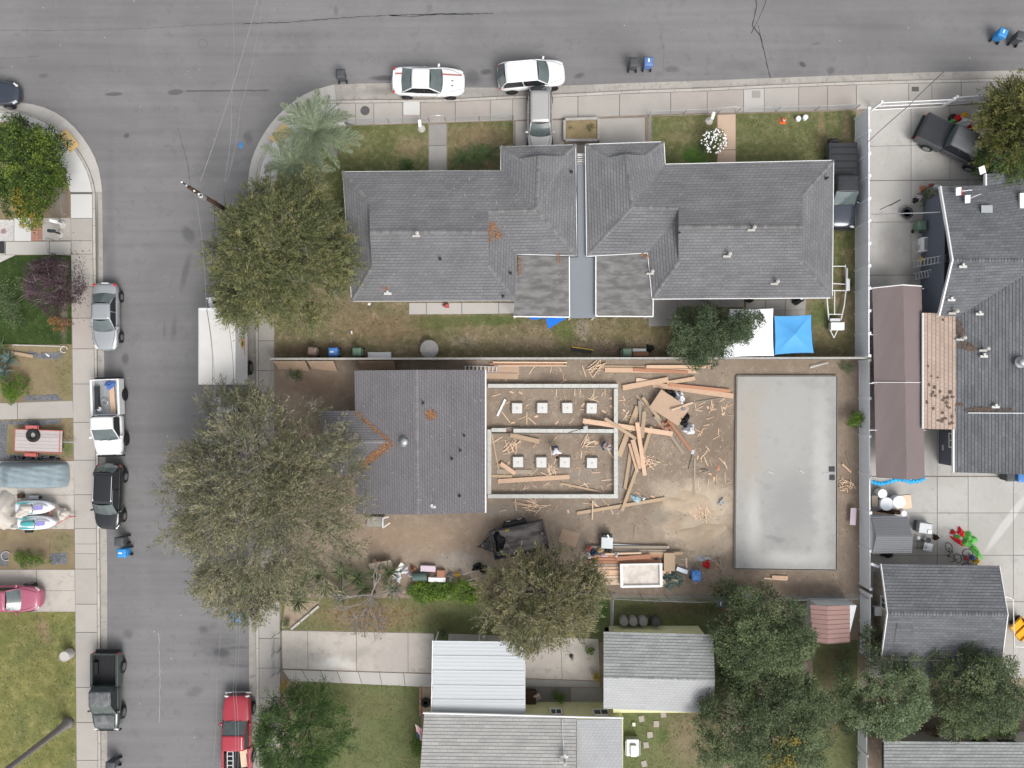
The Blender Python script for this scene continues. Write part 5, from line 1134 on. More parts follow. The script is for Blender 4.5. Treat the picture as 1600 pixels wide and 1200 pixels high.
def tree(name, label, px, py, rx, ry, zt, m, n_lobes=30, lr=1.1, dens=26, per=14, rad=.28, L=.14, W=.05, style='clump', zb=None, trunk=None, bark='bark', seed=1, droop=0, limbs=14, twig=0, base=None, group=None, cat='tree', tone_shift=0, gold=None, thr=-.35, parts='crown', arms=None):
 """px,py,rx,ry = crown as seen (photo pixels) at about 3/4 of its height"""
 zm = zt*.72; zb = zt*.35 if zb is None else zb
 cx, cy = G(px, py, zm); k = (H-zm)/H/S; RX, RY = rx*k, ry*k
 bx, by = base if base else (cx, cy)
 t = thing(name, label, cat, (bx, by, .1), 0, group)
 lob = lobes_for(cx, cy, RX, RY, zb, zt-.1, n_lobes, lr, seed, arms, 0 if style != 'spray' else n_lobes//5)
 r_ = np.random.default_rng(seed+50)
 cs = []; ds = []; tn = []
 for (x, y, z, q) in lob:
  n = max(4, int(dens*q*q)); d = r_.normal(0, 1, (n, 3)); d[:, 2] = np.abs(d[:, 2])*1.1-.35; d /= np.linalg.norm(d, axis=1, keepdims=True)
  f = r_.uniform(.62, 1.0, (n, 1)); P = np.array([x, y, z])+d*q*f
  nz = np.sin(P[:, 0]*2.7+seed)*np.sin(P[:, 1]*2.3+seed*2)+.6*np.sin(P[:, 2]*3+P[:, 0]*1.3)
  kp = nz > thr-.8; cs.append(P[kp]); ds.append(d[kp]); tn.append(np.clip(r_.normal(.48, .13)+r_.normal(0, .19 if style == 'spray' else .13, kp.sum())+tone_shift, 0, 1))
 cs = np.concatenate(cs); ds = np.concatenate(ds); tn = np.concatenate(tn)
 if style == 'spray':
  rd = cs-np.array([cx, cy, zb]); rd[:, 2] *= .25; rd /= np.linalg.norm(rd, axis=1, keepdims=True)+1e-6; f_ = np.clip(np.hypot((cs[:, 0]-cx)/RX, (cs[:, 1]-cy)/RY)*1.9-.35, 0, 1)[:, None]; ds = ds*(1-.55*f_)+rd*.75*f_; ds /= np.linalg.norm(ds, axis=1, keepdims=True)
 cs[:, 2] = np.maximum(cs[:, 2], .3)
 V, T = crown_arrays(cs, ds, per, rad, L, W, style, droop, tn)
 V -= np.array([bx, by, .1])
 rawmesh(parts, V, np.arange(len(V)), 4, T, m, t)
 if gold:
  gn, gm, gx_, gy_, gr = gold; sel = r_.permutation(np.argsort((cs[:, 0]-gx_)**2+(cs[:, 1]-gy_)**2-cs[:, 2]*.6)[:gn*7])[:gn]
  V, T = crown_arrays(cs[sel]+np.array([0, 0, .12]), ds[sel], per, rad*1.1, L, W, style); V -= np.array([bx, by, .1]); rawmesh('young_leaves', V, np.arange(len(V)), 4, T, gm, t)
 if zt > 2.2:
  tr_ = trunk or max(.12, zt*.028); hz = zb*.75+.3
  MB().tube([(0, 0, -.1), (tr_*.4, .05, hz*.5), (.05, tr_*.3, hz)], [tr_*1.35, tr_, tr_*.8], 10).build('trunk', bark, t, smooth=True)
  mb = MB(); order = r_.permutation(len(lob))[:limbs]
  for i in order:
   x, y, z, q = lob[i]; e = Vector((x-bx, y-by, z-.1)); s_ = Vector((.05, tr_*.3, hz)); mid = s_.lerp(e, .5)+Vector((*r_.normal(0, .25, 2), .1*zt*r_.random()))
   pts = [s_.lerp(mid, .02), s_.lerp(mid, .5)+Vector((*r_.normal(0, .1, 2), 0)), mid, mid.lerp(e, .55)+Vector((*r_.normal(0, .15, 2), .1)), e]
   mb.tube(pts, [tr_*.6, tr_*.45, tr_*.32, tr_*.2, tr_*.08], 6, cap=False)
  mb.build('limb', bark, t, smooth=True, kind='stuff')
  if twig:
   mb = MB()
   for _ in range(twig):
    x, y, z, q = lob[r_.integers(len(lob))]; o_ = Vector((x-bx, y-by, z-.1)); d = Vector(r_.normal(0, 1, 3)); d.z = abs(d.z)*.5+.15; d += (o_-Vector((0, 0, zb))).normalized()*.7; d.normalize()
    ln = q*r_.uniform(1.0, 1.75); a = o_+d*q*.25; b_ = o_+d*ln*.6+Vector(r_.normal(0, .12, 3)); c_ = o_+d*ln+Vector(r_.normal(0, .18, 3))
    mb.tube([a, b_, c_], [.032, .02, .008], 4, cap=False)
    for k_ in range(2):
     e_ = b_+Vector(r_.normal(0, .3, 3))+d*.35; mb.tube([b_, e_], [.014, .006], 3, cap=False)
   mb.build('twig', 'bark_grey', t, smooth=True, kind='stuff')
 return t
tree('street_tree', 'dense olive green tree between the telephone pole and the long grey house', 432, 397, 106, 118, 8.2, 'leaf_olive', 120, .74, 62, 26, .34, .18, .045, 'spray', seed=3, droop=.35, limbs=22, twig=90, zb=3.5, thr=-.1)
tree('street_tree', 'widest sprawling grey olive tree with bare twigs beside the mauve roofed house', 405, 778, 158, 164, 9.5, 'leaf_greyolive', 180, .72, 50, 22, .40, .2, .04, 'spray', seed=8, droop=.3, limbs=30, twig=620, thr=.05, trunk=.2)
tree('street_tree', 'thin grey olive outer branches of a tree reaching over the blue bin on the road', 375, 925, 66, 42, 6.5, 'leaf_greyolive', 18, .9, 46, 26, .4, .19, .05, 'spray', seed=19, droop=.3, limbs=12, twig=70, thr=.0)
tree('yard_tree', 'brownish olive tree overhanging the black dump trailer and the carport', 846, 945, 92, 70, 6.5, 'leaf_brownolive', 84, .7, 54, 24, .36, .19, .045, 'spray', seed=13, droop=.35, limbs=20, twig=260, thr=.0)
tree('fruit_tree', 'dark leafy tree leaning over the back fence beside the white canopy', 1100, 523, 62, 56, 4.6, 'leaf_dark', 34, .72, 60, 20, .24, .14, .055, 'clump', seed=5, limbs=16)
tree('fruit_tree', 'glossy dark leafy tree crown nearest the white pop up canopy', 1152, 510, 40, 40, 4.3, 'leaf_dark', 18, .68, 60, 20, .24, .14, .055, 'clump', seed=6, limbs=9)
tree('shade_tree', 'large deep green tree between the pale garage and the brown metal shed', 1196, 1000, 92, 80, 6.6, 'leaf_deep', 60, .85, 52, 20, .28, .16, .055, 'clump', seed=21, limbs=20)
tree('shade_tree', 'largest deep green tree with yellowing leaves at the bottom edge', 1205, 1132, 122, 104, 6.8, 'leaf_deep', 100, .9, 50, 20, .28, .16, .055, 'clump', seed=22, limbs=26, gold=(60, 'leaf_gold', *G(1215, 1175, 5), 1))
tree('shade_tree', 'lighter green round tree at the south west corner of the slate garage', 1394, 1094, 80, 74, 5.5, 'leaf_mid', 60, .72, 54, 20, .25, .15, .06, 'clump', seed=31, limbs=18)
tree('shade_tree', 'dark green tree mass in the bottom right corner behind the garage', 1538, 1085, 86, 82, 5.6, 'leaf_deep', 72, .8, 48, 20, .27, .15, .055, 'clump', seed=33, limbs=18)
tree('shrub', 'small dark tree growing against the white fence end by the tan garage wall', 1368, 1008, 24, 30, 3.4, 'leaf_deep', 12, .5, 60, 16, .22, .12, .05, 'clump', seed=34, limbs=5, cat='tree')
tree('hedge', 'bright green hedge in front of the pale roof at the bottom right', 1540, 1142, 66, 16, 2.6, 'leaf_hedge', 34, .42, 70, 16, .18, .11, .045, 'clump', seed=35, zb=1.2, limbs=5, cat='hedge')
tree('conifer', 'dark green spiky conifer beside the sidewalk at the bottom', 468, 1152, 70, 66, 5.0, 'leaf_pine', 90, .42, 130, 24, .26, .16, .03, 'spray', seed=41, droop=.1, limbs=20, arms=11)
tree('ficus_tree', 'glossy round tree with orange tinted lower edge at the left edge', 32, 260, 66, 90, 4.6, 'leaf_ficus', 80, .68, 74, 20, .24, .14, .065, 'clump', seed=51, limbs=16, gold=(26, 'leaf_gold', *G(30, 332, 3.3), 1))
tree('plum_tree', 'dark purple leafed tree above the dark lawn by the sidewalk', 66, 441, 49, 46, 3.9, 'leaf_purple', 30, .6, 60, 20, .25, .11, .045, 'clump', seed=61, limbs=14, twig=20)
tree('shrub', 'dark green shrub in the shaded corner of the lawn at the left edge', 8, 465, 26, 46, 2.2, 'leaf_deep', 18, .5, 40, 14, .24, .12, .05, 'clump', seed=62, zb=.4, cat='shrub')
tree('fern_tree', 'feathery yellow green tree over the dark pickup in the top right corner', 1604, 196, 46, 62, 6.0, 'leaf_fern', 46, .8, 52, 30, .42, .18, .05, 'spray', seed=71, droop=.3, limbs=14, twig=20, tone_shift=.05)
tree('fern_tree', 'dark lower feathery tree touching the north edge of the slate roof', 1588, 245, 36, 34, 4.6, 'leaf_pine', 20, .7, 50, 24, .34, .14, .04, 'spray', seed=72, droop=.3, limbs=8, tone_shift=.15)
def shrub(name, lab, px, py, rx, ry, h, m, n=10, lr=.3, dens=110, L=.09, W=.04, seed=1, cat='shrub', per=12, group=None, style='clump', rad=.13, ts=0):
 return tree(name, lab, px, py, rx, ry, h, m, n, lr, dens, per, rad, L, W, style, seed=seed, zb=.12, limbs=0, cat=cat, group=group, tone_shift=ts, parts='foliage')
shrub('shrub', 'yellow tan leafed shrub at the edge of the dark lawn by the sidewalk', 88, 505, 17, 15, 1.2, 'leaf_dead', 12, .32, 90, seed=81, ts=.1)
shrub('shrub', 'green citrus like shrub with pale flowers beside the dry bed at left', 14, 608, 26, 26, 1.7, 'leaf_hedge', 22, .38, 110, seed=82)
shrub('hedge', 'clipped green hedge beside the curved white hose ring on the left', 45, 877, 34, 14, 1.1, 'leaf_hedge', 20, .3, 130, L=.07, seed=83, cat='hedge', ts=-.1)
shrub('hedge', 'bright green leafy hedge below the row of stored junk', 664, 927, 32, 17, 1.2, 'leaf_hedge', 30, .34, 100, L=.12, W=.05, seed=84, cat='hedge', ts=.1)
shrub('hedge', 'bright green leafy hedge nearer the brownish olive tree', 716, 926, 36, 18, 1.2, 'leaf_hedge', 34, .34, 100, L=.12, W=.05, seed=85, cat='hedge', ts=.08)
shrub('rose_bush', 'round rose bush covered in white flowers beside the peach walkway', 1117, 218, 22, 21, 1.5, 'leaf_deep', 16, .38, 90, seed=86, ts=.1, cat='rose bush')
fl = MB()
for _ in range(130):
 a = random.random()*6.28; r = random.random()**.5; x, y = G(1117+21*r*math.cos(a), 218+20*r*math.sin(a), 1.5); s_ = random.uniform(.035, .075)
 fl.lathe((x, y, 1.62-.5*r*r+random.uniform(-.1, .1)), [(s_, 0), (s_*.8, s_*.7), (.01, s_)], 6)
rb = [o for o in C.objects if o.name.startswith('rose_bush')][0]
fl.build('blossom', 'petal', rb, world=True, kind='stuff')
shrub('shrub', 'round bright green shrub growing against the white vinyl fence', 1340, 657, 15, 14, 1.9, 'leaf_hedge', 14, .34, 90, L=.12, seed=87, ts=-.12)
shrub('shrub', 'pale grey green shrub beside the lumber stack under the white tray', 1052, 910, 17, 17, .9, 'leaf_agave', 12, .3, 70, L=.12, W=.08, seed=88)
shrub('shrub', 'leafy shrub beneath the striped flag beside the pale roof', 651, 1172, 10, 26, 1.6, 'leaf_hedge', 16, .33, 90, seed=89, ts=-.15)
shrub('shrub', 'sparse green weeds on the dirt west of the mauve house', 458, 588, 20, 12, .7, 'leaf_deep', 10, .26, 60, seed=90)
shrub('shrub', 'dense weeds in the corner where the back fence meets the vinyl fence', 1325, 576, 15, 10, .6, 'leaf_mid', 9, .22, 60, seed=91)
shrub('shrub', 'dark strappy shrub at the foot of the white fence near the bottom', 1332, 1130, 12, 20, 1.2, 'leaf_dark', 12, .32, 70, L=.25, W=.04, seed=92)
shrub('shrub', 'dark weeds along the south fence beside the brown shed', 1320, 1040, 10, 30, .7, 'leaf_dark', 14, .25, 60, seed=93)
shrub('shrub', 'yellow flowering bush beside the driveway post at the south sidewalk', 443, 1076, 7, 10, .9, 'leaf_gold', 8, .2, 90, seed=94)
shrub('shrub', 'dark green shrub at the corner of the diagonal bed by the driveway', 447, 975, 7, 9, .7, 'leaf_deep', 6, .2, 90, seed=95)
shrub('shrub', 'potted shrub between the rear driveway and the yellow wall', 876, 1091, 12, 8, 1.2, 'leaf_hedge', 12, .24, 100, seed=96, ts=-.1)
shrub('potted_plant', 'potted plant at the north corner of the pale garage wall', 922, 1017, 7, 9, .8, 'leaf_hedge', 7, .2, 100, seed=97, cat='potted plant')
shrub('potted_plant', 'yellowish potted plant beside the pale garage south of the other one', 932, 1060, 7, 10, .8, 'leaf_gold', 7, .2, 60, seed=98, cat='potted plant', ts=.1)
shrub('potted_plant', 'small dark potted plant against the carport corner', 693, 991, 7, 8, 1.0, 'leaf_deep', 7, .2, 100, seed=99, cat='potted plant')
shrub('shrub', 'green hanging plants against the concrete strip under the slate eave', 1455, 305, 14, 22, 1.0, 'leaf_deep', 14, .28, 70, seed=100)
shrub('shrub', 'low dark weeds beneath the small fence tree near the bottom right', 1350, 1180, 7, 14, .8, 'leaf_pine', 7, .22, 70, seed=101)
shrub('shrub', 'shady bush between the reddish brown shed and the large trees', 1250, 955, 12, 14, 2.4, 'leaf_deep', 10, .4, 60, seed=102)
shrub('shrub', 'reddish bush between the round tree and the bright hedge', 1463, 1150, 14, 14, 1.4, 'leaf_dead', 10, .3, 60, seed=103, ts=-.2)
for px, lab in ((893, 'dry weed clump in the left corner of the raised planter'), (923, 'dry weed clump in the right corner of the raised planter')):
 shrub('weed', lab, px, 199, 5, 6, .7, 'leaf_olive', 5, .16, 90, seed=px, cat='weed')
def frond_mesh(name, L, W, n, m, curve=.35, lw=.03, up=.5, seed=0):
 r_ = random.Random(seed); V = []; T = []
 def rp(t): return Vector((L*t*math.cos(up*(1-t)*.6), 0, L*(up*t-(up+curve)*t*t)))
 for i in range(n):
  t = .12+.88*(i+.5)/n; p = rp(t); ll = W*math.sin(math.pi*min(1, t*.92+.06))**.6
  for s_ in (-1, 1):
   a = R(58-25*t)+r_.uniform(-.12, .12); d = Vector((math.cos(a), s_*math.sin(a), r_.uniform(-.5, .05))).normalized(); q = Vector((-d.y, d.x, 0)).normalized()*lw*.5
   V += [p, p+d*ll*.4+q, p+d*ll, p+d*ll*.4-q]; T.append(min(1, max(0, .5+r_.gauss(0, .2))))
 mb = MB()
 mb.v = [tuple(v) for v in V]; mb.f = [(4*i, 4*i+1, 4*i+2, 4*i+3) for i in range(len(V)//4)]; mb.t = T
 mb.tube([rp(t/8) for t in range(9)], [.03*(1-t/9) for t in range(9)], 4, cap=False, tone=.7)
 return mb
def palm(name, lab, top, base, nf, L, W, m, n=34, lw=.035, trunk_r=.22, seed=0, cat='palm', curve=.45, up=.5, trunk_m='bark_palm', elev=(0.05, .9), group=None):
 t = thing(name, lab, cat, (base[0], base[1], .1), 0, group); rr = random.Random(seed); T = Vector(top)-Vector((base[0], base[1], .1))
 protos = []
 for k in range(3):
  o = frond_mesh('frond', L, W, n, m, curve, lw, up, seed+k).build('frond', m, t, tone=True); protos.append(o)
 for i in range(nf):
  o = protos[i] if i < 3 else protos[i % 3].copy()
  if i >= 3: C.objects.link(o); o.parent = t
  e = rr.uniform(*elev); o.location = T; s_ = rr.uniform(.8, 1.1)*(1-.25*e); o.scale = (s_, s_, s_)
  o.rotation_euler = (rr.uniform(-.3, .3), -e, 2*math.pi*i/nf*2.38+rr.uniform(-.2, .2))
 if T.z > .8:
  mb = MB(); prof = []
  for k in range(13):
   q = k/12; prof.append(Vector((0, 0, -.1)).lerp(T, q))
  mb.tube(prof, [trunk_r*(1.25 if k == 0 else (1.0+.06*(k % 2)))*(1.35 if k > 10 else 1) for k in range(13)], 12).build('trunk', trunk_m, t, smooth=True)
  sc_ = MB()
  for k in range(70):
   q = rr.uniform(.45, .97); a = rr.random()*6.28; p = Vector((0, 0, 0)).lerp(T, q)
   sc_.box((p.x+trunk_r*1.05*math.cos(a), p.y+trunk_r*1.05*math.sin(a), p.z), (.07, .1, .16), a)
  sc_.build('bark_scale', trunk_m, t, kind='stuff')
 return t
palm('palm_tree', 'silvery green palm tree nearer the sidewalk corner', (*G(493, 208, 4.0), 4.0), G(522, 240), 36, 2.8, .66, 'leaf_palm', 46, .042, .32, 1)
palm('palm_tree', 'silvery green palm tree nearer the telephone pole', (*G(460, 258, 3.6), 3.6), G(488, 282), 30, 2.4, .6, 'leaf_palm', 42, .040, .30, 9)
for i, (x, y, l, lab) in enumerate(((722, 250, 1.0, 'sago palm at the left end of the bed below the brown lawn'), (742, 245, 1.1, 'middle sago palm against the north eave of the grey house'), (762, 243, 1.2, 'largest sago palm beside the projecting roof wing'), (636, 262, .7, 'small sago palm left of the grey walkway'))):
 palm('sago_palm', lab, (*G(x, y, .5), .5), G(x, y), 22, l, .22, 'leaf_sago', 24, .02, .1, 20+i, 'sago palm', .3, .6)
def rosette(lab, px, py, nf, L, m, h=.3, seed=0, name='yucca', cat='yucca', lw=.07, group=None, elev=(.1, 1.1)):
 t = thing(name, lab, cat, (*G(px, py), .1), 0, group); rr = random.Random(seed); mb = MB()
 for i in range(nf):
  a = i*2.4+rr.uniform(-.2, .2); e = rr.uniform(*elev); l = L*rr.uniform(.7, 1.1); d = Vector((math.cos(a)*math.cos(e), math.sin(a)*math.cos(e), math.sin(e))); s_ = Vector((-math.sin(a), math.cos(a), 0))*lw/2
  o = Vector((0, 0, h)); m1 = o+d*l*.5; tip = o+d*l-Vector((0, 0, .15*l))
  mb.add([o-s_*.6, o+s_*.6, m1+s_+Vector((0, 0, .01)), m1-s_+Vector((0, 0, .01)), m1-Vector((0, 0, .02)), tip], [(0, 1, 2, 4), (0, 4, 3), (4, 2, 5), (3, 4, 5)], min(1, max(0, rr.gauss(.5, .22))))
 mb.build('leaves', m, t, tone=True)
 return t
ys_ = [(478, 905), (500, 895), (512, 915), (538, 890), (560, 900), (590, 892), (617, 915), (535, 925), (470, 935), (610, 890), (573, 915)]
yl = ['westernmost spiky yucca under the sprawling grey tree', 'spiky yucca second from the west end of the row', 'spiky yucca in the middle of the bed beside the bare tree', 'tall spiky yucca under the edge of the sprawling tree', 'spiky yucca touching the leaning pale board', 'spiky yucca in front of the leaning pale board', 'pale fringed yucca at the east end beside the bright hedge', 'low yucca at the south side of the row', 'small yucca beside the diagonal bed corner', 'yucca against the white junk by the pale board', 'yucca under the bare branches south of the pale board']
for i, (x, y) in enumerate(ys_): rosette(yl[i], x, y, 44, 1.15 if i != 6 else 1.3, 'leaf_yucca', .5, i)
for i, (x, y, l, lab) in enumerate(((8, 545, 1.1, 'large spiky agave at the left edge above the dry bed'), (20, 562, .9, 'blue grey agave in the middle of the left bed'), (12, 580, 1.0, 'blue grey agave just above the flowering shrub'), (4, 562, .8, 'blue grey agave cut by the left edge'))):
 rosette(lab, x, y, 34 if i == 0 else 16, l, 'leaf_yucca' if i == 0 else 'leaf_agave', .3, 40+i, 'agave', 'agave', .07 if i == 0 else .16)
def bare_tree():
 bx, by = G(585, 925); t = thing('bare_tree', 'leafless grey branched tree with a few orange leaves over the driveway', 'tree', (bx, by, .1)); mb = MB(); rr = random.Random(5); tips = []
 def grow(p, d, l, r, k):
  q = p+d*l*.5+Vector((rr.gauss(0, .05), rr.gauss(0, .05), rr.gauss(0, .04)))*l; e = p+d*l
  mb.tube([p, q, e], [r, r*.85, r*.68], 5 if k > 1 else 4, cap=False)
  if k == 0: tips.append(e); return
  for _ in range(3 if k > 1 else 2):
   nd = (d+Vector((rr.gauss(0, .42), rr.gauss(0, .42), rr.gauss(.02, .22)))).normalized(); grow(e, nd, l*rr.uniform(.62, .85), r*.6, k-1)
 for a in (-100, -62, -130, -30, 170, 20, -85, 70, -150, -110): grow(Vector((0, 0, 1.0)), Vector((math.cos(R(a))*.9, math.sin(R(a))*.9, .45+.2*rr.random())).normalized(), .95, .055, 4)
 mb.build('branch', 'bark_grey', t, kind='stuff'); MB().tube([(0, 0, -.1), (0.05, 0, .5), (0, 0, 1.05)], [.14, .11, .1], 8).build('trunk', 'bark_grey', t, smooth=True)
 lf = MB()
 for e in tips:
  if rr.random() < .16:
   for _ in range(2):
    a = rr.random()*6.28; c = e+Vector((rr.gauss(0, .05), rr.gauss(0, .05), 0)); u = Vector((math.cos(a), math.sin(a), rr.uniform(-.5, .3)))*.07; v = Vector((-math.sin(a), math.cos(a), 0))*.045
    lf.add([c-u, c+v, c+u, c-v], [(0, 1, 2, 3)], rr.random())
 lf.build('dead_leaf', 'leaf_dead', t, tone=True, kind='stuff')
bare_tree()
mb = MB()
for _ in range(500):
 x, y = random.gauss(590, 45), random.gauss(962, 16)
 if not (470 < x < 740 and 930 < y < 985): continue
 a = random.random()*6.28; X, Y = G(x, y); mb.add([(X+.06*math.cos(a), Y+.06*math.sin(a), .13), (X-.03*math.sin(a), Y+.03*math.cos(a), .14), (X-.06*math.cos(a), Y-.06*math.sin(a), .125), (X+.03*math.sin(a), Y-.03*math.cos(a), .14)], [(0, 1, 2, 3)], random.random())
mb.build('fallen_leaves', 'leaf_dead', tone=True, kind='stuff', label='orange brown fallen leaves on the dry lawn under the bare tree')
mb = MB()
for _ in range(260):
 x, y = random.gauss(121, 9), random.gauss(440, 28); a = random.random()*6.28; X, Y = G(x, y); z = .15
 mb.add([(X+.05*math.cos(a), Y+.05*math.sin(a), z+.01), (X-.03*math.sin(a), Y+.03*math.cos(a), z+.02), (X-.05*math.cos(a), Y-.05*math.sin(a), z+.01), (X+.03*math.sin(a), Y-.03*math.cos(a), z+.02)], [(0, 1, 2, 3)], random.random())
mb.build('fallen_leaves', 'leaf_purple', tone=True, kind='stuff', label='dark purple fallen leaves on the sidewalk beside the plum tree')
# ============================================================ FENCES, WALLS, POLES
def chainlink(lab, pts, h, step=2.4, mesh=True, top=True, r=.025, m='fence_galv', posts=None):
 P = [Vector((*G(*p), .1)) for p in pts]; o = thing('chain_link_fence', lab, 'fence', tuple(P[0])); L0 = P[0]
 for i in range(len(P)-1):
  d = P[i+1]-P[i]; L = d.length; n = max(1, round(L/step))
  for k in range(n+1 if i == len(P)-2 else n):
   q = P[i]+d*k/n-L0; MB().tube([q, q+Vector((0, 0, h))], r, 6).build('post', m, o)
  if top: MB().tube([P[i]-L0+Vector((0, 0, h)), P[i+1]-L0+Vector((0, 0, h))], r*.75, 6).build('top_rail', m, o)
  if mesh:
   mb = MB(); u = d.normalized(); k = 0.0
   while k < L:
    for s_ in (1, -1):
     a = P[i]-L0+u*k; e = min(max(k+s_*h, 0), L); f = abs(e-k)/h
     b_ = P[i]-L0+u*e+Vector((0, 0, h*f)); v_ = Vector((-u.y, u.x, 0))*.003
     mb.add([a+v_, b_+v_, b_-v_, a-v_], [(0, 1, 2, 3)])
    k += .11
   mb.build('wire_mesh', m, o, kind='stuff')
 return o
chainlink('low chain link fence along the front lawn of the left grey house', [(546, 196), (672, 191.5)], 1.05)
chainlink('low chain link fence between the grey walkway and the parked silver car', [(697, 190.5), (802, 187.5), (803, 232)], 1.05)
chainlink('low chain link fence beside the driveway of the right grey house', [(1013, 236), (1013, 182), (1121, 178.5)], 1.05)
chainlink('low chain link fence in front of the long green lawn by the red cone', [(1150, 177.5), (1334, 172)], 1.05)
for a, b_, lab in (((673, 191.4), (696, 190.6), 'arched metal gate closing the grey walkway'), ((1122, 178.4), (1149, 177.6), 'arched metal gate closing the peach walkway')):
 p, q = Vector((*G(*a), .1)), Vector((*G(*b_), .1)); g = thing('garden_gate', lab, 'gate', tuple(p)); d = q-p
 MB().tube([(0, 0, 0), (0, 0, 1.1), d*.25+Vector((0, 0, 1.3)), d*.5+Vector((0, 0, 1.38)), d*.75+Vector((0, 0, 1.3)), d+Vector((0, 0, 1.1)), d], .02, 6).build('frame', 'alum', g)
 for k in range(1, 8): MB().tube([d*k/8+Vector((0, 0, .1)), d*k/8+Vector((0, 0, 1.1+.27*math.sin(math.pi*k/8)))], .009, 4).build('bar', 'alum', g)
chainlink('chain link fence around the ficus tree and the left front yard', [(55, 219), (84, 243), (99, 268), (107, 300), (110, 338)], 1.0)
chainlink('chain link fence across the walkway beside the dark purple tree', [(86, 376), (88, 398), (111, 400)], 1.0, mesh=False)
chainlink('wire gate pair standing open across the south driveway', [(441, 984), (430, 991), (430, 1018), (440, 1012), (440, 1046)], 1.0, 1.2)
chainlink('second wire gate leaf across the south driveway entrance', [(440, 1014), (430, 1021), (430, 1051), (440, 1045)], 1.0, 1.2)
chainlink('thin wire fence dividing the yards beside the dark bins', [(945, 926), (1000, 929), (1080, 931.5), (1200, 929), (1342, 926)], 1.5)
chainlink('thin wire fence running south from the yard corner to the pale garage', [(954, 928), (953, 980)], 1.5)
chainlink('rusty wire fence at the sidewalk below the mauve house', [(428, 560), (428, 700), (433, 800), (437, 930)], 1.1)
bw = thing('block_wall', 'thin grey block wall between the back lawns and the building site', 'wall', (*G(433, 562), .1))
p, q = Vector(G(433, 562)), Vector(G(1342, 560.5)); L = (q-p).length; n = int(L/.4); ang = math.atan2((q-p).y, (q-p).x)
bm_ = MB().box((0, 0, 0), (L/n-.01, .14, .19)); first = None
MB().box((L/2, 0, .75), (L, .12, 1.5)).build('core', 'joint', bw, rz=ang)
for i in range(n):
 t = (p.lerp(q, (i+.5)/n)-p)
 if first is None: first = bm_.build('cap_block', 'block_wall', bw); o = first
 else: o = first.copy(); C.objects.link(o)
 o.location = (t.x, t.y, 1.6); o.rotation_euler = (0, 0, ang)
for i, (x0, x1, lab) in enumerate(((436, 485, 'long tan board leaning on the block wall nearest the sidewalk'), (488, 528, 'tan board leaning on the block wall beside the first long board'), (566, 620, 'tan board leaning on the block wall behind the mauve house'))):
 p, q = Vector((*G(x0, 564), 0)), Vector((*G(x1, 564), 0))
 MB().add([(p.x, p.y-.55, .12), (q.x, q.y-.75, .12), (q.x, q.y-.05, 1.5), (p.x, p.y-.05, 1.5)], [(0, 1, 2, 3)]).build('leaning_board', 'plywood', label=lab, cat='board', group='boards leaning on the block wall').modifiers.new('s', 'SOLIDIFY').thickness = .02
def vinyl(lab, y0, y1, xt, hgt=2.05, n=1, lean=0):
 o = thing('vinyl_fence', lab, 'fence', (*G(xt(y0), y0, hgt), 0)); L0 = Vector(o.location)
 ys__ = [y0+(y1-y0)*i/n for i in range(n+1)]
 for i in range(n+1):
  X, Y = G(xt(ys__[i]), ys__[i], hgt); MB().box((X, Y, hgt/2+.06), (.14, .14, hgt+.08)).box((X, Y, hgt+.13), (.19, .19, .05)).build('post', 'vinyl_white', o, world=True)
 for i in range(n):
  A, B = Vector(G(xt(ys__[i]), ys__[i], hgt)), Vector(G(xt(ys__[i+1]), ys__[i+1], hgt)); d = B-A; c = (A+B)/2; a = math.atan2(d.y, d.x); Lp = d.length-.14
  for zz, hh in ((.22, .14), (hgt-.02, .1)): MB().box((c.x, c.y, zz), (Lp, .07, hh), a).build('rail', 'vinyl_white', o, world=True)
  k = max(4, int(Lp/.16))
  for j in range(k):
   t = A.lerp(B, (.07+(j+.5)*Lp/k)/d.length); MB().box((t.x+(.004 if j % 2 else 0), t.y, hgt/2+.08), (Lp/k-.006, .035, hgt-.36), a).build('board', 'vinyl', o, world=True)
vinyl('white vinyl fence beside the black truck and the blue canopy', 170, 556, lambda y: 1357.5, 2.3, 11)
vinyl('white vinyl fence between the building site slab and the brown canopy', 563, 920, lambda y: 1358+ (y-563)*.004, 1.75, 6)
vinyl('white vinyl fence running past the tan garage wall', 930, 1030, lambda y: 1359.5, 1.7, 2)
vinyl('white vinyl fence piece at the bottom beyond the round green tree', 1130, 1230, lambda y: 1354, 1.5, 2)
for y in (200, 233, 262, 290, 317, 353):
 pass
lt_ = MB()
o = thing('string_light_post', 'thin post on the white fence carrying a cable to the slate roof', 'post', (*G(1359, 335), .1)); MB().tube([(0, 0, 1.5), (0, 0, 3.0)], .025, 6).build('pole', 'dark_metal', o); MB().box((.35, .15, 2.95), (.8, .08, .05), .5).build('arm', 'dark_metal', o)
def gate(lab, a, b_, h=1.55, dens=28, solid=False):
 p, q = Vector((*G(*a), .1)), Vector((*G(*b_), .1)); g = thing('driveway_gate', lab, 'gate', tuple(p)); d = q-p
 for zz in (.1, h*.55, h): MB().tube([Vector((0, 0, zz)), d+Vector((0, 0, zz))], .035, 6).build('rail', 'vinyl_white', g)
 for k in range(dens+1): MB().tube([d*k/dens+Vector((0, 0, .1)), d*k/dens+Vector((0, 0, h))], .014 if not solid else .03, 4).build('bar', 'vinyl_white', g)
 MB().box(tuple(d*.5+Vector((0, 0, h*.5))), (d.length, .012, h*.85), math.atan2(d.y, d.x)).build('panel', 'alum', g) if solid else None
 for t in (0, 1): MB().box(tuple(d*t+Vector((0, 0, h/2+.1))), (.14, .14, h+.3)).build('post', 'vinyl_white', g)
gate('white barred gate leaf nearest the vinyl fence corner', (1360, 173), (1470, 168), 1.5)
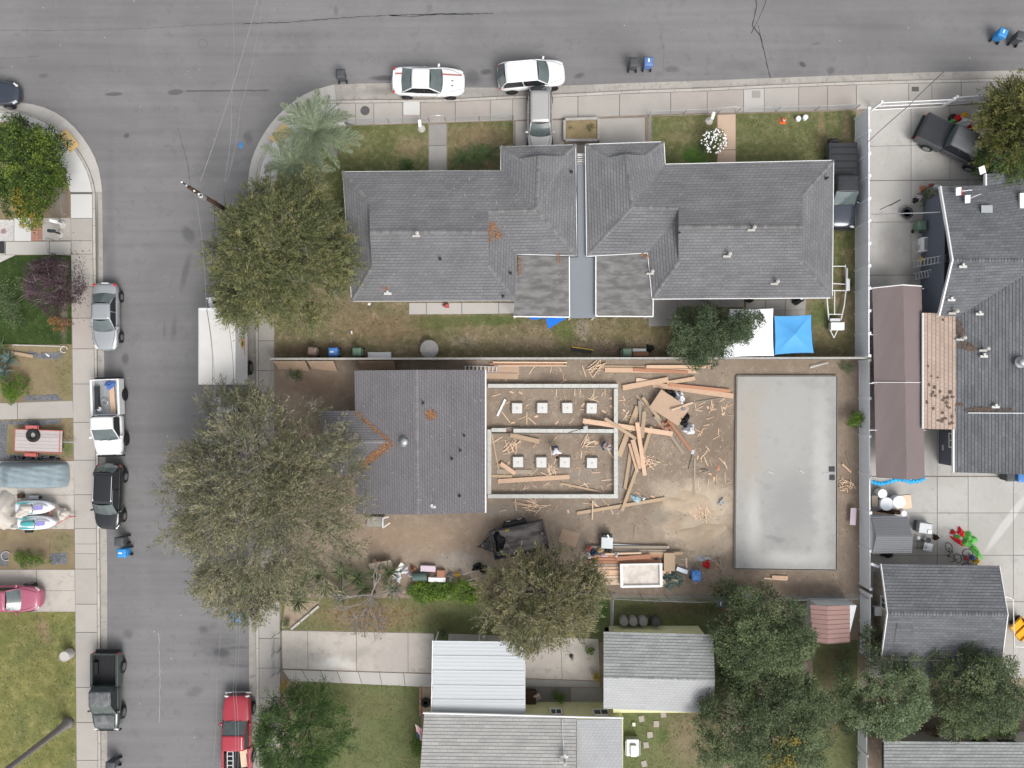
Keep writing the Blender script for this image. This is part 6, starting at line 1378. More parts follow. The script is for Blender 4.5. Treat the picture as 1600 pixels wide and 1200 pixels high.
gate('white panelled gate leaf behind the black pickup', (1474, 165), (1580, 157), 1.5, 20, True)
bx, by = G(383, 346); PH = 10.0
up_ = thing('utility_pole', 'dark wooden telephone pole beside the olive street tree', 'pole', (bx, by, .1)); tx, ty = G(296, 293, PH);
bx, by = G(296, 293, PH); bx, by = bx*1.0, by*1.0; up_.location = (bx, by, .1)
MB().tube([(0, 0, 0), (0, 0, PH)], [.17, .11], 12).build('shaft', 'pole_wood', up_, smooth=True)
MB().box((0, .0, PH-.35), (1.5, .1, .12), R(-35)).build('crossarm', 'pole_wood', up_)
for t in (-.6, -.25, .3, .62): MB().lathe((t*math.cos(R(-35)), t*math.sin(R(-35)), PH-.28), [(.03, 0), (.05, .05), (.03, .1), (.05, .14), (.02, .18)], 8).build('insulator', 'white_paint', up_)
MB().lathe((.18, -.18, PH-1.9), [(.02, 0), (.17, .02), (.17, .62), (.02, .68)], 12).build('transformer', 'galv', up_)
def cable(lab, pts, r=.014, m='wire', sag=.35, group='overhead cables from the telephone pole', lash=0):
 P = [Vector(G3(*p)) for p in pts]; Q = []
 for i in range(len(P)-1):
  for k in range(16): t = k/16; q = P[i].lerp(P[i+1], t); q.z -= sag*4*t*(1-t); Q.append(q)
 Q.append(P[-1]); mb = MB(); mb.tube(Q, r, 4)
 o = mb.build('overhead_cable', m, label=lab, cat='cable', group=group)
cable('lashed pale cable crossing the intersection toward the top edge', [(404, -8, 8.5), (313, 283, 8.2)], .02, 'wire_pale')
cable('dark overhead cable running straight up across the intersection', [(362, -8, 9), (362, 160, 9), (350, 286, 8.8)], .012, 'wire_pale')
cable('thin overhead cable right of the lashed cable over the intersection', [(412, -8, 9), (375, 170, 9), (353, 286, 8.8)], .009, 'wire_pale')
cable('pale overhead cable dropping from the pole beside the box truck', [(305, 303, 8.6), (322, 475, 7.5), (336, 620, 7.5)], .012, 'wire_pale')
cable('overhead cable over the left side of the box truck roof', [(335, 320, 8.5), (323, 485, 7.5), (332, 602, 7.5)], .012, 'wire')
cable('overhead cable over the middle of the box truck roof', [(350, 300, 8.5), (353, 485, 7.5), (365, 602, 7.5)], .012, 'wire')
cable('overhead cable along the kerb above the red pickup', [(368, 950, 7.5), (364, 1080, 7.5), (366, 1210, 7.5)], .009, 'wire_pale')
cable('second overhead cable above the red pickup', [(373, 950, 7.5), (368, 1080, 7.5), (371, 1210, 7.5)], .009, 'wire_pale')
cable('overhead cable above the road left of the red pickup', [(343, 940, 7.5), (338, 1060, 7.5), (331, 1210, 7.5)], .009, 'wire_pale')
cable('service cable from the top pavement to the white fence light', [(1475, 112, 6), (1420, 165, 4.5), (1356, 222, 3)], .02, 'wire', group=None)
cable('service cable from the fence post to the slate roof gable', [(1362, 335, 2.9), (1415, 333, 3), (1470, 331, 3.2)], .035, 'wire_pale', .1, group=None)
tp = thing('palm_tree', 'tall bare grey palm trunk rising from the green lawn at the bottom left', 'palm', (*G(108, 1128), .1))
top = Vector((G(0, 0)[0]*0, 0, 0)); tX, tY = G(-78, 1270, 13.0)
T = Vector((tX, tY, 13.0))-Vector(tp.location)
T = Vector((0.0, 0.0, 13.0)) if False else T
MB().tube([Vector((0, 0, -.1)), Vector((0, 0, .25)), T*.15, T*.4, T*.7, T], [.50, .32, .21, .18, .17, .16], 14).build('trunk', 'bark_palm', tp, smooth=True)
palm_c = frond_mesh('frond', 2.2, .5, 26, 'leaf_sago', .7, .04, .5, 3)
pf = palm_c.build('frond', 'leaf_sago', tp, tone=True); pf.location = T
for i in range(1, 18):
 o = pf.copy(); C.objects.link(o); o.parent = tp; o.rotation_euler = (0, -.3, i*.7)
sp = thing('sign_post', 'thin metal sign post with a small white plate at the bottom left sidewalk', 'sign', (*G(121, 1185), .1))
MB().tube([(0, 0, 0), (0, 0, 2.6)], .03, 6).build('post', 'galv', sp)
MB().box((-.05, -.05, 2.2), (.36, .05, .26), .4).build('plate', 'white_paint', sp)
# ============================================================ VEHICLES
def pl(x, tab):
 """piecewise linear"""
 for i in range(len(tab)-1):
  if x <= tab[i+1][0]:
   a, b_ = tab[i], tab[i+1]; t = (x-a[0])/(b_[0]-a[0]) if b_[0] > a[0] else 0; t = min(1, max(0, t)); return a[1]+(b_[1]-a[1])*t
 return tab[-1][1]
def add_wheels(root, L, W, r=.33, fx=.30, rx=-.30, rimm='rim', hw=None, sides=(-1, 1), tw=.22, y=None):
 for xx in (fx*L, rx*L):
  for s_ in sides:
   yy = s_*((W/2-.13) if y is None else y)
   ar = MB().lathe((xx, yy+s_*.015, r), [(.02, -.11), (r+.07, -.11), (r+.07, .125), (.02, .125)], 20, 'Y').build('wheel_arch', 'black_plastic', root)
   w_ = MB().lathe((xx, yy+s_*.05, r), [(.05, -tw/2), (r-.03, -tw/2), (r, -tw/2+.03), (r, tw/2-.03), (r-.03, tw/2), (.6*r, tw/2-.005), (.05, tw/2-.02)], 22, 'Y').build('wheel', 'rubber', root, smooth=False)
   mb = MB(); mb.lathe((xx, yy+s_*(.05+tw/2-.005), r), [(.02, -.03), (r*.22, .012), (r*.05, .02)], 10, 'Y')
   mb.lathe((xx, yy+s_*(.05+tw/2-.006), r), [(r*.58, -.01), (r*.66, -.01), (r*.66, .012), (r*.58, .012), (r*.58, -.01)], 22, 'Y')
   for k in range(6):
    a = k*math.pi/3; mb.box((xx+math.cos(a)*r*.38, yy+s_*(.05+tw/2), r+math.sin(a)*r*.38), (r*.5, .02, .07), 0, 0, -a)
   mb.build('rim', rimm, w_)
def body_loft(st, mname, root, name='body', nose=.0, ring=None):
 """st = list of (x, halfwidth, ztop, zlow)"""
 vs = []; fs = []; R_ = ring or [(0, .045), (.45, .035), (.80, 0.0), (.94, -.05), (1.0, -.22), (.985, -.6), (.93, -1.0)]
 k = len(R_)
 for (x, hw, zt, zl) in st:
  row = []
  for (a, b_) in R_: row.append((x, a*hw, zt+b_ if b_ > -.2 else zt+b_*(zt-zl) if b_ <= -.2 else 0))
  row = [(x, p[1], p[2]) for p in row]
  vs += [(x, -p[1], p[2]) for p in reversed(row[1:])]+row
 m_ = 2*k-1
 for i in range(len(st)-1):
  for j in range(m_-1): fs.append((i*m_+j, (i+1)*m_+j, (i+1)*m_+j+1, i*m_+j+1))
  fs.append((i*m_+m_-1, (i+1)*m_+m_-1, (i+1)*m_, i*m_))
 fs.append(tuple(range(m_))); fs.append(tuple((len(st)-1)*m_+j for j in reversed(range(m_))))
 return MB().add(vs, fs).build(name, mname, root, smooth=True, sub=1)
def greenhouse(root, xbr, xtr, xtf, xbf, zb, zr, wb, wt, paint, glass='glass_auto', bow=.17, roofm=None, pill=2, rails=None, sunroof=False):
 """x rear base, rear top, front top, front base; half widths base/top"""
 def patch(xb, xt, name, outw):
  n, m_ = 8, 4; vs = []
  for j in range(m_+1):
   v = j/m_
   for i in range(n+1):
    u = -1+2*i/n; w_ = wb+(wt-wb)*v; x = xb+(xt-xb)*v+outw*bow*(1-u*u)*(1-.4*v); z = zb+(zr-.02-zb)*v+.03*(1-u*u)*v
    vs.append((x, u*w_*.97, z+.012))
  fs = [(j*(n+1)+i, (j+1)*(n+1)+i, (j+1)*(n+1)+i+1, j*(n+1)+i+1) for j in range(m_) for i in range(n)]
  if outw > 0: fs = [f[::-1] for f in fs]
  return MB().add(vs, fs).build(name, glass, root, smooth=True)
 ws = patch(xbf, xtf, 'windshield', 1)
 wiper = MB(); wiper.tube([(xbf+.06, -.5*wb, zb+.05), (xbf-.02, .05, zb+.10)], .012, 4).tube([(xbf+.08, .1*wb, zb+.05), (xbf-.02, .75*wb, zb+.09)], .012, 4); wiper.build('wiper', 'black_plastic', ws)
 patch(xbr, xtr, 'rear_window', -1)
 MB().add([(xbr+.12, -wb*.9, zb-.2), (xbf-.15, -wb*.9, zb-.2), (xbf-.15, wb*.9, zb-.2), (xbr+.12, wb*.9, zb-.2), (xtr+.08, -wt*.9, zr-.06), (xtf-.1, -wt*.9, zr-.06), (xtf-.1, wt*.9, zr-.06), (xtr+.08, wt*.9, zr-.06)],
    [(3, 2, 1, 0), (4, 5, 6, 7), (0, 1, 5, 4), (1, 2, 6, 5), (2, 3, 7, 6), (3, 0, 4, 7)]).build('cabin', 'interior', root)
 for s_ in (-1, 1):
  b0, b1, t0, t1 = Vector((xbr+.1, s_*wb, zb)), Vector((xbf-.05, s_*wb, zb)), Vector((xtr+.02, s_*wt, zr-.03)), Vector((xtf-.02, s_*wt, zr-.03))
  for k in range(pill):
   u0, u1 = k/pill+.02, (k+1)/pill-.02
   q = [b0.lerp(b1, u0), b0.lerp(b1, u1), t0.lerp(t1, u1), t0.lerp(t1, u0)]; q = [p+Vector((0, s_*.012, 0)) for p in q]
   MB().add(q, [(0, 1, 2, 3) if s_ < 0 else (3, 2, 1, 0)]).build('side_window', 'glass_dark', root)
  mb = MB(); mb.tube([b1+Vector((.08, 0, -.02)), t1, t0, b0+Vector((-.12, 0, -.02))], .045, 6)
  for k in range(1, pill): mb.tube([b0.lerp(b1, k/pill), t0.lerp(t1, k/pill)], .03, 5)
  mb.build('pillar', paint, root, smooth=True)
  MB().box((xbf-.18, s_*(wb+.16), zb+.06), (.13, .22, .14), s_*-.25).build('wing_mirror', paint, root, bev=.03)
  MB().tube([b0+Vector((0, s_*.02, -.01)), b1+Vector((0, s_*.02, -.01))], .014, 4).build('window_trim', 'chrome' if rails else 'black_plastic', root)
 n, m_ = 8, 8; vs = []
 for j in range(m_+1):
  v = j/m_
  for i in range(n+1):
   u = -1+2*i/n; x = xtr-.03*(1-u*u)+(xtf+.04*(1-u*u)-xtr)*v; vs.append((x, u*(wt+.015), zr+.045*(1-u*u*.9)*(.55+.45*math.sin(math.pi*v))))
 fs = [(j*(n+1)+i, (j+1)*(n+1)+i, (j+1)*(n+1)+i+1, j*(n+1)+i+1) for j in range(m_) for i in range(n)]
 ro = MB().add(vs, [f[::-1] for f in fs]).build('roof', roofm or paint, root, smooth=True); ro.modifiers.new('s', 'SOLIDIFY').thickness = .04
 if sunroof: MB().box(((xtr+xtf)/2+.2, 0, zr+.055), (.6, wt*1.3, .012)).build('sunroof', 'glass_dark', ro)
 if rails:
  for s_ in (-1, 1): MB().tube([(xtr+.15, s_*wt*.93, zr+.05), (xtr+.25, s_*wt*.93, zr+.09), (xtf-.3, s_*wt*.93, zr+.09), (xtf-.2, s_*wt*.93, zr+.05)], .022, 6).build('roof_rail', rails, root)
def car(lab, px, py, rot, L, W, Hh, paint, kind='sedan', name='parked_car', cat='car', zmid=.7, rimm='rim', roofm=None, extra=None, group='cars parked along the streets'):
 x, y = G(px, py, zmid); root = thing(name, lab, cat, (x, y, .01 if group else .14), R(rot), group)
 h = L/2; w2 = W/2
 if kind == 'sedan':   top = [(-h, .72), (-h*.93, .95), (-h*.6, 1.0), (0, .98), (h*.35, .97), (h*.72, .88), (h*.93, .76), (h, .58)]; gh = (-h*.66, -h*.36, h*.10, h*.40)
 if kind == 'coupe':   top = [(-h, .72), (-h*.93, 1.0), (-h*.6, 1.02), (0, .98), (h*.3, .98), (h*.72, .90), (h*.93, .78), (h, .58)]; gh = (-h*.72, -h*.42, h*.05, h*.36)
 if kind == 'suv':     top = [(-h, .75), (-h*.96, 1.05), (-h*.6, 1.08), (0, 1.06), (h*.4, 1.05), (h*.72, .98), (h*.93, .85), (h, .62)]; gh = (-h*.93, -h*.76, h*.16, h*.46)
 wid = [(-h, .58), (-h*.985, .70), (-h*.94, .83), (-h*.82, .945), (-h*.55, 1.0), (h*.4, 1.0), (h*.68, .965), (h*.84, .87), (h*.93, .74), (h*.98, .58), (h, .42)]
 st = []
 for u in (-1, -.985, -.95, -.9, -.82, -.68, -.5, -.25, 0, .2, .36, .5, .65, .76, .84, .9, .95, .98, 1):
  xx = u*h; st.append((xx, w2*pl(xx, wid), pl(xx, top), .22))
 body_loft(st, paint, root)
 zb = pl(gh[3], top)-.0
 greenhouse(root, gh[0], gh[1], gh[2], gh[3], zb, Hh, w2*.86, w2*.66 if kind != 'suv' else w2*.72, paint, roofm=roofm, pill=2 if kind != 'coupe' else 1, rails=extra.get('rails') if extra else None, sunroof=bool(extra and extra.get('sunroof')))
 add_wheels(root, L, W, .33 if kind != 'suv' else .36, rimm=rimm)
 for s_ in (-1, 1):
  MB().box((h*.885, s_*w2*.70, .74), (.34, .16, .12), s_*-.55).build('headlight', 'lamp_clear', root, bev=.03)
  MB().box((-h*.935, s_*w2*.78, .88), (.16, .20, .13), s_*.5).build('taillight', 'lamp_red', root, bev=.03)
 MB().box((h*.975, 0, .55), (.06, W*.42, .18)).build('grille', 'black_plastic', root)
 MB().box((h*.97, 0, .36), (.08, W*.5, .14)).build('front_bumper', 'black_plastic', root, bev=.03)
 MB().box((-h*.975, 0, .40), (.08, W*.6, .16)).build('rear_bumper', 'black_plastic', root, bev=.03)
 MB().box((-h*.985, 0, .78), (.07, .5, .12)).build('licence_plate', 'white_paint', root)
 zz = pl(h*.6, top)
 for s_ in (-1, 1): MB().tube([(gh[3]+.1, s_*w2*.80, pl(gh[3], top)+.0), (h*.65, s_*w2*.74, zz+.01), (h*.9, s_*w2*.5, pl(h*.9, top)+.03)], .010, 4).build('bonnet_seam', 'black_plastic', root)
 for s_ in (-1, 1):
  for xx in ((.02, -.22) if kind != 'coupe' else (-.05,)): MB().box((xx*L, s_*(w2*.99), .80), (.2, .04, .035)).build('door_handle', paint, root)
 return root
EX = {}
mu = car('white coupe with thin red racing stripe parked at the top kerb', 669.5, 128, -1, 5.1, 2.05, 1.38, 'paint_white', 'coupe', rimm='rim_dark')
for s_, y in ((1, .42),):
 MB().add([(1.0, y-.05, 1.045), (2.35, y-.05, .90), (2.35, y+.05, .90), (1.0, y+.05, 1.045)], [(0, 1, 2, 3)]).add([(-1.05, y-.05, 1.425), (.1, y-.05, 1.425), (.1, y+.05, 1.425), (-1.05, y+.05, 1.425)], [(0, 1, 2, 3)]).add([(-2.4, y-.05, 1.035), (-1.8, y-.05, 1.065), (-1.8, y+.05, 1.065), (-2.4, y+.05, 1.035)], [(0, 1, 2, 3)]).build('racing_stripe', 'stripe_red', mu)
MB().box((-2.36, 0, 1.10), (.16, 1.25, .05)).build('spoiler', 'paint_white', mu, bev=.02)
MB().box((1.7, -.35, 1.0), (.14, .05, .03)).box((1.7, .0, 1.0), (.14, .05, .03)).build('bonnet_scoop', 'black_plastic', mu)
car('white sport utility vehicle parked at a slight angle ahead of the coupe', 830, 118, 5, 4.75, 1.95, 1.68, 'paint_white', 'suv', name='parked_car', rimm='rim_dark', extra={'rails': 'paint_white', 'sunroof': False})
car('silver grey minivan parked in the driveway with its nose under the roof eave', 843.5, 190, -90, 4.7, 1.78, 1.55, 'paint_grey', 'suv', extra={'rails': 'paint_grey'}, group=None)
car('silver sedan parked half over the left kerb', 165.5, 495, -90, 4.75, 1.85, 1.42, 'paint_silver', 'sedan')
car('black sport utility vehicle with silver roof rails parked beside the jet skis driveway', 171, 776, -92, 4.65, 1.88, 1.66, 'paint_black', 'suv', extra={'rails': 'chrome', 'sunroof': True})
car('pinkish red hatchback cut off by the left edge on the driveway', 12, 934, 0, 4.9, 1.85, 1.45, 'paint_pinkred', 'suv', group=None)
car('dark blue grey car nose poking in at the left edge beside the kerb', -18, 145, -2, 4.3, 1.75, 1.40, 'paint_navy', 'coupe')
car('pale grey car hidden beneath the sprawling tree on the road', 352, 672, 90, 4.9, 1.85, 1.6, 'paint_silver', 'suv', extra={'rails': 'chrome', 'sunroof': True})
def pickup(lab, px, py, rot, L, W, paint, bed_frac=.36, roofm=None, cab_len=1.5, Hh=1.78, zmid=.8, group='cars parked along the streets', rimm='rim', bedm='black_plastic', cover=None, wr=.38, hood_m=None, twotone=False, z0=.01, ribs=True):
 x, y = G(px, py, zmid); root = thing('pickup_truck', lab, 'pickup truck', (x, y, z0), R(rot), group); h = L/2; w2 = W/2
 xc = -h+bed_frac*L
 top = [(xc, 1.16), (h*.42, 1.14), (h*.75, 1.08), (h*.94, .98), (h, .8)]
 wid = [(xc, 1.0), (h*.5, 1.0), (h*.78, .955), (h*.92, .86), (h, .70)]
 st = [(xx, w2*pl(xx, wid), pl(xx, top), .35) for xx in [xc+.01, xc+.12]+[xc+(h-xc)*u for u in (.2, .35, .5, .62, .74, .84, .92, .97, 1)]]
 body_loft(st, paint, root)
 xbf = h*.36 if cab_len < 1.6 else h*.40
 xbf = xc+cab_len+.75;
 greenhouse(root, xc+.04, xc+.12, xc+cab_len, xbf, 1.13, Hh, w2*.88, w2*.74, paint, roofm=roofm, pill=1 if cab_len < 1.4 else 2, bow=.05)
 if hood_m: MB().add([(xbf+.12, -w2*.75, 1.185), (h*.9, -w2*.66, 1.075), (h*.9, w2*.66, 1.075), (xbf+.12, w2*.75, 1.185)], [(0, 1, 2, 3)]).build('bonnet_patch', hood_m, root)
 bed = MB(); t = .09; bl = xc+h
 for s_ in (-1, 1): bed.box((-h+bl/2, s_*(w2-t/2-.02), .82), (bl-.03, t, .72)).box((-h+bl/2, s_*(w2-.02-t*.75), 1.195), (bl-.02, t*1.7, .035))
 bed.box((-h+.04, 0, .86), (.07, W-.25, .62)).box((xc-.04, 0, .86), (.06, W-.25, .62)).build('bed_wall', paint, root, bev=.01)
 fl_ = MB().box((-h+bl/2, 0, .62), (bl-.14, W-.26, .05));
 for k in range(7 if ribs else 0): fl_.box((-h+bl/2, (-3+k)*.19, .655), (bl-.16, .07, .03))
 for s_ in (-1, 1): fl_.box((-.30*L, s_*(w2-.25), .76), (.85, .22, .26))
 fl_.build('bed_floor', bedm, root)
 if cover: MB().box((-h+bl/2, 0, 1.22), (bl-.05, W-.2, .05)).build('bed_cover', cover, root, bev=.02)
 add_wheels(root, L, W, wr, .30, -.29, rimm, tw=.26)
 for s_ in (-1, 1):
  MB().box((h*.955, s_*w2*.72, .84), (.12, .3, .17), s_*-.2).build('headlight', 'lamp_clear', root, bev=.02)
  MB().box((-h+.02, s_*(w2-.1), .98), (.08, .14, .34)).build('taillight', 'lamp_red', root, bev=.01)
 MB().box((h*.99, 0, .82), (.06, W*.5, .2)).build('grille', 'black_plastic', root)
 MB().box((h+.03, 0, .55), (.14, W*.92, .2)).build('front_bumper', 'chrome' if paint == 'paint_red' else 'black_plastic', root, bev=.03)
 MB().box((-h-.06, 0, .56), (.16, W*.92, .16)).build('rear_bumper', 'dark_metal', root, bev=.03)
 return root, h, xc, w2
wt, h_, xc_, w2_ = pickup('white work pickup with tools and lumber in its bed, missing its tailgate', 169.5, 652, -88, 5.35, 2.05, 'paint_white', .47, cab_len=.95, bedm='galv', rimm='rim_dark')
def load(name, lab, cat, root, loc, build, group=None):
 """a thing lying in a bed: placed in world space"""
 p = root.matrix_basis @ Vector(loc) if False else (Matrix.Translation(root.location) @ Matrix.Rotation(root.rotation_euler.z, 4, 'Z')) @ Vector(loc)
 mb, m = build; o = mb.build(name, m, label=lab, cat=cat, group=group); o.location = p; o.rotation_euler = (0, 0, root.rotation_euler.z); return o
load('plywood_sheet', 'narrow plywood sheet lying in the white pickup bed', 'board', wt, (-1.2, .3, .75), (MB().box((0, 0, 0), (1.9, .36, .03), .04), 'wood_fresh'))
def heapmesh(rx, ry, hh, seed=0, n=14, rough=.35):
 rr = random.Random(seed); ph = [rr.uniform(0, 6) for _ in range(6)]; vs = [];
 for j in range(n+1):
  for i in range(n+1):
   u, v = -1+2*i/n, -1+2*j/n; a = math.atan2(v, u); q = max(abs(u), abs(v)); e = 1+.18*math.sin(3*a+ph[0])+.12*math.sin(5*a+ph[1])
   x, y = math.cos(a)*q*rx*e, math.sin(a)*q*ry*e
   z = hh*(1-q**2.2)*(1+rough*math.sin(u*5+ph[2])*math.sin(v*6+ph[3])+rough*.6*math.sin(u*11+v*9+ph[4]))
   vs.append((x, y, max(0, z)+.01))
 return MB().add(vs, [(j*(n+1)+i, j*(n+1)+i+1, (j+1)*(n+1)+i+1, (j+1)*(n+1)+i) for j in range(n) for i in range(n)])
def heap(name, lab, cat, px, py, rx, ry, hh, m, rot=0, z=.1, seed=0, group=None, rough=.35):
 x, y = G(px, py, z+hh*.5); o = heapmesh(rx/S, ry/S, hh, seed, rough=rough).build(name, m, label=lab, cat=cat, group=group, smooth=True); o.location = (x, y, z); o.rotation_euler = (0, 0, R(rot)); return o
load('tarp_bundle', 'blue cloth bundle at the tail of the white pickup bed', 'tarp', wt, (-2.25, .15, .66), (heapmesh(.32, .36, .4, 3), 'blue_cloth'))
load('bucket', 'white bucket beside the cab in the white pickup bed', 'bucket', wt, (-.6, -.55, .66), (MB().lathe((0, 0, 0), [(.13, 0), (.16, .3), (.14, .3), (.02, .28)], 12), 'white_paint'))
load('tool_case', 'dark tool case along the left wall of the white pickup bed', 'tool case', wt, (-1.4, -.7, .66), (MB().box((0, 0, .18), (1.6, .25, .3)).box((.3, .1, .36), (.6, .05, .05)), 'dark_metal'))
load('hose_coil', 'grey cable coil in the middle of the white pickup bed', 'cable coil', wt, (-1.1, -.2, .7), (MB().tube([(.22*math.cos(a*.5), .2*math.sin(a*.5), .05+.003*a) for a in range(40)], .02, 5), 'galv'))
pickup('faded dark green pickup with an empty bed parked at the lower left kerb', 167, 1080, -90, 5.45, 1.95, 'paint_greendark', .42, 'paint_fade', 1.1, hood_m='paint_fade')
rt, _, _, _ = pickup('bright red pickup carrying a ladder, parked at the bottom of the road', 371, 1148, 90, 5.7, 2.0, 'paint_red', .36, None, 1.15, Hh=1.76)
lb = MB();
for s_ in (-1, 1): lb.box((0, s_*.2, 0), (2.2, .05, .07))
for k in range(7): lb.box((-1+.32*k, 0, 0), (.05, .4, .04))
load('ladder', 'aluminium ladder in the bed of the red pickup', 'ladder', rt, (-1.9, .35, 1.22), (lb, 'alum'))
load('plywood_sheet', 'tan board leaning in the right side of the red pickup bed', 'board', rt, (-1.5, -.5, .9), (MB().box((0, 0, 0), (1.4, .5, .03), .1, .15), 'wood_pale'))
jp, _, _, _ = pickup('dark grey crew cab pickup parked askew behind the white gate', 1493, 226, -26, 5.6, 2.0, 'paint_jeep', .34, 'paint_jeeptop', 1.6, Hh=1.85, cover='dark_metal', group=None, z0=.14)
cv, _, _, _ = pickup('black lifted pickup squeezed between the right grey house and the white fence', 1313, 292, -90, 5.9, 1.95, 'paint_navy', .40, 'dark_metal', 1.2, Hh=1.9, cover='dark_metal', group=None, z0=.14)
tt = MB().lathe((0, 0, 0), [(.18, -.12), (.36, -.12), (.38, 0), (.36, .12), (.18, .12)], 22, 'X').build('spare_tyre', 'rubber', cv); tt.location = (-3.1, -.62, .95)
for k in range(5): MB().box((-2.6+k*.48, 0, 1.26), (.06, 1.75, .03)).build('cover_rib', 'black_plastic', cv)
for k in range(4): MB().box((-.45+.32*k, 0, 1.96), (.04, 1.3, .03)).build('roof_rib', 'black_plastic', cv)
bt = thing('box_truck', 'white box truck with an orange sun logo on its side parked under the tree', 'truck', (*G(358, 530, 1.2), .01), R(90), None)
BL, BW, BH = 5.1, 2.45, 3.5
bx0 = -3.15
MB().box((bx0+BL/2, 0, (BH+.95)/2), (BL, BW, BH-.95)).build('cargo_box', mat('box_white', (.66, .665, .68), var=.03, scale=1, rough=.45), bt, bev=.06)
MB().box((bx0+BL/2, 0, BH+.012), (BL-.12, BW-.12, .03)).build('box_roof', mat('box_roof_white', (.60, .585, .56), var=.05, scale=1.2), bt)
MB().box((bx0+BL-.08, 0, BH+.03), (.16, BW-.1, .05)).build('box_nose_cap', 'box_white', bt)
for s_ in (-1, 1): MB().box((bx0+BL/2, s_*(BW/2+.004), BH-.06), (BL, .03, .1)).build('box_rail', 'alum', bt)
MB().box((bx0+BL/2+.9, 0, .75), (BL+1.6, .9, .3)).build('chassis', 'dark_metal', bt)
body_loft([(x_, w_, z_, .45) for x_, w_, z_ in ((2.28, 1.05, 1.55), (2.4, 1.08, 1.5), (2.9, 1.08, 1.42), (3.3, 1.0, 1.36), (3.6, .92, 1.28), (3.72, .8, 1.1))], 'paint_white', bt, 'bonnet')
MB().box((2.30, 0, 1.9), (.3, 2.0, .9)).box((2.3, 0, 2.45), (.75, 1.7, .25)).build('cab', 'paint_white', bt, bev=.08)
MB().add([(2.48, -.9, 1.55), (2.48, .9, 1.55), (2.46, .8, 2.32), (2.46, -.8, 2.32)], [(0, 1, 2, 3)]).build('windshield', 'glass_dark', bt)
MB().box((2.55, 0, 2.60), (.4, 1.9, .06)).build('cab_visor', 'paint_white', bt, bev=.02)
for k in range(2): MB().box((2.42, .35-.7*k, 2.645), (.22, .5, .02)).build('roof_vent', 'black_plastic', bt)
for s_ in (-1, 1):
 MB().box((2.75, s_*1.2, 1.8), (.08, .2, .35)).build('wing_mirror', 'paint_white', bt)
add_wheels(bt, 6.0, 2.5, .45, .42, -.33, 'rim', tw=.3)
lg = MB(); yb_ = -(BW/2+.022); cx_, cz_ = -.35, 2.15
for k in range(18):
 a = 2*math.pi*k/18; r_o = .52 if k % 2 else .42
 lg.add([(cx_+.24*math.cos(a-.13), yb_, cz_+.24*math.sin(a-.13)), (cx_+r_o*math.cos(a), yb_, cz_+r_o*math.sin(a)), (cx_+.24*math.cos(a+.13), yb_, cz_+.24*math.sin(a+.13))], [(0, 1, 2)])
lg.add([(cx_-.75, yb_-.002, 1.62), (cx_+.65, yb_-.002, 1.62), (cx_+.65, yb_-.002, 1.74), (cx_-.75, yb_-.002, 1.74)], [(0, 1, 2, 3)])
lg.build('sun_logo', mat('logo_orange', (.75, .24, .03), var=0, rough=.5), bt)
MB().add([(cx_+.25*math.cos(a*.3142), yb_-.004, cz_+.25*math.sin(a*.3142)) for a in range(20)], [tuple(range(20))]).build('logo_centre', mat('logo_yellow', (.55, .40, .05), var=0), bt)
MB().add([(cx_+.17*math.cos(a*.3142), yb_-.006, cz_+.2*math.sin(a*.3142)) for a in range(20)], [tuple(range(20))]).build('logo_leaf', mat('logo_green', (.06, .16, .03), var=0), bt)
cc = thing('covered_car', 'car under a loose blue grey fabric cover on the left driveway', 'covered car', (*G(48, 743, .6), .13)); cx2 = cc.location
n, m_ = 48, 26; vs = []
for j in range(m_+1):
 for i in range(n+1):
  u, v = -1+2*i/n, -1+2*j/m_; hL, hW = 2.5, .93
  x = u*hL; y = v*hW*(1-.10*abs(u)**5); x = x*(1-.07*abs(v)**4)
  cab = max(0, min(1, (.62-abs(u+.1))/.3)); z = .82+.50*cab*(1-abs(v)**4*.6)+.05*(1-v*v)
  if u > .7: z -= .25*((u-.7)/.3)**2
  if u < -.8: z -= .2*((-.8-u)/.2)**2
  ed = max(abs(u)**14, abs(v)**12); z = z*(1-ed)+.08*ed
  z += .014*math.sin(u*31+v*7+3*math.sin(v*4))*(1-ed)+.02*math.sin(u*9+v*14)*(1-ed)+.012*math.sin(v*41+u*13)
  vs.append((x, y, z))
MB().add(vs, [(j*(n+1)+i, j*(n+1)+i+1, (j+1)*(n+1)+i+1, (j+1)*(n+1)+i) for j in range(m_) for i in range(n)]).build('fabric_cover', 'cover_cloth', cc, smooth=True)
mb = MB()
for s_ in (-.35, .35): mb.tube([(-2.3, s_, .9), (-1.3, s_*.98, 1.24), (-.2, s_, 1.43), (.6, s_, 1.30), (1.5, s_, .92), (2.3, s_, .75)], .008, 4)
mb.tube([(-.75, -.9, .85), (-.72, -.4, 1.34), (-.72, .4, 1.34), (-.75, .9, .85)], .008, 4).build('seam', 'cover_cloth', cc)
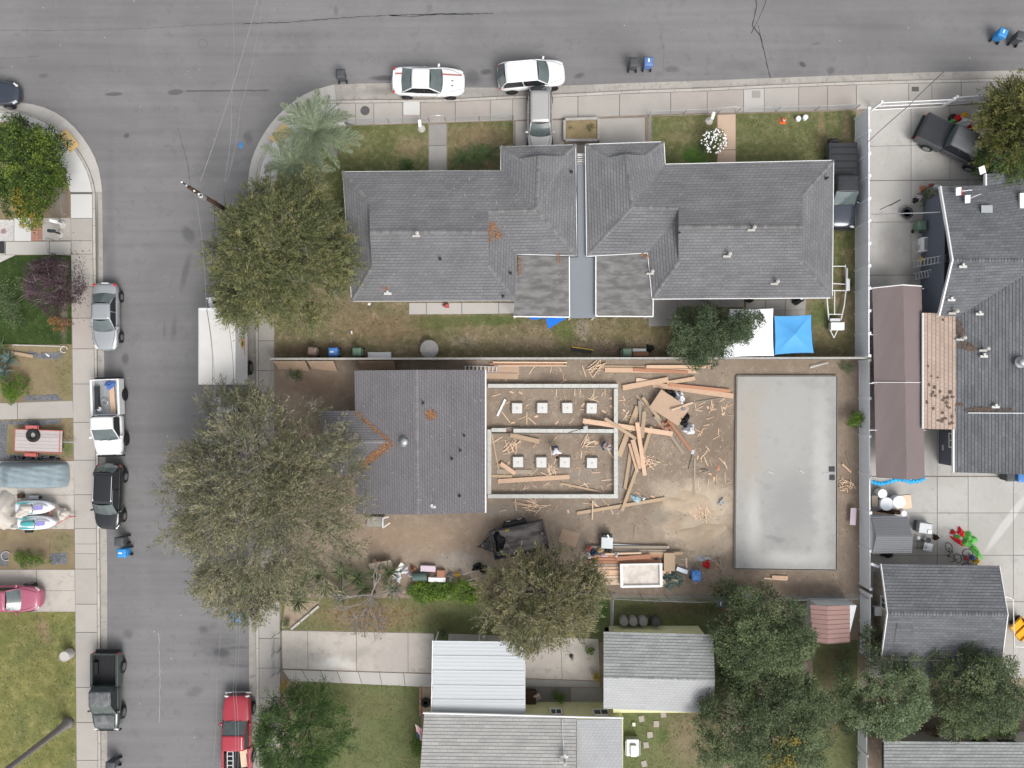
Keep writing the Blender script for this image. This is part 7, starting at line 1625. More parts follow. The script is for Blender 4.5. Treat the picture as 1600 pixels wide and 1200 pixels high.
def jetski(lab, px, py, rot, accent):
 t = thing('jet_ski', lab, 'jet ski', (*G(px, py, .9), .5), R(rot), 'jet skis on the trailer')
 body_loft([(x_, w_, z_, 0.05) for x_, w_, z_ in ((-1.35, .38, .36), (-1.2, .46, .42), (-.6, .5, .45), (.2, .5, .48), (.8, .42, .5), (1.2, .26, .5), (1.42, .08, .46))], 'ski_white', t, 'hull')
 body_loft([(x_, w_, z_, .4) for x_, w_, z_ in ((-1.0, .17, .62), (-.7, .2, .72), (-.2, .2, .74), (.1, .16, .70))], accent, t, 'seat')
 body_loft([(x_, w_, z_, .4) for x_, w_, z_ in ((.05, .2, .8), (.3, .28, .86), (.75, .26, .74), (1.1, .12, .6))], 'ski_white', t, 'cowl')
 MB().add([(.3, -.16, .915), (.85, -.13, .80), (.85, .13, .80), (.3, .16, .915)], [(0, 1, 2, 3)]).build('decal', 'ski_purple', t)
 MB().tube([(.15, -.35, .95), (.3, 0, .98), (.15, .35, .95)], .025, 6).build('handlebar', 'black_plastic', t)
 MB().box((-.55, -.34, .46), (1.2, .14, .02)).box((-.55, .34, .46), (1.2, .14, .02)).build('foot_mat', 'ski_teal', t)
 return t
jt = thing('boat_trailer', 'rusty two place trailer carrying the pair of jet skis', 'trailer', (*G(60, 806), .14))
for s_ in (-.7, 0, .7): MB().box((0, s_, .45), (3.2, .08, .1)).build('frame_rail', 'galv', jt)
MB().box((-1.0, 0, .42), (.08, 1.6, .08)).box((1.2, 0, .42), (.08, 1.6, .08)).tube([(1.4, -.6, .42), (2.6, .05, .40), (1.4, .6, .42)], .04, 6).tube([(2.5, 0, .4), (2.9, .05, .35)], .05, 6).build('tongue', 'fender_red', jt)
for s_ in (-1, 1): MB().lathe((-.4, s_*1.0, .28), [(.05, -.08), (.28, -.08), (.28, .08), (.05, .08)], 16, 'Y').build('wheel', 'rubber', jt)
jetski('upper white jet ski with purple decals on the left driveway', 53, 793, 3, 'canvas')
jetski('lower white jet ski with teal deck and purple decals', 56, 817, 2, 'ski_teal')
heap('canvas_cover', 'beige canvas crumpled over the trailer tongue beside the jet skis', 'canvas', 96, 803, 9, 10, .35, 'canvas', 15, .5, 3)
heap('canvas_cover', 'pale canvas draped over the back of the upper jet ski', 'canvas', 33, 800, 8, 12, .3, 'canvas', -30, 1.0, 4)
heap('canvas_cover', 'large off white canvas tarp at the left edge beside the jet skis', 'canvas', 3, 802, 18, 30, .9, 'canvas', 0, .14, 5, rough=.12)
mw = thing('wheel_dolly', 'small greasy wheeled cart between the covered car and the jet skis', 'cart', (*G(58, 776), .14)); MB().box((0, 0, .25), (.7, .25, .08)).build('tray', 'galv', mw)
for x in (-.3, .35): MB().lathe((x, 0, .14), [(.03, -.06), (.14, -.06), (.14, .06), (.03, .06)], 14, 'Y').build('wheel', 'rubber', mw)
MB().box((-.95, .1, .18), (.4, .3, .3)).build('engine_block', 'pole_wood', mw, bev=.03)
ft = thing('flatbed_trailer', 'small weathered plank trailer with red fenders on the dry bed', 'trailer', (*G(62, 689, .5), .11), R(-2))
for k in range(6): MB().box((0, -.62+.25*k, .52), (3.3, .238, .04)).build('plank', 'deck_grey', ft)
MB().box((0, -.78, .53), (3.35, .05, .12)).box((0, .78, .53), (3.35, .05, .12)).box((1.5, 0, .555), (.05, 1.5, .04)).box((-1.66, 0, .53), (.05, 1.5, .1)).build('frame', 'fender_red', ft)
MB().tube([(1.65, 0, .4), (2.3, 0, .4), (2.5, .02, .38)], .04, 6).build('tongue', 'galv', ft)
for s_ in (-1, 1):
 MB().lathe((-.45, s_*.95, .3), [(.05, -.09), (.3, -.09), (.3, .09), (.05, .09)], 16, 'Y').build('wheel', 'rubber', ft)
 MB().box((-.45, s_*.97, .64), (.8, .24, .05)).box((-.05, s_*.97, .5), (.05, .24, .28), 0, 0, .5).box((-.85, s_*.97, .5), (.05, .24, .28), 0, 0, -.5).build('fender', 'fender_red', ft, bev=.02)
def tyre(lab, px, py, z, r=.5, hgt=.3, m='rubber', name='tyre', ri=.25):
 o = MB().lathe((0, 0, 0), [(r*ri*2, .03), (r*.8, 0), (r*.97, .05), (r, hgt*.5), (r*.97, hgt*.9), (r*.8, hgt), (r*ri*2, hgt-.03), (r*ri*2, .03)], 26).build(name, m, label=lab, cat='tyre', smooth=True); o.location = G3(px, py, z); return o
tyre('large black tyre lying on the plank trailer', 54, 680, .56, .48, .28, ri=.21)
for k, (a, b_, lab) in enumerate((((28, 698), (92, 683), 'pale board laid diagonally across the plank trailer'), ((27, 701), (97, 700), 'dark thin bar along the lower edge of the plank trailer'), ((30, 694), (96, 677), 'thin dark strap crossing the plank trailer below the tyre'))):
 p, q = Vector(G3(*a, .6)), Vector(G3(*b_, .6)); d = q-p
 MB().box((0, 0, 0), (d.length, .13 if k == 0 else .03, .03)).build('board', 'wood_pale' if k == 0 else 'dark_metal', label=lab, cat='board', loc=tuple((p+q)/2), rz=math.atan2(d.y, d.x))
dt = thing('dump_trailer', 'black steel dump trailer with a rusty empty bed beside the brownish tree', 'trailer', (*G(811, 841, .6), .1), R(12))
MB().box((0, 0, .55), (3.7, 1.85, .06)).build('bed_floor', mat('bed_rust', (.16, .13, .12), var=.3, scale=1.2, rough=.7, stretch=(.6, 3, 1), col2=(.30, .275, .26)), dt)
for s_ in (-1, 1): MB().box((0, s_*.95, .85), (3.8, .06, .62)).box((0, s_*.96, 1.18), (3.85, .1, .06)).build('side_wall', 'dark_metal', dt)
MB().box((-1.88, 0, .9), (.06, 1.9, .7)).box((-1.9, 0, 1.26), (.1, 2.0, .06)).build('front_wall', 'dark_metal', dt)
MB().box((1.9, 0, .85), (.06, 1.9, .6)).build('tailgate', 'dark_metal', dt)
for k in range(6): MB().box((-1.6+.64*k, 1.0, .8), (.06, .06, .55)).build('side_post', 'dark_metal', dt)
MB().tube([(-1.9, -.6, .45), (-2.9, 0, .42), (-1.9, .6, .45)], .05, 6).tube([(-2.7, 0, .42), (-3.0, 0, .42)], .06, 6).box((-2.3, 0, .62), (.45, .55, .3)).build('tongue', 'dark_metal', dt)
for s_ in (1,):
 MB().box((-.1, s_*1.13, .72), (1.75, .26, .05)).build('fender', 'black_plastic', dt)
 for x in (-.5, .3):
  w_ = MB().lathe((x, s_*1.2, .36), [(.05, -.1), (.36, -.1), (.36, .1), (.2, .1), (.05, .08)], 18, 'Y').build('wheel', 'rubber', dt); MB().lathe((x, s_*1.31, .36), [(.2, -.01), (.14, .02), (.02, .01)], 14, 'Y').build('rim', 'alum', w_)
heap('tarp', 'black rubber sheet slumped in the front corner of the dump trailer', 'tarp', 780, 846, 8, 15, .2, 'bag_black', 12, .7, 7)
heap('rag', 'small yellow rag lying in the dump trailer', 'rag', 792, 828, 3.5, 2.5, .08, 'cloth_yellow', 10, .7, 8)
heap('rag', 'small pale rag near the tailgate of the dump trailer', 'rag', 848, 834, 3, 2.5, .1, 'canvas', 10, .7, 9)
bo = thing('boat_trailer', 'narrow white pipe trailer with a toolbox beside the right grey house', 'trailer', (*G(1307, 470), .12)); L0 = Vector(bo.location)
def wt_(pts, r=.035, name='frame', m='white_paint'):
 return MB().tube([Vector(G3(x, y, .5))-L0 for x, y in pts], r, 6).build(name, m, bo)
wt_([(1321, 414), (1322, 452), (1319, 478), (1314, 500)], .045); wt_([(1292, 466), (1295, 500)], .045); wt_([(1304, 454), (1304, 492)]); wt_([(1300, 416), (1321, 416)]); wt_([(1300, 443), (1321, 444)]); wt_([(1300, 454), (1321, 454)]); wt_([(1295, 491), (1315, 491)])
wt_([(1297, 515), (1303, 528)]); wt_([(1309, 515), (1303, 528)], name='tongue'); MB().box(tuple(Vector(G3(1307, 510, .6))-L0), (.95, .55, .45)).build('toolbox', 'white_paint', bo, bev=.02)
MB().box(tuple(Vector(G3(1304, 500, .6))-L0), (.7, .2, .25)).build('winch', 'alum', bo)
for y in (445,): MB().lathe(tuple(Vector(G3(1326, y, .3))-L0), [(.05, -.1), (.3, -.1), (.3, .1), (.05, .1)], 18, 'X').build('wheel', 'rubber', bo); MB().box(tuple(Vector(G3(1325, y, .65))-L0), (.26, .85, .05)).build('fender', 'white_paint', bo, bev=.02); MB().box(tuple(Vector(G3(1323, 428, .6))-L0), (.12, .8, .12)).build('guide_post', 'alum', bo)
# ============================================================ BINS, BARRELS
def mkbin(lab, px, py, rot, m, lid=None, group='wheeled bins', z0=.01, zc=.95, sticker=True, sc_=1.0):
 o = thing('wheeled_bin', lab, 'bin', (*G(px, py, zc), z0), R(rot), group); lm = lid or m
 MB().box((0, 0, .52), (.50, .50, .86), taper=1.14).build('bin_body', m, o, bev=.03)
 ld = MB(); n = 8; vs = []
 for j in range(n+1):
  for i in range(n+1):
   u, v = -1+2*i/n, -1+2*j/n; e = max(abs(u), abs(v)); vs.append((u*.33-.02, v*.32, .99+.055*(1-e**3)-.02*(e > .99)))
 lo = ld.add(vs, [(j*(n+1)+i, j*(n+1)+i+1, (j+1)*(n+1)+i+1, (j+1)*(n+1)+i) for j in range(n) for i in range(n)]).build('lid', lm, o, smooth=True); lo.modifiers.new('s', 'SOLIDIFY').thickness = .03
 MB().box((0.05, 0, 1.048), (.26, .10, .006), R(90) if 0 else 0).build('lid_print', 'lid_print' if sticker else m, lo)
 MB().tube([(-.34, -.22, .95), (-.43, -.2, .97), (-.43, .2, .97), (-.34, .22, .95)], .02, 6).build('handle', m, o)
 for s_ in (-1, 1): MB().lathe((-.3, s_*.27, .13), [(.02, -.04), (.13, -.04), (.13, .04), (.02, .04)], 14, 'Y').build('wheel', 'rubber', o)
 if sc_ != 1: o.scale = (sc_,)*3
 return o
B = [('dark grey bin standing alone on the road by the palm corner', 532, 115, 92, 'bin_black', 0), ('dark grey bin beside the navy blue bin near the top kerb', 990.5, 97, 90, 'bin_black', 0), ('navy blue bin beside the dark grey bin near the top kerb', 1013.5, 96, 90, 'bin_navy', 1),
  ('bright blue bin in the road at the top right corner', 1567, 51, 68, 'bin_sky', 1), ('black bin cut off by the right edge beside the bright blue bin', 1595, 56, 75, 'bin_black', 0), ('black bin behind the blue bin near the black sport utility vehicle', 186, 846, 180, 'bin_black', 0),
  ('bright blue bin south of the black sport utility vehicle', 190, 864, 178, 'bin_sky', 1), ('blue bin half hidden under the grey olive branches by the kerb', 369, 965, 180, 'bin_sky', 0), ('dark bin cut off at the bottom left of the road', 172, 1197, 175, 'bin_black', 0),
  ('blue bin in the back lawn row along the block wall', 520.5, 550, 180, 'bin_blue', 1), ('green bin in the back lawn row along the block wall', 557.5, 550, 180, 'bin_green', 0), ('green bin lying by the pipes at the end of the back lawn', 980, 551, 0, 'bin_green', 0),
  ('green bin with a board on its lid against the blue walled house', 1440, 352, 90, 'bin_green', 0), ('dark teal bin south of the wire fence', 1125, 941, -90, 'bin_teal', 1), ('dark teal bin partly under the deep green tree', 1146, 938, -90, 'bin_teal', 0),
  ('blue open bin with a box beside the lumber stack', 1088, 899, 90, 'bin_blue', 0), ('black bin against the south eave of the slate house', 1577, 745, -90, 'bin_black', 0), ('blue bin against the south eave at the right edge', 1595, 746, -90, 'bin_blue', 0), ('brown weathered bin at the west end of the back lawn', 488, 549, 172, 'bin_brown', 0)]
for lab, x, y, r_, m, st_ in B: mkbin(lab, x, y, r_, m, z0=.01 if y < 130 or (x < 400 and x > 155) else .12, sticker=bool(st_))
def barrel(lab, px, py, r, hh, m, ringm=None, z=.11, top=True, name='barrel', cat='barrel', group=None):
 o = thing(name, lab, cat, (*G(px, py, hh), z), 0, group)
 MB().lathe((0, 0, 0), [(r*.9, 0), (r, hh*.1), (r*1.02, hh*.5), (r, hh*.92), (r*.95, hh)], 24).build('shell', m, o, smooth=True)
 MB().lathe((0, 0, hh), [(r*.97, 0), (r*.97, .03), (r*.86, .035), (r*.84, .012), (.02, .02)], 24).build('lid', ringm or m, o)
 return o
for x, lab in ((975, 'westernmost grey barrel against the yellow garage wall'), (989.5, 'middle grey barrel against the yellow garage wall'), (1005, 'easternmost pale grey barrel against the yellow garage wall')):
 barrel(lab, x, 971, .30, .85, 'bin_grey', group='barrels against the garage wall')
barrel('black ribbed barrel right of the three grey barrels', 1025, 972, .30, .95, 'bin_black')
MB().box((0, 0, 0), (2.0, .5, .1)).build('pallet', 'wood_old', label='low wooden pallet under the grey barrels', cat='pallet', loc=(*G(990, 969), .15))
barrel('round grey bin near the dark teal bins under the wire fence', 1165, 930, .30, .8, 'bin_grey')
barrel('white ribbed trash can on the lawn at the lower left sidewalk', 102, 1025, .36, .8, 'concrete_pale')
rt_ = thing('round_cover', 'large round pale grey lid lying on the back lawn', 'round lid', (*G(671, 545.5, .7), .11))
MB().lathe((0, 0, .66), [(.60, 0), (.64, .02), (.64, .05), (.60, .06), (.3, .075), (.02, .085)], 40).build('top', 'bin_grey', rt_)
for a in (.6, 2.2, 3.8, 5.3): MB().box((.3*math.cos(a), .3*math.sin(a), .745), (.55, .02, .01), a).build('seam', 'galv', rt_)
MB().lathe((0, 0, 0), [(.25, 0), (.2, .05), (.06, .1), (.06, .66)], 14).build('pedestal', 'galv', rt_)
sh = thing('chest', 'long white chest lying against the block wall on the back lawn', 'chest', (*G(593, 555, .4), .11)); MB().box((0, 0, .22), (1.62, .42, .42)).build('case', 'white_paint', sh, bev=.03); MB().box((.62, 0, .44), (.34, .42, .02)).build('lid_end', 'vinyl', sh)
# ============================================================ BUILDING SITE
fd = thing('foundation_walls', 'low concrete foundation walls of the new house extension with one cross wall', 'foundation', (*G(862, 690), .0))
def fwall(a, b_, w=.27, z1=.5, z0=-.02, nm='stem_wall', seg=None):
 p, q = Vector(G(*a, z1)), Vector(G(*b_, z1)); d = q-p; k = seg or max(1, round(d.length/1.25))
 for i in range(k):
  A, B = p.lerp(q, i/k), p.lerp(q, (i+1)/k); MB().box((*((A+B)/2), (z0+z1)/2), (d.length/k-.012, w+random.uniform(-.008, .008), z1-z0+random.uniform(-.006, .006)), math.atan2(d.y, d.x)).build(nm, 'foundation', fd, world=True)
 for i in range(k):
  c = p.lerp(q, (i+.5)/k); MB().box((c.x, c.y, z1+.04), (.02, .02, .1)).build('anchor_bolt', 'dark_metal', fd, world=True)
fwall((762, 603), (966, 603)); fwall((962.5, 607), (962.5, 774)); fwall((762, 775.5), (966, 775.5)); fwall((764.5, 671), (764.5, 772)); fwall((768, 672), (791, 672)); fwall((802, 673), (959, 673.5))
for y in (607.5, 668, 677.5, 770): MB().box((*G(863, y), .2), (8.6, .05, .22)).build('form_board', 'form_wood', fd, world=True)
for i, (x, y) in enumerate(((808, 638), (847.5, 637.5), (886.5, 637.5), (924.5, 638), (809.5, 722), (846, 722.5), (882.5, 722.5), (925, 723.5))):
 row = 'upper' if i < 4 else 'lower'; o = thing('concrete_pier', f'{["first", "second", "third", "fourth"][i % 4]} square concrete pier from the left in the {row} row inside the foundation', 'pier', (*G(x, y, .3), .08), random.uniform(-.03, .03), 'square piers inside the foundation walls')
 MB().box((0, 0, .12), (.72, .72, .3)).build('block', 'pier', o, bev=.015); MB().box((0, 0, .275), (.1, .1, .06)).build('post_bracket', 'galv', o)
 for a in range(4):
  MB().box((.41*math.cos(a*1.57), .41*math.sin(a*1.57), .1), (.04, .78, .18), a*1.57).build('form_board', 'form_wood', o)
  MB().box((.5*math.cos(a*1.57+.2), .5*math.sin(a*1.57+.2), .1), (.18, .04, .03), a*1.57+random.uniform(-.3, .3)).build('stake', 'wood_old', o)
def lumber(lab, a, b_, wd, m, z=.14, th=.05, name='lumber_board', group=None, z2=None, cat='board', bev=0):
 z2 = z if z2 is None else z2; p, q = Vector(G3(*a, z)), Vector(G3(*b_, z2)); d = q-p
 o = MB().box((0, 0, 0), (d.length, wd/S, th), ry=-math.atan2(d.z, d.to_2d().length)).build(name, m, label=lab, cat=cat, group=group); o.location = (p+q)/2; o.rotation_euler = (0, 0, math.atan2(d.y, d.x)); return o
W_ = [((945, 578), (1088, 580), 7, 'wood_fresh', .2, 'wide orange plank lying along the foot of the block wall'), ((935, 573), (1010, 574), 5, 'wood_tan', .14, 'tan board at the west end of the wall foot planks'), ((1010, 573), (1112, 573), 5, 'wood_fresh', .26, 'orange board partly under the dark leafy tree by the wall'),
 ((990, 577.5), (1075, 582), 5, 'wood_red', .27, 'reddish board crossing the wide plank at the wall foot'), ((973, 606), (1044, 593), 8, 'wood_fresh', .26, 'orange plank pointing up at the left of the double plank pile'), ((994, 594), (1018, 597), 7, 'wood_pale', .16, 'short pale plank end left of the double plank pile'),
 ((1042, 598.5), (1086, 591), 6, 'wood_fresh', .22, 'orange plank pointing up at the right of the plank pile'), ((1020, 601), (1146, 619), 8, 'wood_fresh', .18, 'longest orange plank pointing to the blank slab'), ((1045, 601), (1141, 611), 5, 'wood_red', .26, 'reddish plank stacked over the longest orange plank'),
 ((911, 657.5), (1051, 678), 7.5, 'wood_fresh', .58, 'long orange plank crossing the east foundation wall'), ((945, 654), (994, 686), 5, 'wood_tan', .66, 'tan plank crossing over the long orange plank'), ((967, 713), (997, 635), 8, 'wood_tan', .2, 'wide weathered plank east of the foundation wall'),
 ((999.5, 626), (1002, 674), 5, 'wood_old', .3, 'grey weathered plank pointing straight up in the plank heap'), ((1007, 643), (1003, 684), 6, 'wood_tan', .42, 'tan plank beside the grey weathered plank'), ((995.5, 660), (1007.5, 743), 6, 'wood_fresh', .7, 'orange plank hanging down from the crossing of the heap'),
 ((1018, 667), (1004, 712), 5, 'wood_tan', .36, 'tan plank leaning right of the heap centre'), ((988.5, 687), (1001, 732), 7, 'wood_fresh', .48, 'short wide orange plank in the heap'), ((983, 693), (996, 738), 4, 'wood_fresh', .34, 'narrow orange plank left of the short wide one'),
 ((976.5, 763), (986, 700), 5, 'wood_tan', .18, 'tan plank at the lower left of the heap'), ((984, 762), (994, 700), 4, 'wood_old', .16, 'grey plank beside the lower left tan plank'), ((972, 798), (999, 722), 5, 'wood_tan', .3, 'long tan plank reaching south from the heap'),
 ((901, 802), (1040, 779), 5, 'wood_tan', .2, 'long round edged tan beam lying south of the foundation'), ((1004, 621), (1030, 654), 4.5, 'wood_tan', .3, 'tan stick leaning on the plywood sheet'), ((1030, 654), (1068, 709), 4.5, 'wood_old', .3, 'grey board pointing down from the plywood sheet'),
 ((1044, 656), (1080, 704), 4.5, 'wood_red', .36, 'dull reddish board pointing down from the rubbish pile'), ((1022, 651), (1048, 682), 4, 'wood_old', .26, 'grey board under the rubbish pile'), ((778, 752), (890, 745), 7, 'wood_fresh', .18, 'long orange plank inside the lower foundation bay'),
 ((876, 755), (954, 772), 3, 'wood_tan', .16, 'thin board in the corner of the lower foundation bay'), ((797, 679.5), (843, 690), 7, 'wood_tan', .24, 'weathered beam just below the cross wall'), ((776, 736.5), (831, 737.5), 7, 'wood_old', .14, 'grey beam at the left of the lower foundation bay'),
 ((782, 724), (805, 740), 6.5, 'wood_fresh', .3, 'short orange block lying on the grey beam'), ((768, 743.5), (800, 744), 4, 'wood_tan', .14, 'short tan board by the west foundation wall'), ((768, 676), (779, 733), 1.6, 'wood_fresh', .13, 'thin lath beside the west foundation wall'),
 ((777, 650), (789.5, 624), 3.2, 'vinyl_white', .16, 'white plastic strip in the upper foundation bay'), ((1085.5, 715), (1084, 790), 3, 'wood_old', .13, 'long straight grey board near the sand pile'), ((926, 782), (925.5, 812), 2, 'wood_pale', .3, 'thin lath crossing the round edged beam'),
 ((992.5, 822), (992, 842), 2.2, 'wood_old', .13, 'short grey board standing off the sand pile'), ((1265, 572.5), (1292, 565.5), 2.5, 'wood_old', .14, 'first pale strip lying in the soil near the vinyl fence'), ((1266, 574.5), (1294, 566.5), 2, 'concrete_white', .14, 'second pale strip lying in the soil near the vinyl fence'),
 ((1072, 872), (1073, 888), 2.5, 'wood_pale', .13, 'small upright lath beside the blue bin'), ((1124, 872), (1130, 896), 3, 'wood_old', .16, 'grey board beside the red rubbish near the slab corner'), ((1194, 903.5), (1229, 906), 2.2, 'wood_pale', .14, 'pale board of the little heap south of the slab'),
 ((1206, 902), (1231, 903), 6, 'wood_fresh', .2, 'short orange plank of the little heap south of the slab'), ((1049, 641), (1083, 629), 3, 'wood_pale', .75, 'pale stick resting on top of the plywood sheet'), ((1057, 633), (1135, 621), 2, 'wood_old', .14, 'long thin pole running from the rubbish pile toward the slab'),
 ((1322, 705), (1331, 735), 2, 'wood_old', .14, 'grey strip leaning beside the vinyl fence'), ((1316, 725), (1330, 738), 2.4, 'wood_fresh', .2, 'orange stick on the kindling heap by the vinyl fence'), ((1106, 704), (1094, 717), 1.6, 'wood_pale', .13, 'pale lath right of the dull reddish board'),
 ((770, 566), (886, 566.5), 2, 'wood_pale', .2, 'upper pale strip along the block wall'), ((765, 568.5), (880, 569), 2, 'wood_red', .2, 'reddish strip along the block wall'), ((772, 571.5), (885, 571.5), 2, 'wood_pale', .2, 'lower pale strip along the block wall'), ((760, 587), (810, 588), 9, 'plywood', .2, 'tan plank by the corner of the mauve house'), ((758, 578), (811, 577), 12, 'plywood', .15, 'wide tan board beneath the aluminium ladder')]
for a, b_, w_, m, z, lab in W_: lumber(lab, a, b_, w_, m, z, z2=z if z < .5 else z-.25)
pz = MB().box((0, 0, 0), (2.45, 1.5, .03), ry=.05).build('plywood_sheet', 'plywood', label='large tan plywood sheet lying on the white rubbish bags', cat='board'); pz.location = (*G(1046, 637, .5), .55); pz.rotation_euler = (.05, .04, R(-33))
heap('rubbish_bag', 'white plastic rubbish bag at the north corner of the plywood sheet', 'bag', 1063, 622, 7, 13, .5, 'cloth_white', 20, .1, 21, rough=.6)
heap('rubbish_bag', 'white plastic rubbish bag south east of the plywood sheet', 'bag', 1078, 671, 9, 8, .45, 'cloth_white', 30, .1, 22, rough=.6)
heap('rubbish_bag', 'black rubbish bag under the north east edge of the plywood sheet', 'bag', 1050, 616, 10, 8, .35, 'bag_black', -30, .1, 23, rough=.6)
heap('rubbish_bag', 'dark grey rubbish heap between the white bags', 'bag', 1070, 656, 8, 11, .4, 'bag_black', -20, .1, 24, rough=.7)
heap('rubbish_bag', 'small white scrap of plastic on the centre of the rubbish pile', 'bag', 1067, 640, 5, 4, .55, 'cloth_white', 0, .1, 25, rough=.8)
heap('rubble', 'reddish splintered wood heap at the foot of the plywood sheet', 'rubble', 1040, 665, 13, 10, .25, 'wood_red', -30, .1, 26, rough=.9)
heap('sheet', 'pale blue plastic sheet lying by the south east foundation corner', 'plastic sheet', 994, 780, 9, 5, .2, mat('sheet_blue', (.36, .52, .58), var=.1), -40, .12, 27)
heap('sheet', 'small white bag beside the pale blue plastic sheet', 'bag', 1006, 779, 3, 3, .2, 'cloth_white', 0, .12, 28)
heap('bag', 'small grey plastic bag on the sand right of the kindling pile', 'bag', 1127, 784, 4, 7, .2, 'galv', -15, .1, 29)
heap('cardboard', 'orange brown cardboard piece west of the blank slab', 'cardboard', 1122, 731, 3, 5, .06, 'wood_red', 0, .1, 30)
heap('stone', 'pale flat stone near the west side of the blank slab', 'stone', 1101, 736, 7, 4, .15, 'wood_old', -10, .1, 31)
heap('sand_pile', 'large low heap of pale sand beside the blank slab', 'sand', 1096, 838, 34, 20, .16, 'mat_sand' if 'mat_sand' in MATS else mat('mat_sand', (.44, .35, .255), var=.12, scale=1.5, rough=1, bump=.5, bscale=6), 15, .09, 32, rough=.25)['kind'] = 'stuff'
for o in list(C.objects):
 if o.name.startswith('sand_pile'): del o['category']
heap('sand_pile', 'low heap of pale sand north of the kindling', 'sand', 1080, 788, 36, 18, .12, 'mat_sand', -12, .09, 33, rough=.3)['kind'] = 'stuff'
for o in list(C.objects):
 if o.name.startswith('sand_pile') and 'category' in o: del o['category']
tgt = MB().box((0, 0, 0), (1.3, 1.0, .02)).build('plywood_sheet', 'plywood', label='tan board lying beside the dump trailer tailgate under the brownish tree', cat='board'); tgt.location = (*G(889, 840, .1), .12); tgt.rotation_euler = (0, 0, R(-18))
SM = []
for k, (l, w_, m) in enumerate(((.55, .06, 'wood_fresh'), (.75, .055, 'wood_pale'), (.95, .05, 'wood_pale'), (.40, .07, 'wood_fresh'), (1.2, .055, 'wood_fresh'), (.3, .14, 'wood_fresh'), (.65, .05, 'wood_tan'))):
 mb = MB().box((0, 0, 0), (l, w_, .035), taper=.92); o = mb.build('wood_scrap', m); SM.append(o.data); bpy.data.objects.remove(o)
def scrap(x, y, a, k, z=.12, tilt=0, sx=1, lab='small sawn wood scrap lying on the bare soil in or around the foundation', g='sawn wood scraps scattered over the building site'):
 o = bpy.data.objects.new('wood_scrap', SM[k]); C.objects.link(o); o.location = G3(x, y, z); o.rotation_euler = (0, tilt, a); o.scale = (sx, 1, 1); tag(o, lab, 'wood scrap', g)
rs_ = random.Random(77)
def scatter(n, x0, y0, x1, y1, lab, avoid=True):
 c = 0
 while c < n:
  x, y = rs_.uniform(x0, x1), rs_.uniform(y0, y1)
  if avoid and any(abs(x-a) < 13 and abs(y-b_) < 13 for a, b_ in ((808, 638), (847, 637), (886, 637), (925, 638), (809, 722), (846, 722), (882, 722), (925, 723))): continue
  if 664 < y < 682 and 760 < x < 966: continue
  scrap(x, y, rs_.uniform(0, 3.14), rs_.choice([0, 1, 1, 2, 3, 1, 6, 0, 5]), sx=rs_.uniform(.6, 1.15), lab='sawn wood scrap '+lab, g='sawn wood scraps '+lab); c += 1
scatter(34, 772, 610, 955, 662, 'lying in the upper bay of the foundation'); scatter(36, 772, 684, 955, 764, 'lying in the lower bay of the foundation'); scatter(10, 770, 575, 925, 596, 'on the soil strip between block wall and foundation'); scatter(22, 785, 784, 960, 800, 'on the soil just south of the foundation'); scatter(26, 1085, 625, 1142, 690, 'on the soil between the plywood sheet and the slab'); scatter(18, 1075, 700, 1140, 760, 'on the soil west of the middle of the slab'); scatter(14, 970, 622, 1030, 650, 'on the soil between the two plank heaps'); scatter(4, 970, 760, 1030, 800, 'on the soil near the pale blue plastic sheet')
def cluster(n, cx, cy, r, base, spread, ks, z=.14, lab=None, g=None, sx=1):
 for i in range(n):
  a = rs_.uniform(0, 6.28); q = r*rs_.random()**.7
  scrap(cx+q*math.cos(a), cy+q*math.sin(a)*.8, base+rs_.gauss(0, spread), rs_.choice(ks), z+.02*rs_.random()*i/3, rs_.gauss(0, .06), rs_.uniform(.75, 1.1)*sx, lab, g)
cluster(30, 1094, 800, 15, -1.0, .5, [1, 2, 2, 0], lab='pale kindling stick in the pile on the sand', g='kindling sticks piled on the sand')
cluster(34, 1322, 757, 13, -.8, .7, [1, 0, 0, 6], lab='pale broken stick in the heap between the slab and the vinyl fence', g='broken sticks heaped by the vinyl fence', sx=.6)
cluster(16, 830, 789, 17, -.25, .25, [4, 2, 1], lab='orange lath in the bundle south of the foundation walls', g='laths bundled south of the foundation')
cluster(16, 934, 574, 12, .6, .45, [1, 2, 0], lab='pale lath in the bundle at the west end of the wall planks', g='laths bundled by the block wall')
cluster(22, 1012, 722, 15, .5, 1.2, [1, 2, 0, 0], lab='pale scrap at the east edge of the plank heap', g='scraps at the edge of the plank heap')
cluster(12, 799, 700, 12, 1.0, .45, [1, 2, 4], lab='orange lath in the bundle at the left of the lower foundation bay', g='laths bundled in the lower foundation bay')
cluster(8, 860, 736, 10, -1.0, .3, [1, 2], lab='pale lath beside the third lower pier', g='laths beside the third lower pier')
cluster(8, 917, 692, 9, .7, .4, [2, 1], lab='pale lath near the crouching worker', g='laths near the crouching worker')
mb = MB()
for _ in range(900):
 x, y = rs_.choice([(rs_.uniform(770, 957), rs_.uniform(610, 768)), (rs_.gauss(1015, 45), rs_.gauss(690, 40)), (rs_.uniform(770, 1140), rs_.uniform(570, 810)), (rs_.uniform(910, 1130), rs_.uniform(850, 915))])
 if x > 1145 or (x < 765 and y < 810): continue
 mb.box((*G(x, y), .115), (rs_.uniform(.06, .28), rs_.uniform(.012, .03), .012), rs_.random()*3.14)
mb.build('splinters', 'wood_pale', kind='stuff', label='tiny wood splinters strewn over the building site')
yy_ = 856; i = 0; sl = random.Random(4)
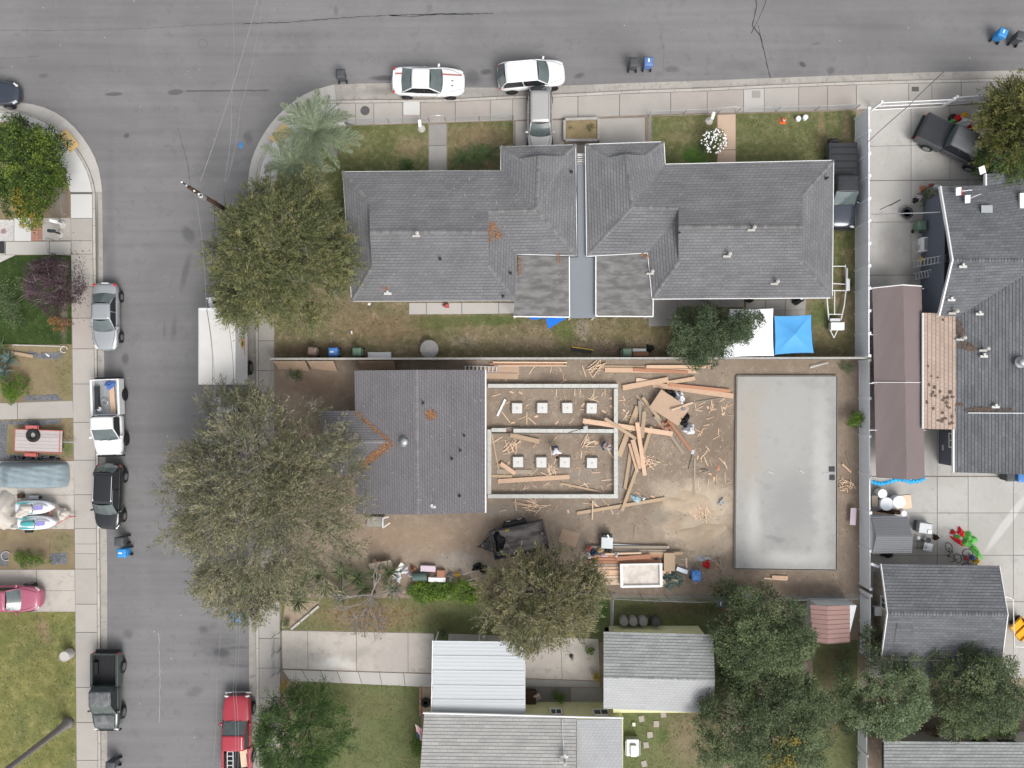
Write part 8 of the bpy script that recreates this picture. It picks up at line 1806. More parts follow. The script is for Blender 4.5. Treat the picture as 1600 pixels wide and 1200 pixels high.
for row in range(13):
 y = 855+row*4.7; x0 = sl.uniform(914, 935)+(10 if row > 8 else 0); x1 = sl.uniform(1020, 1060) if row > 2 else sl.uniform(1040, 1075)
 m = sl.choice(['wood_red', 'wood_tan', 'wood_red', 'wood_tan', 'wood_old']) if row < 7 else sl.choice(['wood_pale', 'wood_red', 'wood_fresh', 'wood_pale'])
 if row < 1: m = 'wood_old'
 lumber(f'{["first", "second", "third", "fourth", "fifth", "sixth", "seventh", "eighth", "ninth", "tenth", "eleventh", "twelfth", "thirteenth"][row]} rough board from the north in the lumber stack', (x0, y), (x1, y+sl.uniform(-1.5, 1.5)), 4.4, m, .30+.04*(row % 3), .1, group='boards of the lumber stack beside the blue bin')
lumber('short reddish plank lying on top of the lumber stack', (963, 873), (1017, 869), 6.5, 'wood_red', .62); lumber('tan plank standing across the east end of the lumber stack', (1046, 864), (1046, 892), 17, 'wood_tan', .55)
lumber('dark pipe strip along the north side of the lumber stack', (958, 851), (1045, 855), 3, 'galv', .2); lumber('pale offcut board on the west part of the lumber stack', (945, 866), (1002, 864), 2.5, 'wood_pale', .6)
wb = thing('white_tray', 'large white framed tray with a stained tan floor on the lumber stack', 'tray', (*G(1002, 899, .8), .55), R(1))
MB().box((0, 0, .06), (2.9, 1.5, .05)).build('floor', 'beige_panel', wb)
for s_ in (-1, 1): MB().box((s_*1.38, 0, .16), (.2, 1.65, .26)).build('end_rail', 'white_paint', wb, bev=.015); MB().box((0, s_*.78, .14), (2.7, .08 if s_ > 0 else .16, .22)).build('side_rail', 'white_paint', wb, bev=.01)
cm = thing('mixer_box', 'grey steel box with a dark lid north of the lumber stack', 'box', (*G(948, 846, .6), .1), R(-2))
MB().box((0, -.05, .4), (.82, .8, .75)).build('case', 'galv', cm, bev=.02); MB().box((0, .42, .5), (.7, .2, .6)).build('motor', 'dark_metal', cm, bev=.02); MB().box((.05, .42, .84), (.1, .25, .05), .4).build('handle', 'white_paint', cm)
for nm, lab, cat, x, y, rx, ry, hh, m in (('lid', 'round black lid at the west end of the lumber stack', 'lid', 951, 860, 5.5, 4.5, .1, 'bag_black'), ('cloth', 'dark blue cloth heap at the west end of the lumber stack', 'cloth', 928, 864, 7, 5.5, .2, 'jeans'), ('bucket', 'white bucket on the lumber stack', 'bucket', 963, 867, 3.5, 4, .3, 'cloth_white'),
          ('bag', 'white bag at the west tip of the lumber stack', 'bag', 919, 869, 4, 5, .3, 'cloth_white'), ('cloth', 'orange cloth beside the round black lid', 'cloth', 938, 860, 4, 3, .15, 'yellow_pad'), ('cloth', 'small yellow scrap at the foot of the lumber stack', 'cloth', 931, 874, 3, 2.4, .15, 'cloth_yellow'), ('cloth', 'dark red cloth by the west tip of the lumber stack', 'cloth', 921, 857, 4, 4, .15, 'fender_red'), ('cloth', 'pinkish cloth next to the dark blue cloth heap', 'cloth', 943, 868, 6, 2.5, .12, 'pink_panel'),
          ('box', 'blue box sitting in the open blue bin', 'box', 1088, 898, 6, 6, .2, 'bin_blue'), ('rubbish_bag', 'red plastic bag right of the blue bin', 'bag', 1105, 883, 6, 6, .3, 'cloth_red'), ('cardboard', 'tan crumpled cardboard right of the red bag', 'cardboard', 1122, 887, 6, 6, .15, 'plywood'), ('cloth', 'tangle of grey cable above the red bag', 'cable', 1098, 873, 11, 4, .1, 'galv'),
          ('shrub_dry', 'orange dry weeds at the wire fence by the teal bins', 'weeds', 1124, 922, 7, 6, .25, 'litter')):
 heap(nm, lab, cat, x, y, rx, ry, hh, m, 0, 1.0 if nm == 'box' else (.52 if y < 872 and y > 855 and x < 970 else .1), int(x), rough=.6)
lumber('blue and white printed box board between the stack and the blue bin', (1057, 888), (1074, 894), 6, 'lid_print', .25, .2, name='carton', cat='carton')
def person(lab, px, py, rot, shirt, hat, pose):
 o = thing('person', lab, 'person', (*G(px, py, .5), .1), R(rot)); J = pose
 def skinm(name, chains, m, parent=o, sub=2):
  vs = []; es = []; rr = []; idx = {}
  for ch in chains:
   prev = None
   for nme, r in ch:
    if nme not in idx: idx[nme] = len(vs); vs.append(J[nme] if isinstance(nme, str) else nme); rr.append(r)
    if prev is not None: es.append((prev, idx[nme]))
    prev = idx[nme]
  me = bpy.data.meshes.new(name); me.from_pydata([tuple(v) for v in vs], es, []); b = C.objects; q = bpy.data.objects.new(name, me); C.objects.link(q); q.parent = parent
  sk = q.modifiers.new('skin', 'SKIN'); sk.use_smooth_shade = True
  layer = me.skin_vertices[0] if me.skin_vertices else None
  if layer is None:
   bm = bmesh.new(); bm.from_mesh(me); bm.verts.layers.skin.verify(); bm.to_mesh(me); bm.free(); layer = me.skin_vertices[0]
  for i_, r in enumerate(rr): layer.data[i_].radius = (r, r); layer.data[i_].use_root = (i_ == 0)
  q.modifiers.new('sub', 'SUBSURF').levels = sub; q.modifiers['sub'].render_levels = sub; me.materials.append(MATS[m]); return q
 ch = [[('pelvis', .13), ('belly', .12), ('chest', .135), ('neckb', .07), ('neck', .055), ('headc', .09), ('headt', .075)]]
 for s_ in 'lr':
  ch.append([('chest', .135), (s_+'sh', .065), (s_+'el', .042), (s_+'wr', .03), (s_+'palm', .035)]); ch.append([('pelvis', .13), (s_+'hip', .09), (s_+'kn', .06), (s_+'an', .045), (s_+'toe', .035)])
 body = skinm('body', ch, 'skin')
 for s_ in 'lr':
  P0, W0 = Vector(J[s_+'palm']), Vector(J[s_+'wr']); d = (P0-W0).normalized(); si = d.cross(Vector((0, 0, 1))); si = si.normalized() if si.length > .1 else Vector((0, 1, 0)); dn = Vector((0, 0, -1))
  for f in range(5):
   if f < 4: st_ = P0+si*(-.027+.018*f); L_ = (.075, .085, .08, .062)[f]; pts = [st_, st_+d*L_*.5, st_+d*L_*.8+dn*.03, st_+d*L_*.85+dn*.06]
   else: pts = [P0-d*.03-si*.03, P0-si*.06+dn*.01, P0+d*.03-si*.065+dn*.04]
   MB().tube(pts, [.010, .009, .008, .006][:len(pts)], 6).build('finger', 'skin', body, smooth=True)
 sc1 = [[('pelvis', .145), ('belly', .15), ('chest', .165), ('neckb', .08)]]+[[('chest', .165), (s_+'sh', .085), (s_+'el', .06)] for s_ in 'lr']; skinm('shirt', sc1, shirt)
 skinm('trousers', [[('pelvis', .15), (s_+'hip', .11), (s_+'kn', .08), (s_+'an', .062)] for s_ in 'lr'], 'jeans')
 for s_ in 'lr': a, t = Vector(J[s_+'an']), Vector(J[s_+'toe']); MB().tube([a+Vector((0, 0, -.02)), a.lerp(t, .5), t+(t-a)*.15], [.055, .05, .035], 8).build('shoe', 'rubber', o, smooth=True)
 hc = Vector(J['headc']).lerp(Vector(J['headt']), .5); f = Vector(J['face'])
 hm = MB().lathe(tuple(hc+Vector((0, 0, -.02))), [(.112, 0), (.115, .04), (.1, .09), (.06, .125), (.01, .14)], 14);
 if hat == 'shirt_grey': hm.box(tuple(hc+f*.13+Vector((0, 0, .01))), (.12, .16, .02))
 hm.build('hair' if hat == 'hair' else 'cap', hat, o, smooth=True)
 for k in (-1, 1):
  e = Vector((-f.y, f.x, 0))*k*.035; MB().lathe(tuple(hc+f*.092+e-Vector((0, 0, .03))), [(.004, -.008), (.012, 0), (.004, .008)], 8).build('eye', 'black_plastic', o)
  MB().box(tuple(hc+Vector((-f.y, f.x, 0))*k*.098-Vector((0, 0, .04))), (.03, .02, .05)).build('ear', 'skin', o, bev=.008)
 MB().box(tuple(hc+f*.108-Vector((0, 0, .05))), (.03, .025, .04)).build('nose', 'skin', o, bev=.01); MB().box(tuple(hc+f*.10-Vector((0, 0, .085))), (.015, .045, .012)).build('mouth', 'cloth_red', o)
 return o
bend = dict(pelvis=(-.18, 0, .88), belly=(-.02, 0, .98), chest=(.16, 0, 1.02), neckb=(.30, 0, 1.02), neck=(.36, 0, 1.01), headc=(.44, 0, .99), headt=(.52, 0, .98), lsh=(.18, .20, 1.0), lel=(.26, .36, .78), lwr=(.34, .30, .56), lpalm=(.38, .26, .48), rsh=(.18, -.20, 1.0), rel=(.22, -.40, .82), rwr=(.36, -.36, .62), rpalm=(.42, -.34, .55),
   lhip=(-.18, .10, .84), lkn=(-.02, .14, .46), lan=(-.14, .16, .08), ltoe=(.06, .17, .03), rhip=(-.18, -.10, .84), rkn=(-.06, -.14, .46), ran=(-.22, -.18, .08), rtoe=(-.02, -.19, .03), face=(.6, 0, -.8))
crouch = dict(pelvis=(-.14, 0, .38), belly=(-.08, 0, .52), chest=(.06, 0, .70), neckb=(.12, 0, .82), neck=(.15, 0, .86), headc=(.19, 0, .93), headt=(.21, 0, 1.01), lsh=(.06, .20, .72), lel=(.26, .28, .56), lwr=(.42, .16, .42), lpalm=(.49, .12, .37), rsh=(.06, -.20, .72), rel=(.24, -.32, .54), rwr=(.42, -.26, .42), rpalm=(.49, -.22, .38),
    lhip=(-.14, .11, .36), lkn=(.22, .20, .46), lan=(.02, .18, .08), ltoe=(.24, .2, .03), rhip=(-.14, -.11, .36), rkn=(.24, -.18, .42), ran=(.0, -.16, .08), rtoe=(.22, -.18, .03), face=(.75, 0, -.6))
person('worker in a white shirt and dark hair bending over in the lower foundation bay', 868, 703, -80, 'shirt_white', 'hair', bend)
person('worker in a grey shirt and cap crouching by the east foundation wall', 946, 697, 25, 'shirt_grey', 'shirt_grey', crouch)
for x, y, a, lab in ((900, 672, .3, 'shovel lying across the middle foundation wall'), (1078, 720, 1.3, 'long dark rake lying on the soil south of the reddish board')):
 o = thing('shovel' if 'shovel' in lab else 'rake', lab, 'tool', (*G(x, y), .55 if y < 700 else .13), a); MB().tube([(-.6, 0, 0), (.5, 0, 0)], .016, 6).build('handle', 'dark_metal', o); MB().box((.66, 0, 0), (.3, .22, .02)).build('blade', 'galv', o)
def ladder(lab, a, b_, w_, m='alum', rungs=9, z1=.3, z2=.3):
 p, q = Vector(G3(*a, z1)), Vector(G3(*b_, z2)); d = q-p; o = thing('ladder', lab, 'ladder', tuple(p)); n = Vector((-d.y, d.x, 0)).normalized()*w_/2
 for s_ in (-1, 1): MB().tube([n*s_, d+n*s_], .03, 4).build('rail', m, o)
 for k in range(rungs): c = d*(k+.5)/rungs; MB().box(tuple(c), (.07, w_, .03), math.atan2(d.y, d.x)).build('rung', m, o)
ladder('aluminium ladder lying along the block wall beside the mauve house', (724, 576), (779, 577), .38)
ladder('upper aluminium ladder leaning on the blue wall under the gable peak', (1426, 413), (1486, 402), .45, 'alum', 11, .15, 3.6)
ladder('lower shorter ladder leaning on the blue wall', (1429, 432), (1467, 424), .45, 'alum', 8, .15, 2.1)
# ============================================================ FRONT YARDS AND THE REST
pb = thing('raised_planter', 'raised grey block planter full of dry grass between the driveways', 'planter', (*G(908, 205), .1)); L0 = Vector(pb.location)
for a, b_ in (((882, 188), (882, 219.5)), ((935, 186), (935, 219.5)), ((883, 219.5), (934, 219.5)), ((883, 187), (934, 185.5))):
 p, q = Vector(G(*a, .4)), Vector(G(*b_, .4)); d = q-p; k = max(2, round(d.length/.4))
 for i in range(k): c = p.lerp(q, (i+.5)/k); MB().box((c.x, c.y, .32), (d.length/k-.01, .17, .42), math.atan2(d.y, d.x)).build('block', 'block_wall', pb, world=True)
MB().prism([G(884, 189, .4), G(933, 187.5, .4), G(933, 217.5, .4), G(884, 217.5, .4)], .1, .42).build('soil_fill', gmat('planter_soil', ((.30, .235, .135), (.26, .19, .11), (.22, .17, .09)), var=.2), pb, world=True)
def mailbox(lab, px, py, rot=0, col='white_paint', post='white_paint'):
 o = thing('mailbox', lab, 'mailbox', (*G(px, py), .1), R(rot)); MB().box((0, 0, .5), (.1, .1, 1.0)).build('post', post, o); MB().box((0, 0, 1.12), (.5, .22, .2)).box((0, 0, 1.22), (.5, .16, .05)).build('box', col, o, bev=.02); MB().lathe((0, 0, 0), [(.28, 0), (.26, .08), (.2, .12), (.02, .12)], 16).build('base', 'concrete_pale', o)
mailbox('white mailbox standing behind the fence left of the grey walkway', 659, 202, 95); mailbox('white mailbox standing behind the fence left of the peach walkway', 1107, 190, 75)
mailbox('white mailbox cluster beside the ficus tree on the left walkway', 99, 351, -15); mailbox('dark mailbox below the white one beside the left sidewalk', 96, 366, -5, 'dark_metal', 'dark_metal')
cn = thing('traffic_cone', 'orange traffic cone on the long green lawn', 'cone', (*G(1222, 190), .1)); MB().box((0, 0, .02), (.42, .42, .04)).build('base', 'orange_plastic', cn); MB().lathe((0, 0, .04), [(.15, 0), (.03, .6), (.01, .6)], 14).build('cone', 'orange_plastic', cn); MB().lathe((0, 0, .28), [(.112, 0), (.08, .16)], 14).build('reflective_band', 'cloth_white', cn)
for x, y, lab in ((1247, 186, 'left white round pot on the lawn near the orange cone'), (1258, 184, 'larger white round pot on the lawn near the fence')): barrel(lab, x, y, .18, .25, 'cloth_white', name='pot', cat='pot')
heap('inflatable', 'deflated red, white and yellow inflatable decoration body behind the dark pickup', 'inflatable', 1510, 192, 17, 9, .55, 'cloth_white', -15, .14, 51, rough=.3)
for nm, x, y, rx, ry, m, lab in (('a', 1497, 185, 7, 6, 'cloth_red', 'red sleeve of the deflated decoration behind the dark pickup'), ('b', 1508, 179, 5, 3.5, 'cloth_yellow', 'yellow trim of the deflated decoration'), ('c', 1489, 190, 5, 5, 'cloth_green', 'green mitten patch of the deflated decoration'), ('d', 1517, 199, 7, 4, 'cloth_red', 'red lower cloth of the deflated decoration'), ('e', 1515, 193, 4, 3, 'cloth_yellow', 'yellow belt cloth of the deflated decoration'), ('f', 1549, 193, 7, 5, 'cloth_red', 'small red cloth heap under the feathery tree'), ('g', 1535, 191, 9, 5, 'cloth_white', 'white cloth heap under the feathery tree')):
 heap('cloth', lab, 'cloth', x, y, rx, ry, .35, m, -20, .3, ord(nm), rough=.4)
tyre('black inflatable boot lying at the west end of the deflated decoration', 1487, 186, .14, .3, .3, 'bag_black', name='boot', ri=.1)
for o in C.objects:
 if o.name == 'boot': o['category'] = 'boot'
heap('inflatable', 'bright green deflated costume cloth on the concrete yard', 'inflatable', 1515, 843, 11, 12, .28, 'cloth_green', 20, .14, 61, rough=.5)
for x, y, rx, ry, a, m, lab in ((1502, 833, 6, 8, 15, 'cloth_red', 'red cloth at the upper edge of the green costume'), (1497, 845, 11, 4, -35, 'cloth_red', 'red scarf along the left edge of the green costume'), (1490, 832, 4, 4, 30, 'cloth_red', 'small red hat shape left of the green costume'), (1494, 834, 3, 2, -50, 'cloth_white', 'white trim under the small red hat shape'), (1497, 838, 5, 4, 0, 'cloth_green', 'small green patch below the red hat shape'), (1526, 862, 14, 4.5, -52, 'cloth_green', 'green trailing leg of the costume beside the bicycles')):
 heap('cloth', lab, 'cloth', x, y, rx, ry, .22, m, a, .16, int(x+y), rough=.5)
def bicycle(lab, px, py, rot, m):
 o = thing('bicycle', lab, 'bicycle', (*G(px, py, .4), .14), R(rot)); o.rotation_euler = (R(62), 0, R(rot))
 for x in (-.5, .5):
  w_ = MB().tube([(x+.32*math.cos(a*math.pi/10), 0, .33+.32*math.sin(a*math.pi/10)) for a in range(21)], .022, 5, cap=False).build('wheel', 'rubber', o); MB().tube([(x-.3, 0, .33), (x+.3, 0, .33)], .005, 3).tube([(x, 0, .03), (x, 0, .63)], .005, 3).build('spoke', 'alum', w_)
 MB().tube([(-.5, 0, .33), (-.1, 0, .3), (.32, 0, .72), (-.18, 0, .75), (-.5, 0, .33)], .02, 5).tube([(-.1, 0, .3), (-.2, 0, .88)], .02, 5).tube([(.5, 0, .33), (.3, 0, .9)], .02, 5).build('frame', m, o)
 MB().tube([(.25, -.25, .95), (.32, 0, .9), (.25, .25, .95)], .015, 5).build('handlebar', 'black_plastic', o); MB().box((-.2, 0, .9), (.24, .13, .05)).build('saddle', 'black_plastic', o, bev=.02)
bicycle('dark bicycle fallen beside the green costume cloth', 1496, 860, -50, 'dark_metal'); bicycle('second dark bicycle lying near the garage eave', 1506, 876, 85, 'paint_navy')
for nm, lab, cat, x, y, rx, ry, m in (('cooler', 'blue plastic toy beside the yellow one at the garage eave', 'toy', 1520, 872, 4, 4, 'bin_blue'), ('toy', 'yellow plastic toy at the garage eave', 'toy', 1527, 877, 5, 5, 'cloth_yellow'), ('toy', 'red and black toy by the fallen bicycles', 'toy', 1512, 873, 4, 4, 'fender_red')): heap(nm, lab, cat, x, y, rx, ry, .35, m, 0, .14, int(x))
for x, y, r, lab in ((1377.5, 771, .33, 'smaller white lidded barrel south of the cyan tarp'), (1384, 787, .47, 'large white lidded barrel nearest the white fence'), (1403.5, 784, .45, 'large white lidded barrel beside the tan board'), (1411, 802, .2, 'small white bucket beside the dark grey shed')): barrel(lab, x, y, r, .7 if r > .3 else .35, 'cloth_white' if r != .33 else 'concrete_white', 'canopy_white', z=.14, name='barrel', cat='barrel')
MB().box((0, 0, 0), (1.1, .95, .04)).build('board', 'wood_pale', label='pale board under the large white barrel', cat='board', loc=(*G(1410, 784), .17), rz=.1)
heap('rubble', 'dark reddish scrap heap behind the white barrels', 'scrap', 1392, 800, 20, 5, .3, 'pole_wood', -5, .14, 71, rough=.8)
lumber('brown plank lying on the scrap heap next to the white fence', (1362, 801), (1394, 806), 5, 'wood_tan', .5); lumber('grey crate boards stacked against the white fence', (1361, 783), (1370, 783), 18, 'wood_old', .6, .3, name='crate', cat='crate')
gl = thing('generator', 'pale grey machine cover on the concrete east of the small shed', 'machine', (*G(1442, 824, .5), .14), R(-8)); MB().box((0, 0, .4), (.95, .75, .7)).build('case', 'galv', gl, bev=.06); MB().box((-.55, .1, .5), (.2, .7, .4)).build('panel', 'dark_metal', gl, bev=.02); MB().box((.3, -.2, .78), (.3, .25, .04)).build('hatch', 'white_paint', gl)
barrel('small white pot west of the square table', 1434, 840, .12, .3, 'cloth_white', z=.14, name='pot', cat='pot'); barrel('round white basin north of the square table', 1449, 843, .18, .4, 'cloth_white', 'dark_metal', z=.14, name='basin', cat='basin')
tb_ = thing('small_table', 'small cluttered grey table on the concrete east of the shed', 'table', (*G(1448, 854, .5), .14), R(-12)); MB().box((0, 0, .52), (.62, .55, .05)).build('top', 'galv', tb_)
for a, b_ in ((-1, -1), (1, -1), (1, 1), (-1, 1)): MB().box((a*.26, b_*.22, .25), (.04, .04, .5)).build('leg', 'galv', tb_)
heap('cloth', 'white crumpled cloth on the small cluttered table', 'cloth', 1448, 853, 4, 4, .1, 'cloth_white', 0, .7, 72, rough=.8)
fr = thing('metal_frame', 'dark square metal chair frame west of the small table', 'frame', (*G(1436, 850, .3), .14), .1);
for a, b_ in (((-.25, -.25), (.25, -.25)), ((.25, -.25), (.25, .25)), ((.25, .25), (-.25, .25)), ((-.25, .25), (-.25, -.25))): MB().tube([(*a, .4), (*b_, .4)], .02, 5).tube([(*a, 0), (*a, .4)], .02, 5).build('bar', 'pole_wood', fr)
heap('engine', 'rusty machine part on the concrete near the yard joint', 'machine part', 1463, 840, 5, 4.5, .25, 'pole_wood', 0, .14, 73, rough=.9)
heap('equipment', 'dark grey equipment between the small shed and the garage', 'machine', 1388, 868, 10, 4, .4, 'dark_metal', 0, .14, 74, rough=.5); lumber('white bracket board at the corner of the garage', (1361, 881), (1374, 886), 4, 'vinyl_white', 2.2, .05)
for nm, lab, cat, x, y, rx, ry, m in (('flower_pot', 'orange terracotta pot north west of the slate gable', 'flower pot', 1443, 294, 5, 4, 'terracotta'), ('flower_pot', 'dark red pot at the north corner of the slate gable', 'flower pot', 1456, 289, 3.5, 2.5, 'fender_red'), ('bag', 'pink and white bag on the concrete by the gable', 'bag', 1437, 309, 4, 5, 'pink_panel'), ('box', 'black box beside the pink and white bag', 'box', 1431, 313, 4, 4, 'bag_black'),
          ('flower_bed', 'rust coloured flower bed under the slate eave', 'flower bed', 1458, 327, 12, 7, 'terracotta'), ('tub', 'blue tub beside the green bin under the gable', 'tub', 1451, 341, 5, 3.5, 'bin_blue'), ('toy', 'white frame furniture at the north corner of the gable', 'furniture', 1464, 292, 6, 4, 'white_paint')):
 heap(nm, lab, cat, x, y, rx, ry, .35, m, 0, .14, int(x+y), rough=.6)
tyre('dark round wreath like tyre hanging over the grey mat', 1417, 333, .4, .42, .12, 'leaf_pine' if 0 else 'dark_metal', ri=.3)
w2 = thing('wall_unit', 'white air conditioning unit against the blue wall', 'air conditioner', (*G(1443, 383, .5), .14)); MB().box((0, 0, .4), (.5, 1.0, .8)).build('case', 'white_paint', w2, bev=.03); MB().box((.0, 0, .81), (.34, .8, .02)).build('grille', 'galv', w2)
bx_ = thing('meter_box', 'small white box west of the air conditioning unit', 'box', (*G(1436, 387, .3), .14)); MB().box((0, 0, .2), (.3, .25, .4)).build('case', 'concrete_pale', bx_, bev=.02); heap('potted_plant', 'yellow potted plant behind the upper ladder', 'potted plant', 1443, 406, 4, 5, .4, 'cloth_yellow', 0, .14, 75, rough=.9)
MB().box((0, 0, 0), (1.5, 1.1, .02)).build('door_mat', 'concrete_grey', label='worn grey mat under the hanging wreath tyre', cat='mat', loc=(*G(1429, 333), .15))
nt_ = thing('bracket_sign', 'white rectangular panel floating above the dark pickup bonnet on the eave', 'panel', (*G(1534, 266, 3.0), 2.95), .4); MB().box((0, 0, .1), (.42, .5, .04), rx=.25).build('panel', 'white_paint', nt_); MB().tube([(0, 0, .1), (.3, -.4, -.05)], .02, 5).build('bracket', 'alum', nt_)
ys2 = thing('playground_slide', 'yellow plastic play slide at the right edge beside the slate garage', 'slide', (*G(1590, 980, .6), .14), R(35))
for s_ in (-.32, .32): MB().box((0, s_, .75), (1.2, .5, .16), ry=.2).box((0, s_+(.27 if s_ > 0 else -.27), .85), (1.2, .05, .2), ry=.2).build('chute', 'slide_yellow', ys2, bev=.03)
MB().box((.2, 0, .3), (.9, 1.1, .1)).box((.5, 0, .5), (.1, 1.0, .9)).build('stand', 'dark_metal', ys2)
fr2 = thing('swing_frame', 'thin white pipe frame beside the yellow slide', 'frame', (*G(1584, 950), .14)); L0 = Vector(fr2.location)
for a, b_ in (((1570, 932), (1583, 936)), ((1583, 936), (1585, 1010)), ((1585, 1010), (1610, 1012))): MB().tube([Vector(G3(*a, 1.8))-L0, Vector(G3(*b_, 1.8))-L0], .03, 6).build('pipe', 'white_paint', fr2)
def panel_(lab, px, py, lx, ly, th, m, rot=0, z=.3, name='panel', cat='panel', tilt=0):
 o = MB().box((0, 0, 0), (lx, ly, th)).build(name, m, label=lab, cat=cat, bev=.006 if th > .1 else 0); o.location = G3(px, py, z); o.rotation_euler = (tilt, 0, R(rot)); return o
panel_('large pale grey board leaning at the west end of the junk row', 596, 889, 1.6, 1.15, .04, 'wood_old', 10, .6, tilt=.3, cat='board', name='board')
panel_('white panel standing at an angle right of the pale board', 620, 893, .25, 1.4, .05, 'white_paint', -35, .6); panel_('long lilac white box lid in the junk row', 669, 888, 1.05, .4, .3, 'pink_panel', -2, .3, cat='box', name='box')
panel_('white and grey long box below the green drum', 683, 905, 1.2, .3, .35, 'white_paint', -1, .3, cat='box', name='box'); panel_('rusty red brown crate in the junk row', 689, 896, .55, .5, .3, 'wood_red', -3, .3, cat='crate', name='crate')
dr = MB().lathe((0, 0, 0), [(.02, -.5), (.3, -.5), (.31, 0), (.3, .5), (.02, .5)], 18, 'X').build('drum', 'bin_teal', label='dark green drum lying in the junk row', cat='drum'); dr.location = G3(656, 901, .4); dr.rotation_euler = (0, 0, .05)
for x, y, rx, ry, hh, m, lab in ((630, 891, 8, 7, .5, 'cloth_white', 'white cloth covered object at the west of the junk row'), (645, 889, 5, 5, .35, 'wood_red', 'rusty red scrap beside the white covered object'), (652, 909, 7, 4, .3, 'orange_plastic', 'orange red plastic scrap in front of the green drum'), (704, 900, 5, 5, .4, 'galv', 'pale blue grey canister near the end of the junk row'), (714, 898, 3.5, 3.5, .35, 'cloth_yellow', 'yellow bucket near the end of the junk row'), (719, 895, 3, 3, .3, 'canvas', 'beige pot next to the yellow bucket'), (702, 908, 4, 3, .2, 'cloth_white', 'crumpled white paper below the canister'), (748, 887, 11, 6, .4, 'bag_black', 'black rubbish bag at the west edge of the brownish tree'), (755, 893, 6, 5, .3, 'bag_black', 'small black bag touching the brownish tree'), (621, 902, 6, 8, .3, 'cloth_white', 'white sheet edge beside the leaning panel'), (672, 899, 6, 4, .3, 'wood_old', 'grey tin heap in the junk row'), (640, 898, 4, 4, .3, 'pink_panel', 'pinkish scrap between the white object and the drum')):
 heap('junk', lab, 'junk', x, y, rx, ry, hh, m, 5, .1, int(x*2+y), rough=.7)
hr = thing('hose_reel', 'thin metal folding frame in the junk row', 'frame', (*G(735, 899, .3), .1), .3)
for s_ in (-.25, .25): MB().tube([(-.5, s_, .4), (.5, s_, .4)], .02, 5).build('rail', 'canvas', hr)
fg = thing('flag', 'red and white striped flag with a blue canton hanging at the roof corner', 'flag', (*G(658, 1148, 2.4), 0)); L0 = Vector(fg.location)
MB().tube([Vector(G3(662, 1160, 2.4))-L0, Vector(G3(649, 1132, 2.9))-L0], .02, 6).build('pole', 'alum', fg)
A, B, Cc_, Dd_ = [Vector(G3(x, y, 2.5))-L0 for x, y in ((649, 1131), (660, 1140), (661, 1160), (651, 1152))]
for k in range(13):
 u0, u1 = k/13, (k+1)/13; v1 = 1.0; v0 = .42 if k < 7 else 0
 q = [A.lerp(B, u0).lerp(Dd_.lerp(Cc_, u0), 1-v1), A.lerp(B, u1).lerp(Dd_.lerp(Cc_, u1), 1-v1), A.lerp(B, u1).lerp(Dd_.lerp(Cc_, u1), 1-v0), A.lerp(B, u0).lerp(Dd_.lerp(Cc_, u0), 1-v0)]
 for i_, p in enumerate(q): p.z += .03*math.sin(k+i_)
 MB().add(q, [(0, 1, 2, 3)]).build('stripe', 'cloth_red' if k % 2 == 0 else 'cloth_white', fg)
q = [A.lerp(B, 0).lerp(Dd_, .58) if 0 else Dd_.lerp(A, .42)+Vector((0, 0, .01)), Dd_.lerp(A, .42).lerp(Cc_.lerp(B, .42), .54)+Vector((0, 0, .01)), Dd_.lerp(Cc_, .54)+Vector((0, 0, .01)), Dd_+Vector((0, 0, .01))]
MB().add(q, [(0, 1, 2, 3)]).build('canton', 'jeans', fg)
tyre('black tyre lying in the bed between the lawn and the carport', 665.5, 1097, .12, .34, .2, ri=.2)
for i in range(5): MB().box((*G(657+i*0, 1072+i*9+4), .15), (.12, .38, .14)).build('edging_brick', 'brick_red', label='reddish edging brick between the lawn and the carport bed', cat='edging brick', group='edging bricks by the carport bed')
sheet('planting_bed', [(659, 1074), (676, 1074), (676, 1112), (659, 1112)], .112, 'mound')
g5 = thing('barbecue_grill', 'covered grey barbecue with a white lid on the dry south lawn', 'barbecue', (*G(989, 1170, .9), .1)); MB().box((0, 0, .35), (.9, 1.2, .6)).build('cart', 'galv', g5, bev=.04); MB().box((.05, -.15, .78), (.45, .8, .2)).build('lid', 'white_paint', g5, bev=.05); MB().tube([(-.5, -.5, .7), (-.5, .5, .7)], .03, 5).tube([(.5, -.5, .7), (.5, .5, .7)], .03, 5).build('handle', 'alum', g5)
for i, (x, y) in enumerate(((1025, 1130), (1015, 1147), (1036, 1115), (1009, 1163), (1002, 1122), (1006, 1192))): MB().box((0, 0, 0), (.38, .42, .06)).build('stepping_stone', 'concrete_pink', label=['square stepping stone in the middle of the dry south lawn', 'square stepping stone north east of the barbecue', 'square stepping stone nearest the pale garage', 'square stepping stone beside the barbecue', 'round edged stepping stone near the house corner', 'square stepping stone at the bottom edge'][i], cat='stepping stone', group='stepping stones on the dry south lawn', loc=(*G(x, y), .12), rz=.05*i)
MB().box((0, 0, 0), (.2, .22, .2)).build('valve_box', 'white_paint', label='small white box standing on the dry south lawn', cat='box', loc=(*G(989.5, 1129.5), .2))
MB().box((0, 0, 0), (1.0, 1.1, .5)).build('crate', 'pole_wood', label='dark brown crate against the carport and yellow wall', cat='crate', loc=(*G(826, 1087), .36))
ch_ = thing('garden_chair', 'small wooden slatted chair beside the dark brown crate', 'chair', (*G(840, 1088, .4), .13), .4); MB().box((0, 0, .4), (.42, .42, .04)).build('seat', 'wood_old', ch_)
for k in range(4): MB().box((0, .22, .45+.11*k), (.42, .03, .07)).build('slat', 'wood_pale', ch_)
for a, b_ in ((-1, -1), (1, -1), (1, 1), (-1, 1)): MB().box((a*.18, b_*.18, .2), (.04, .04, .4)).build('leg', 'wood_old', ch_)
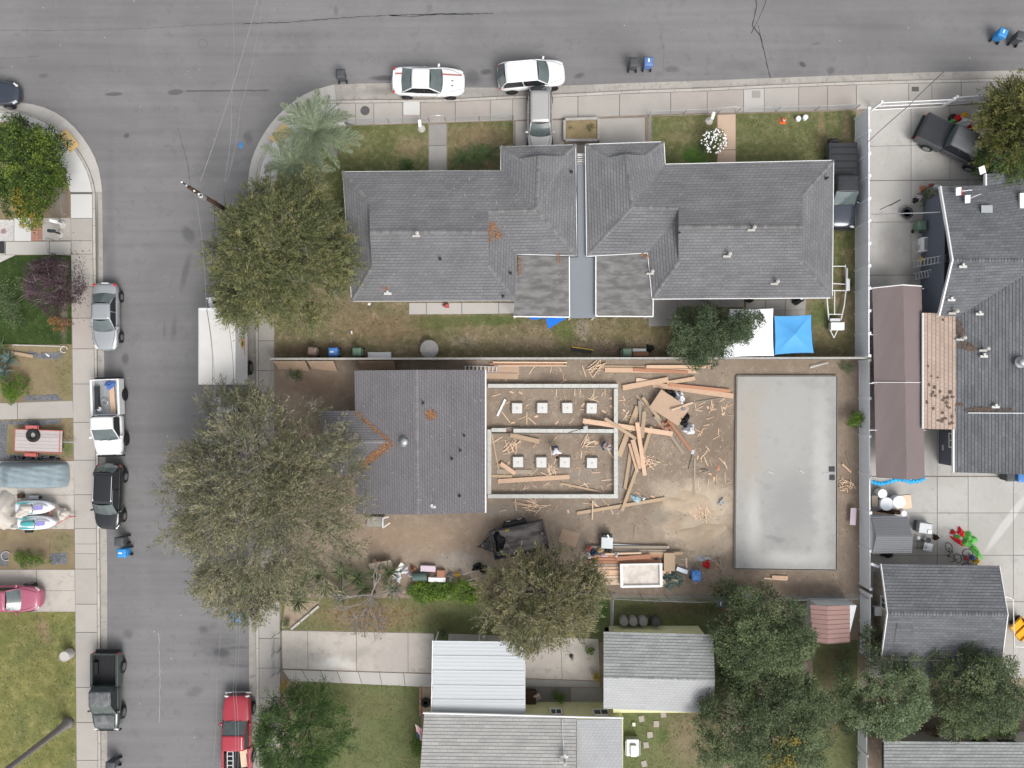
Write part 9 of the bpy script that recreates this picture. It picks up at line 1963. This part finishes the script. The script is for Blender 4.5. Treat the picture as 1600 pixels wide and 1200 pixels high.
bs = thing('basketball_stand', 'small round based stand on the rear driveway', 'stand', (*G(892.5, 1024), .13)); MB().lathe((0, 0, 0), [(.16, 0), (.14, .08), (.03, .1), (.03, .9), (.01, .9)], 16).build('base', 'dark_metal', bs); MB().tube([(-.12, .2, .95), (0, 0, .8), (.12, .2, .95)], .02, 5).build('fork', 'dark_metal', bs)
wr_ = thing('hose_ring', 'curved pale hose ring at the west end of the clipped hedge', 'hose', (*G(12, 868), .13)); MB().tube([(.34*math.cos(a*.3), .32*math.sin(a*.3), .04) for a in range(2, 19)], .035, 6).build('hose', 'concrete_pale', wr_)
ho = MB().tube([(.24*math.cos(a*.33), .22*math.sin(a*.33), .05) for a in range(17)], .05, 6).build('ring', 'canvas', label='small pale ring on the rocks at the dark lawn corner', cat='ring'); ho.location = (*G(102, 546), .12)
hz = lumber('long pale board edging the rock strip below the dark lawn', (20, 539), (95, 541), 1.6, 'concrete_pale', .16, .1); lumber('grey brown log lying across the left edge of the dry bed', (18, 551), (52, 557), 5, 'wood_tan', .2, .12)
lumber('white pvc pipe end lying on the rocks', (72, 553), (77, 557), 2, 'cloth_white', .16)
heap('bag', 'blue cloth scrap lying on the road by the palm corner', 'cloth', 376, 227, 3, 5, .05, 'bin_sky', 0, .01, 81)
lumber('black edged garden panel lying in the back lawn', (893, 545), (925, 549), 5, 'dark_metal', .2, .1, name='panel', cat='panel'); lumber('yellow green stick beside the black garden panel', (894, 542), (928, 547), 1.3, 'cloth_yellow', .25)
panel_('white board beside the green bin at the end of the back lawn', 999, 547, .95, .2, .1, 'white_paint', 0, .4, name='board', cat='board'); panel_('brown board below the white one beside the green bin', 1001, 553, 1.1, .28, .1, 'wood_red', 0, .35, name='board', cat='board'); heap('bag', 'black bag east of the white board', 'bag', 1016, 544, 6, 6, .3, 'bag_black', 0, .1, 82)
heap('tarp', 'bright blue tarp hanging below the left felt patio roof', 'tarp', 867, 503, 15, 12, .1, 'tarp_blue', 20, 1.6, 83, rough=.3) if 0 else None
t1, t2, t3, t4 = [Vector(G3(x, y, z)) for x, y, z in ((822, 494, 2.3), (888, 495, 2.3), (857, 514, 1.2), (832, 500, 1.9))]
MB().add([t1, t2, t3, Vector(G3(853, 497, 2.2)), t4], [(3, 2, 1), (0, 4, 3)]).build('tarp', 'tarp_blue', label='bright blue tarp hanging below the left felt patio roof', cat='tarp').modifiers.new('s', 'SOLIDIFY').thickness = .02
lumber('dark blue tarp edge hanging along the right side of the left patio roof', (890.5, 402), (891, 490), 2.5, 'tarp_blue', 2.3, .1, name='tarp', cat='tarp')
for x, y, lab in ((577, 475, 'white round light fixture at the south eave of the left grey house'), (1252, 466, 'white round light fixture at the south eave of the right grey house')): o = MB().lathe((0, 0, 0), [(.02, 0), (.09, .02), (.1, .08), (.02, .14)], 12).build('lamp', 'white_paint', label=lab, cat='lamp'); o.location = G3(x, y, 2.2)
heap('bag', 'dark red bag standing on the pale back patio', 'bag', 697, 477, 5, 4, .4, 'fender_red', 0, .14, 84); tyre('black tyre under the south eave of the right grey house', 1170, 466, .15, .34, .25)
heap('barbecue_cover', 'dark covered barbecue on the patio under the right south eave', 'barbecue', 1248, 470, 9, 5, .8, 'bag_black', 10, .14, 85, rough=.4); heap('chair', 'small grey chair by the south eave of the right grey house', 'chair', 1106, 470, 7, 3, .5, 'galv', 0, .14, 86)
for i, (x, y) in enumerate(((545, 520),)): lumber('small white stake standing in the back lawn', (549, 517), (550, 522), 2, 'cloth_white', .3)
panel_('lilac white panel leaning on the vinyl fence beside the slab', 1333, 807, .4, 1.2, .05, 'pink_panel', -3, .5, tilt=0)
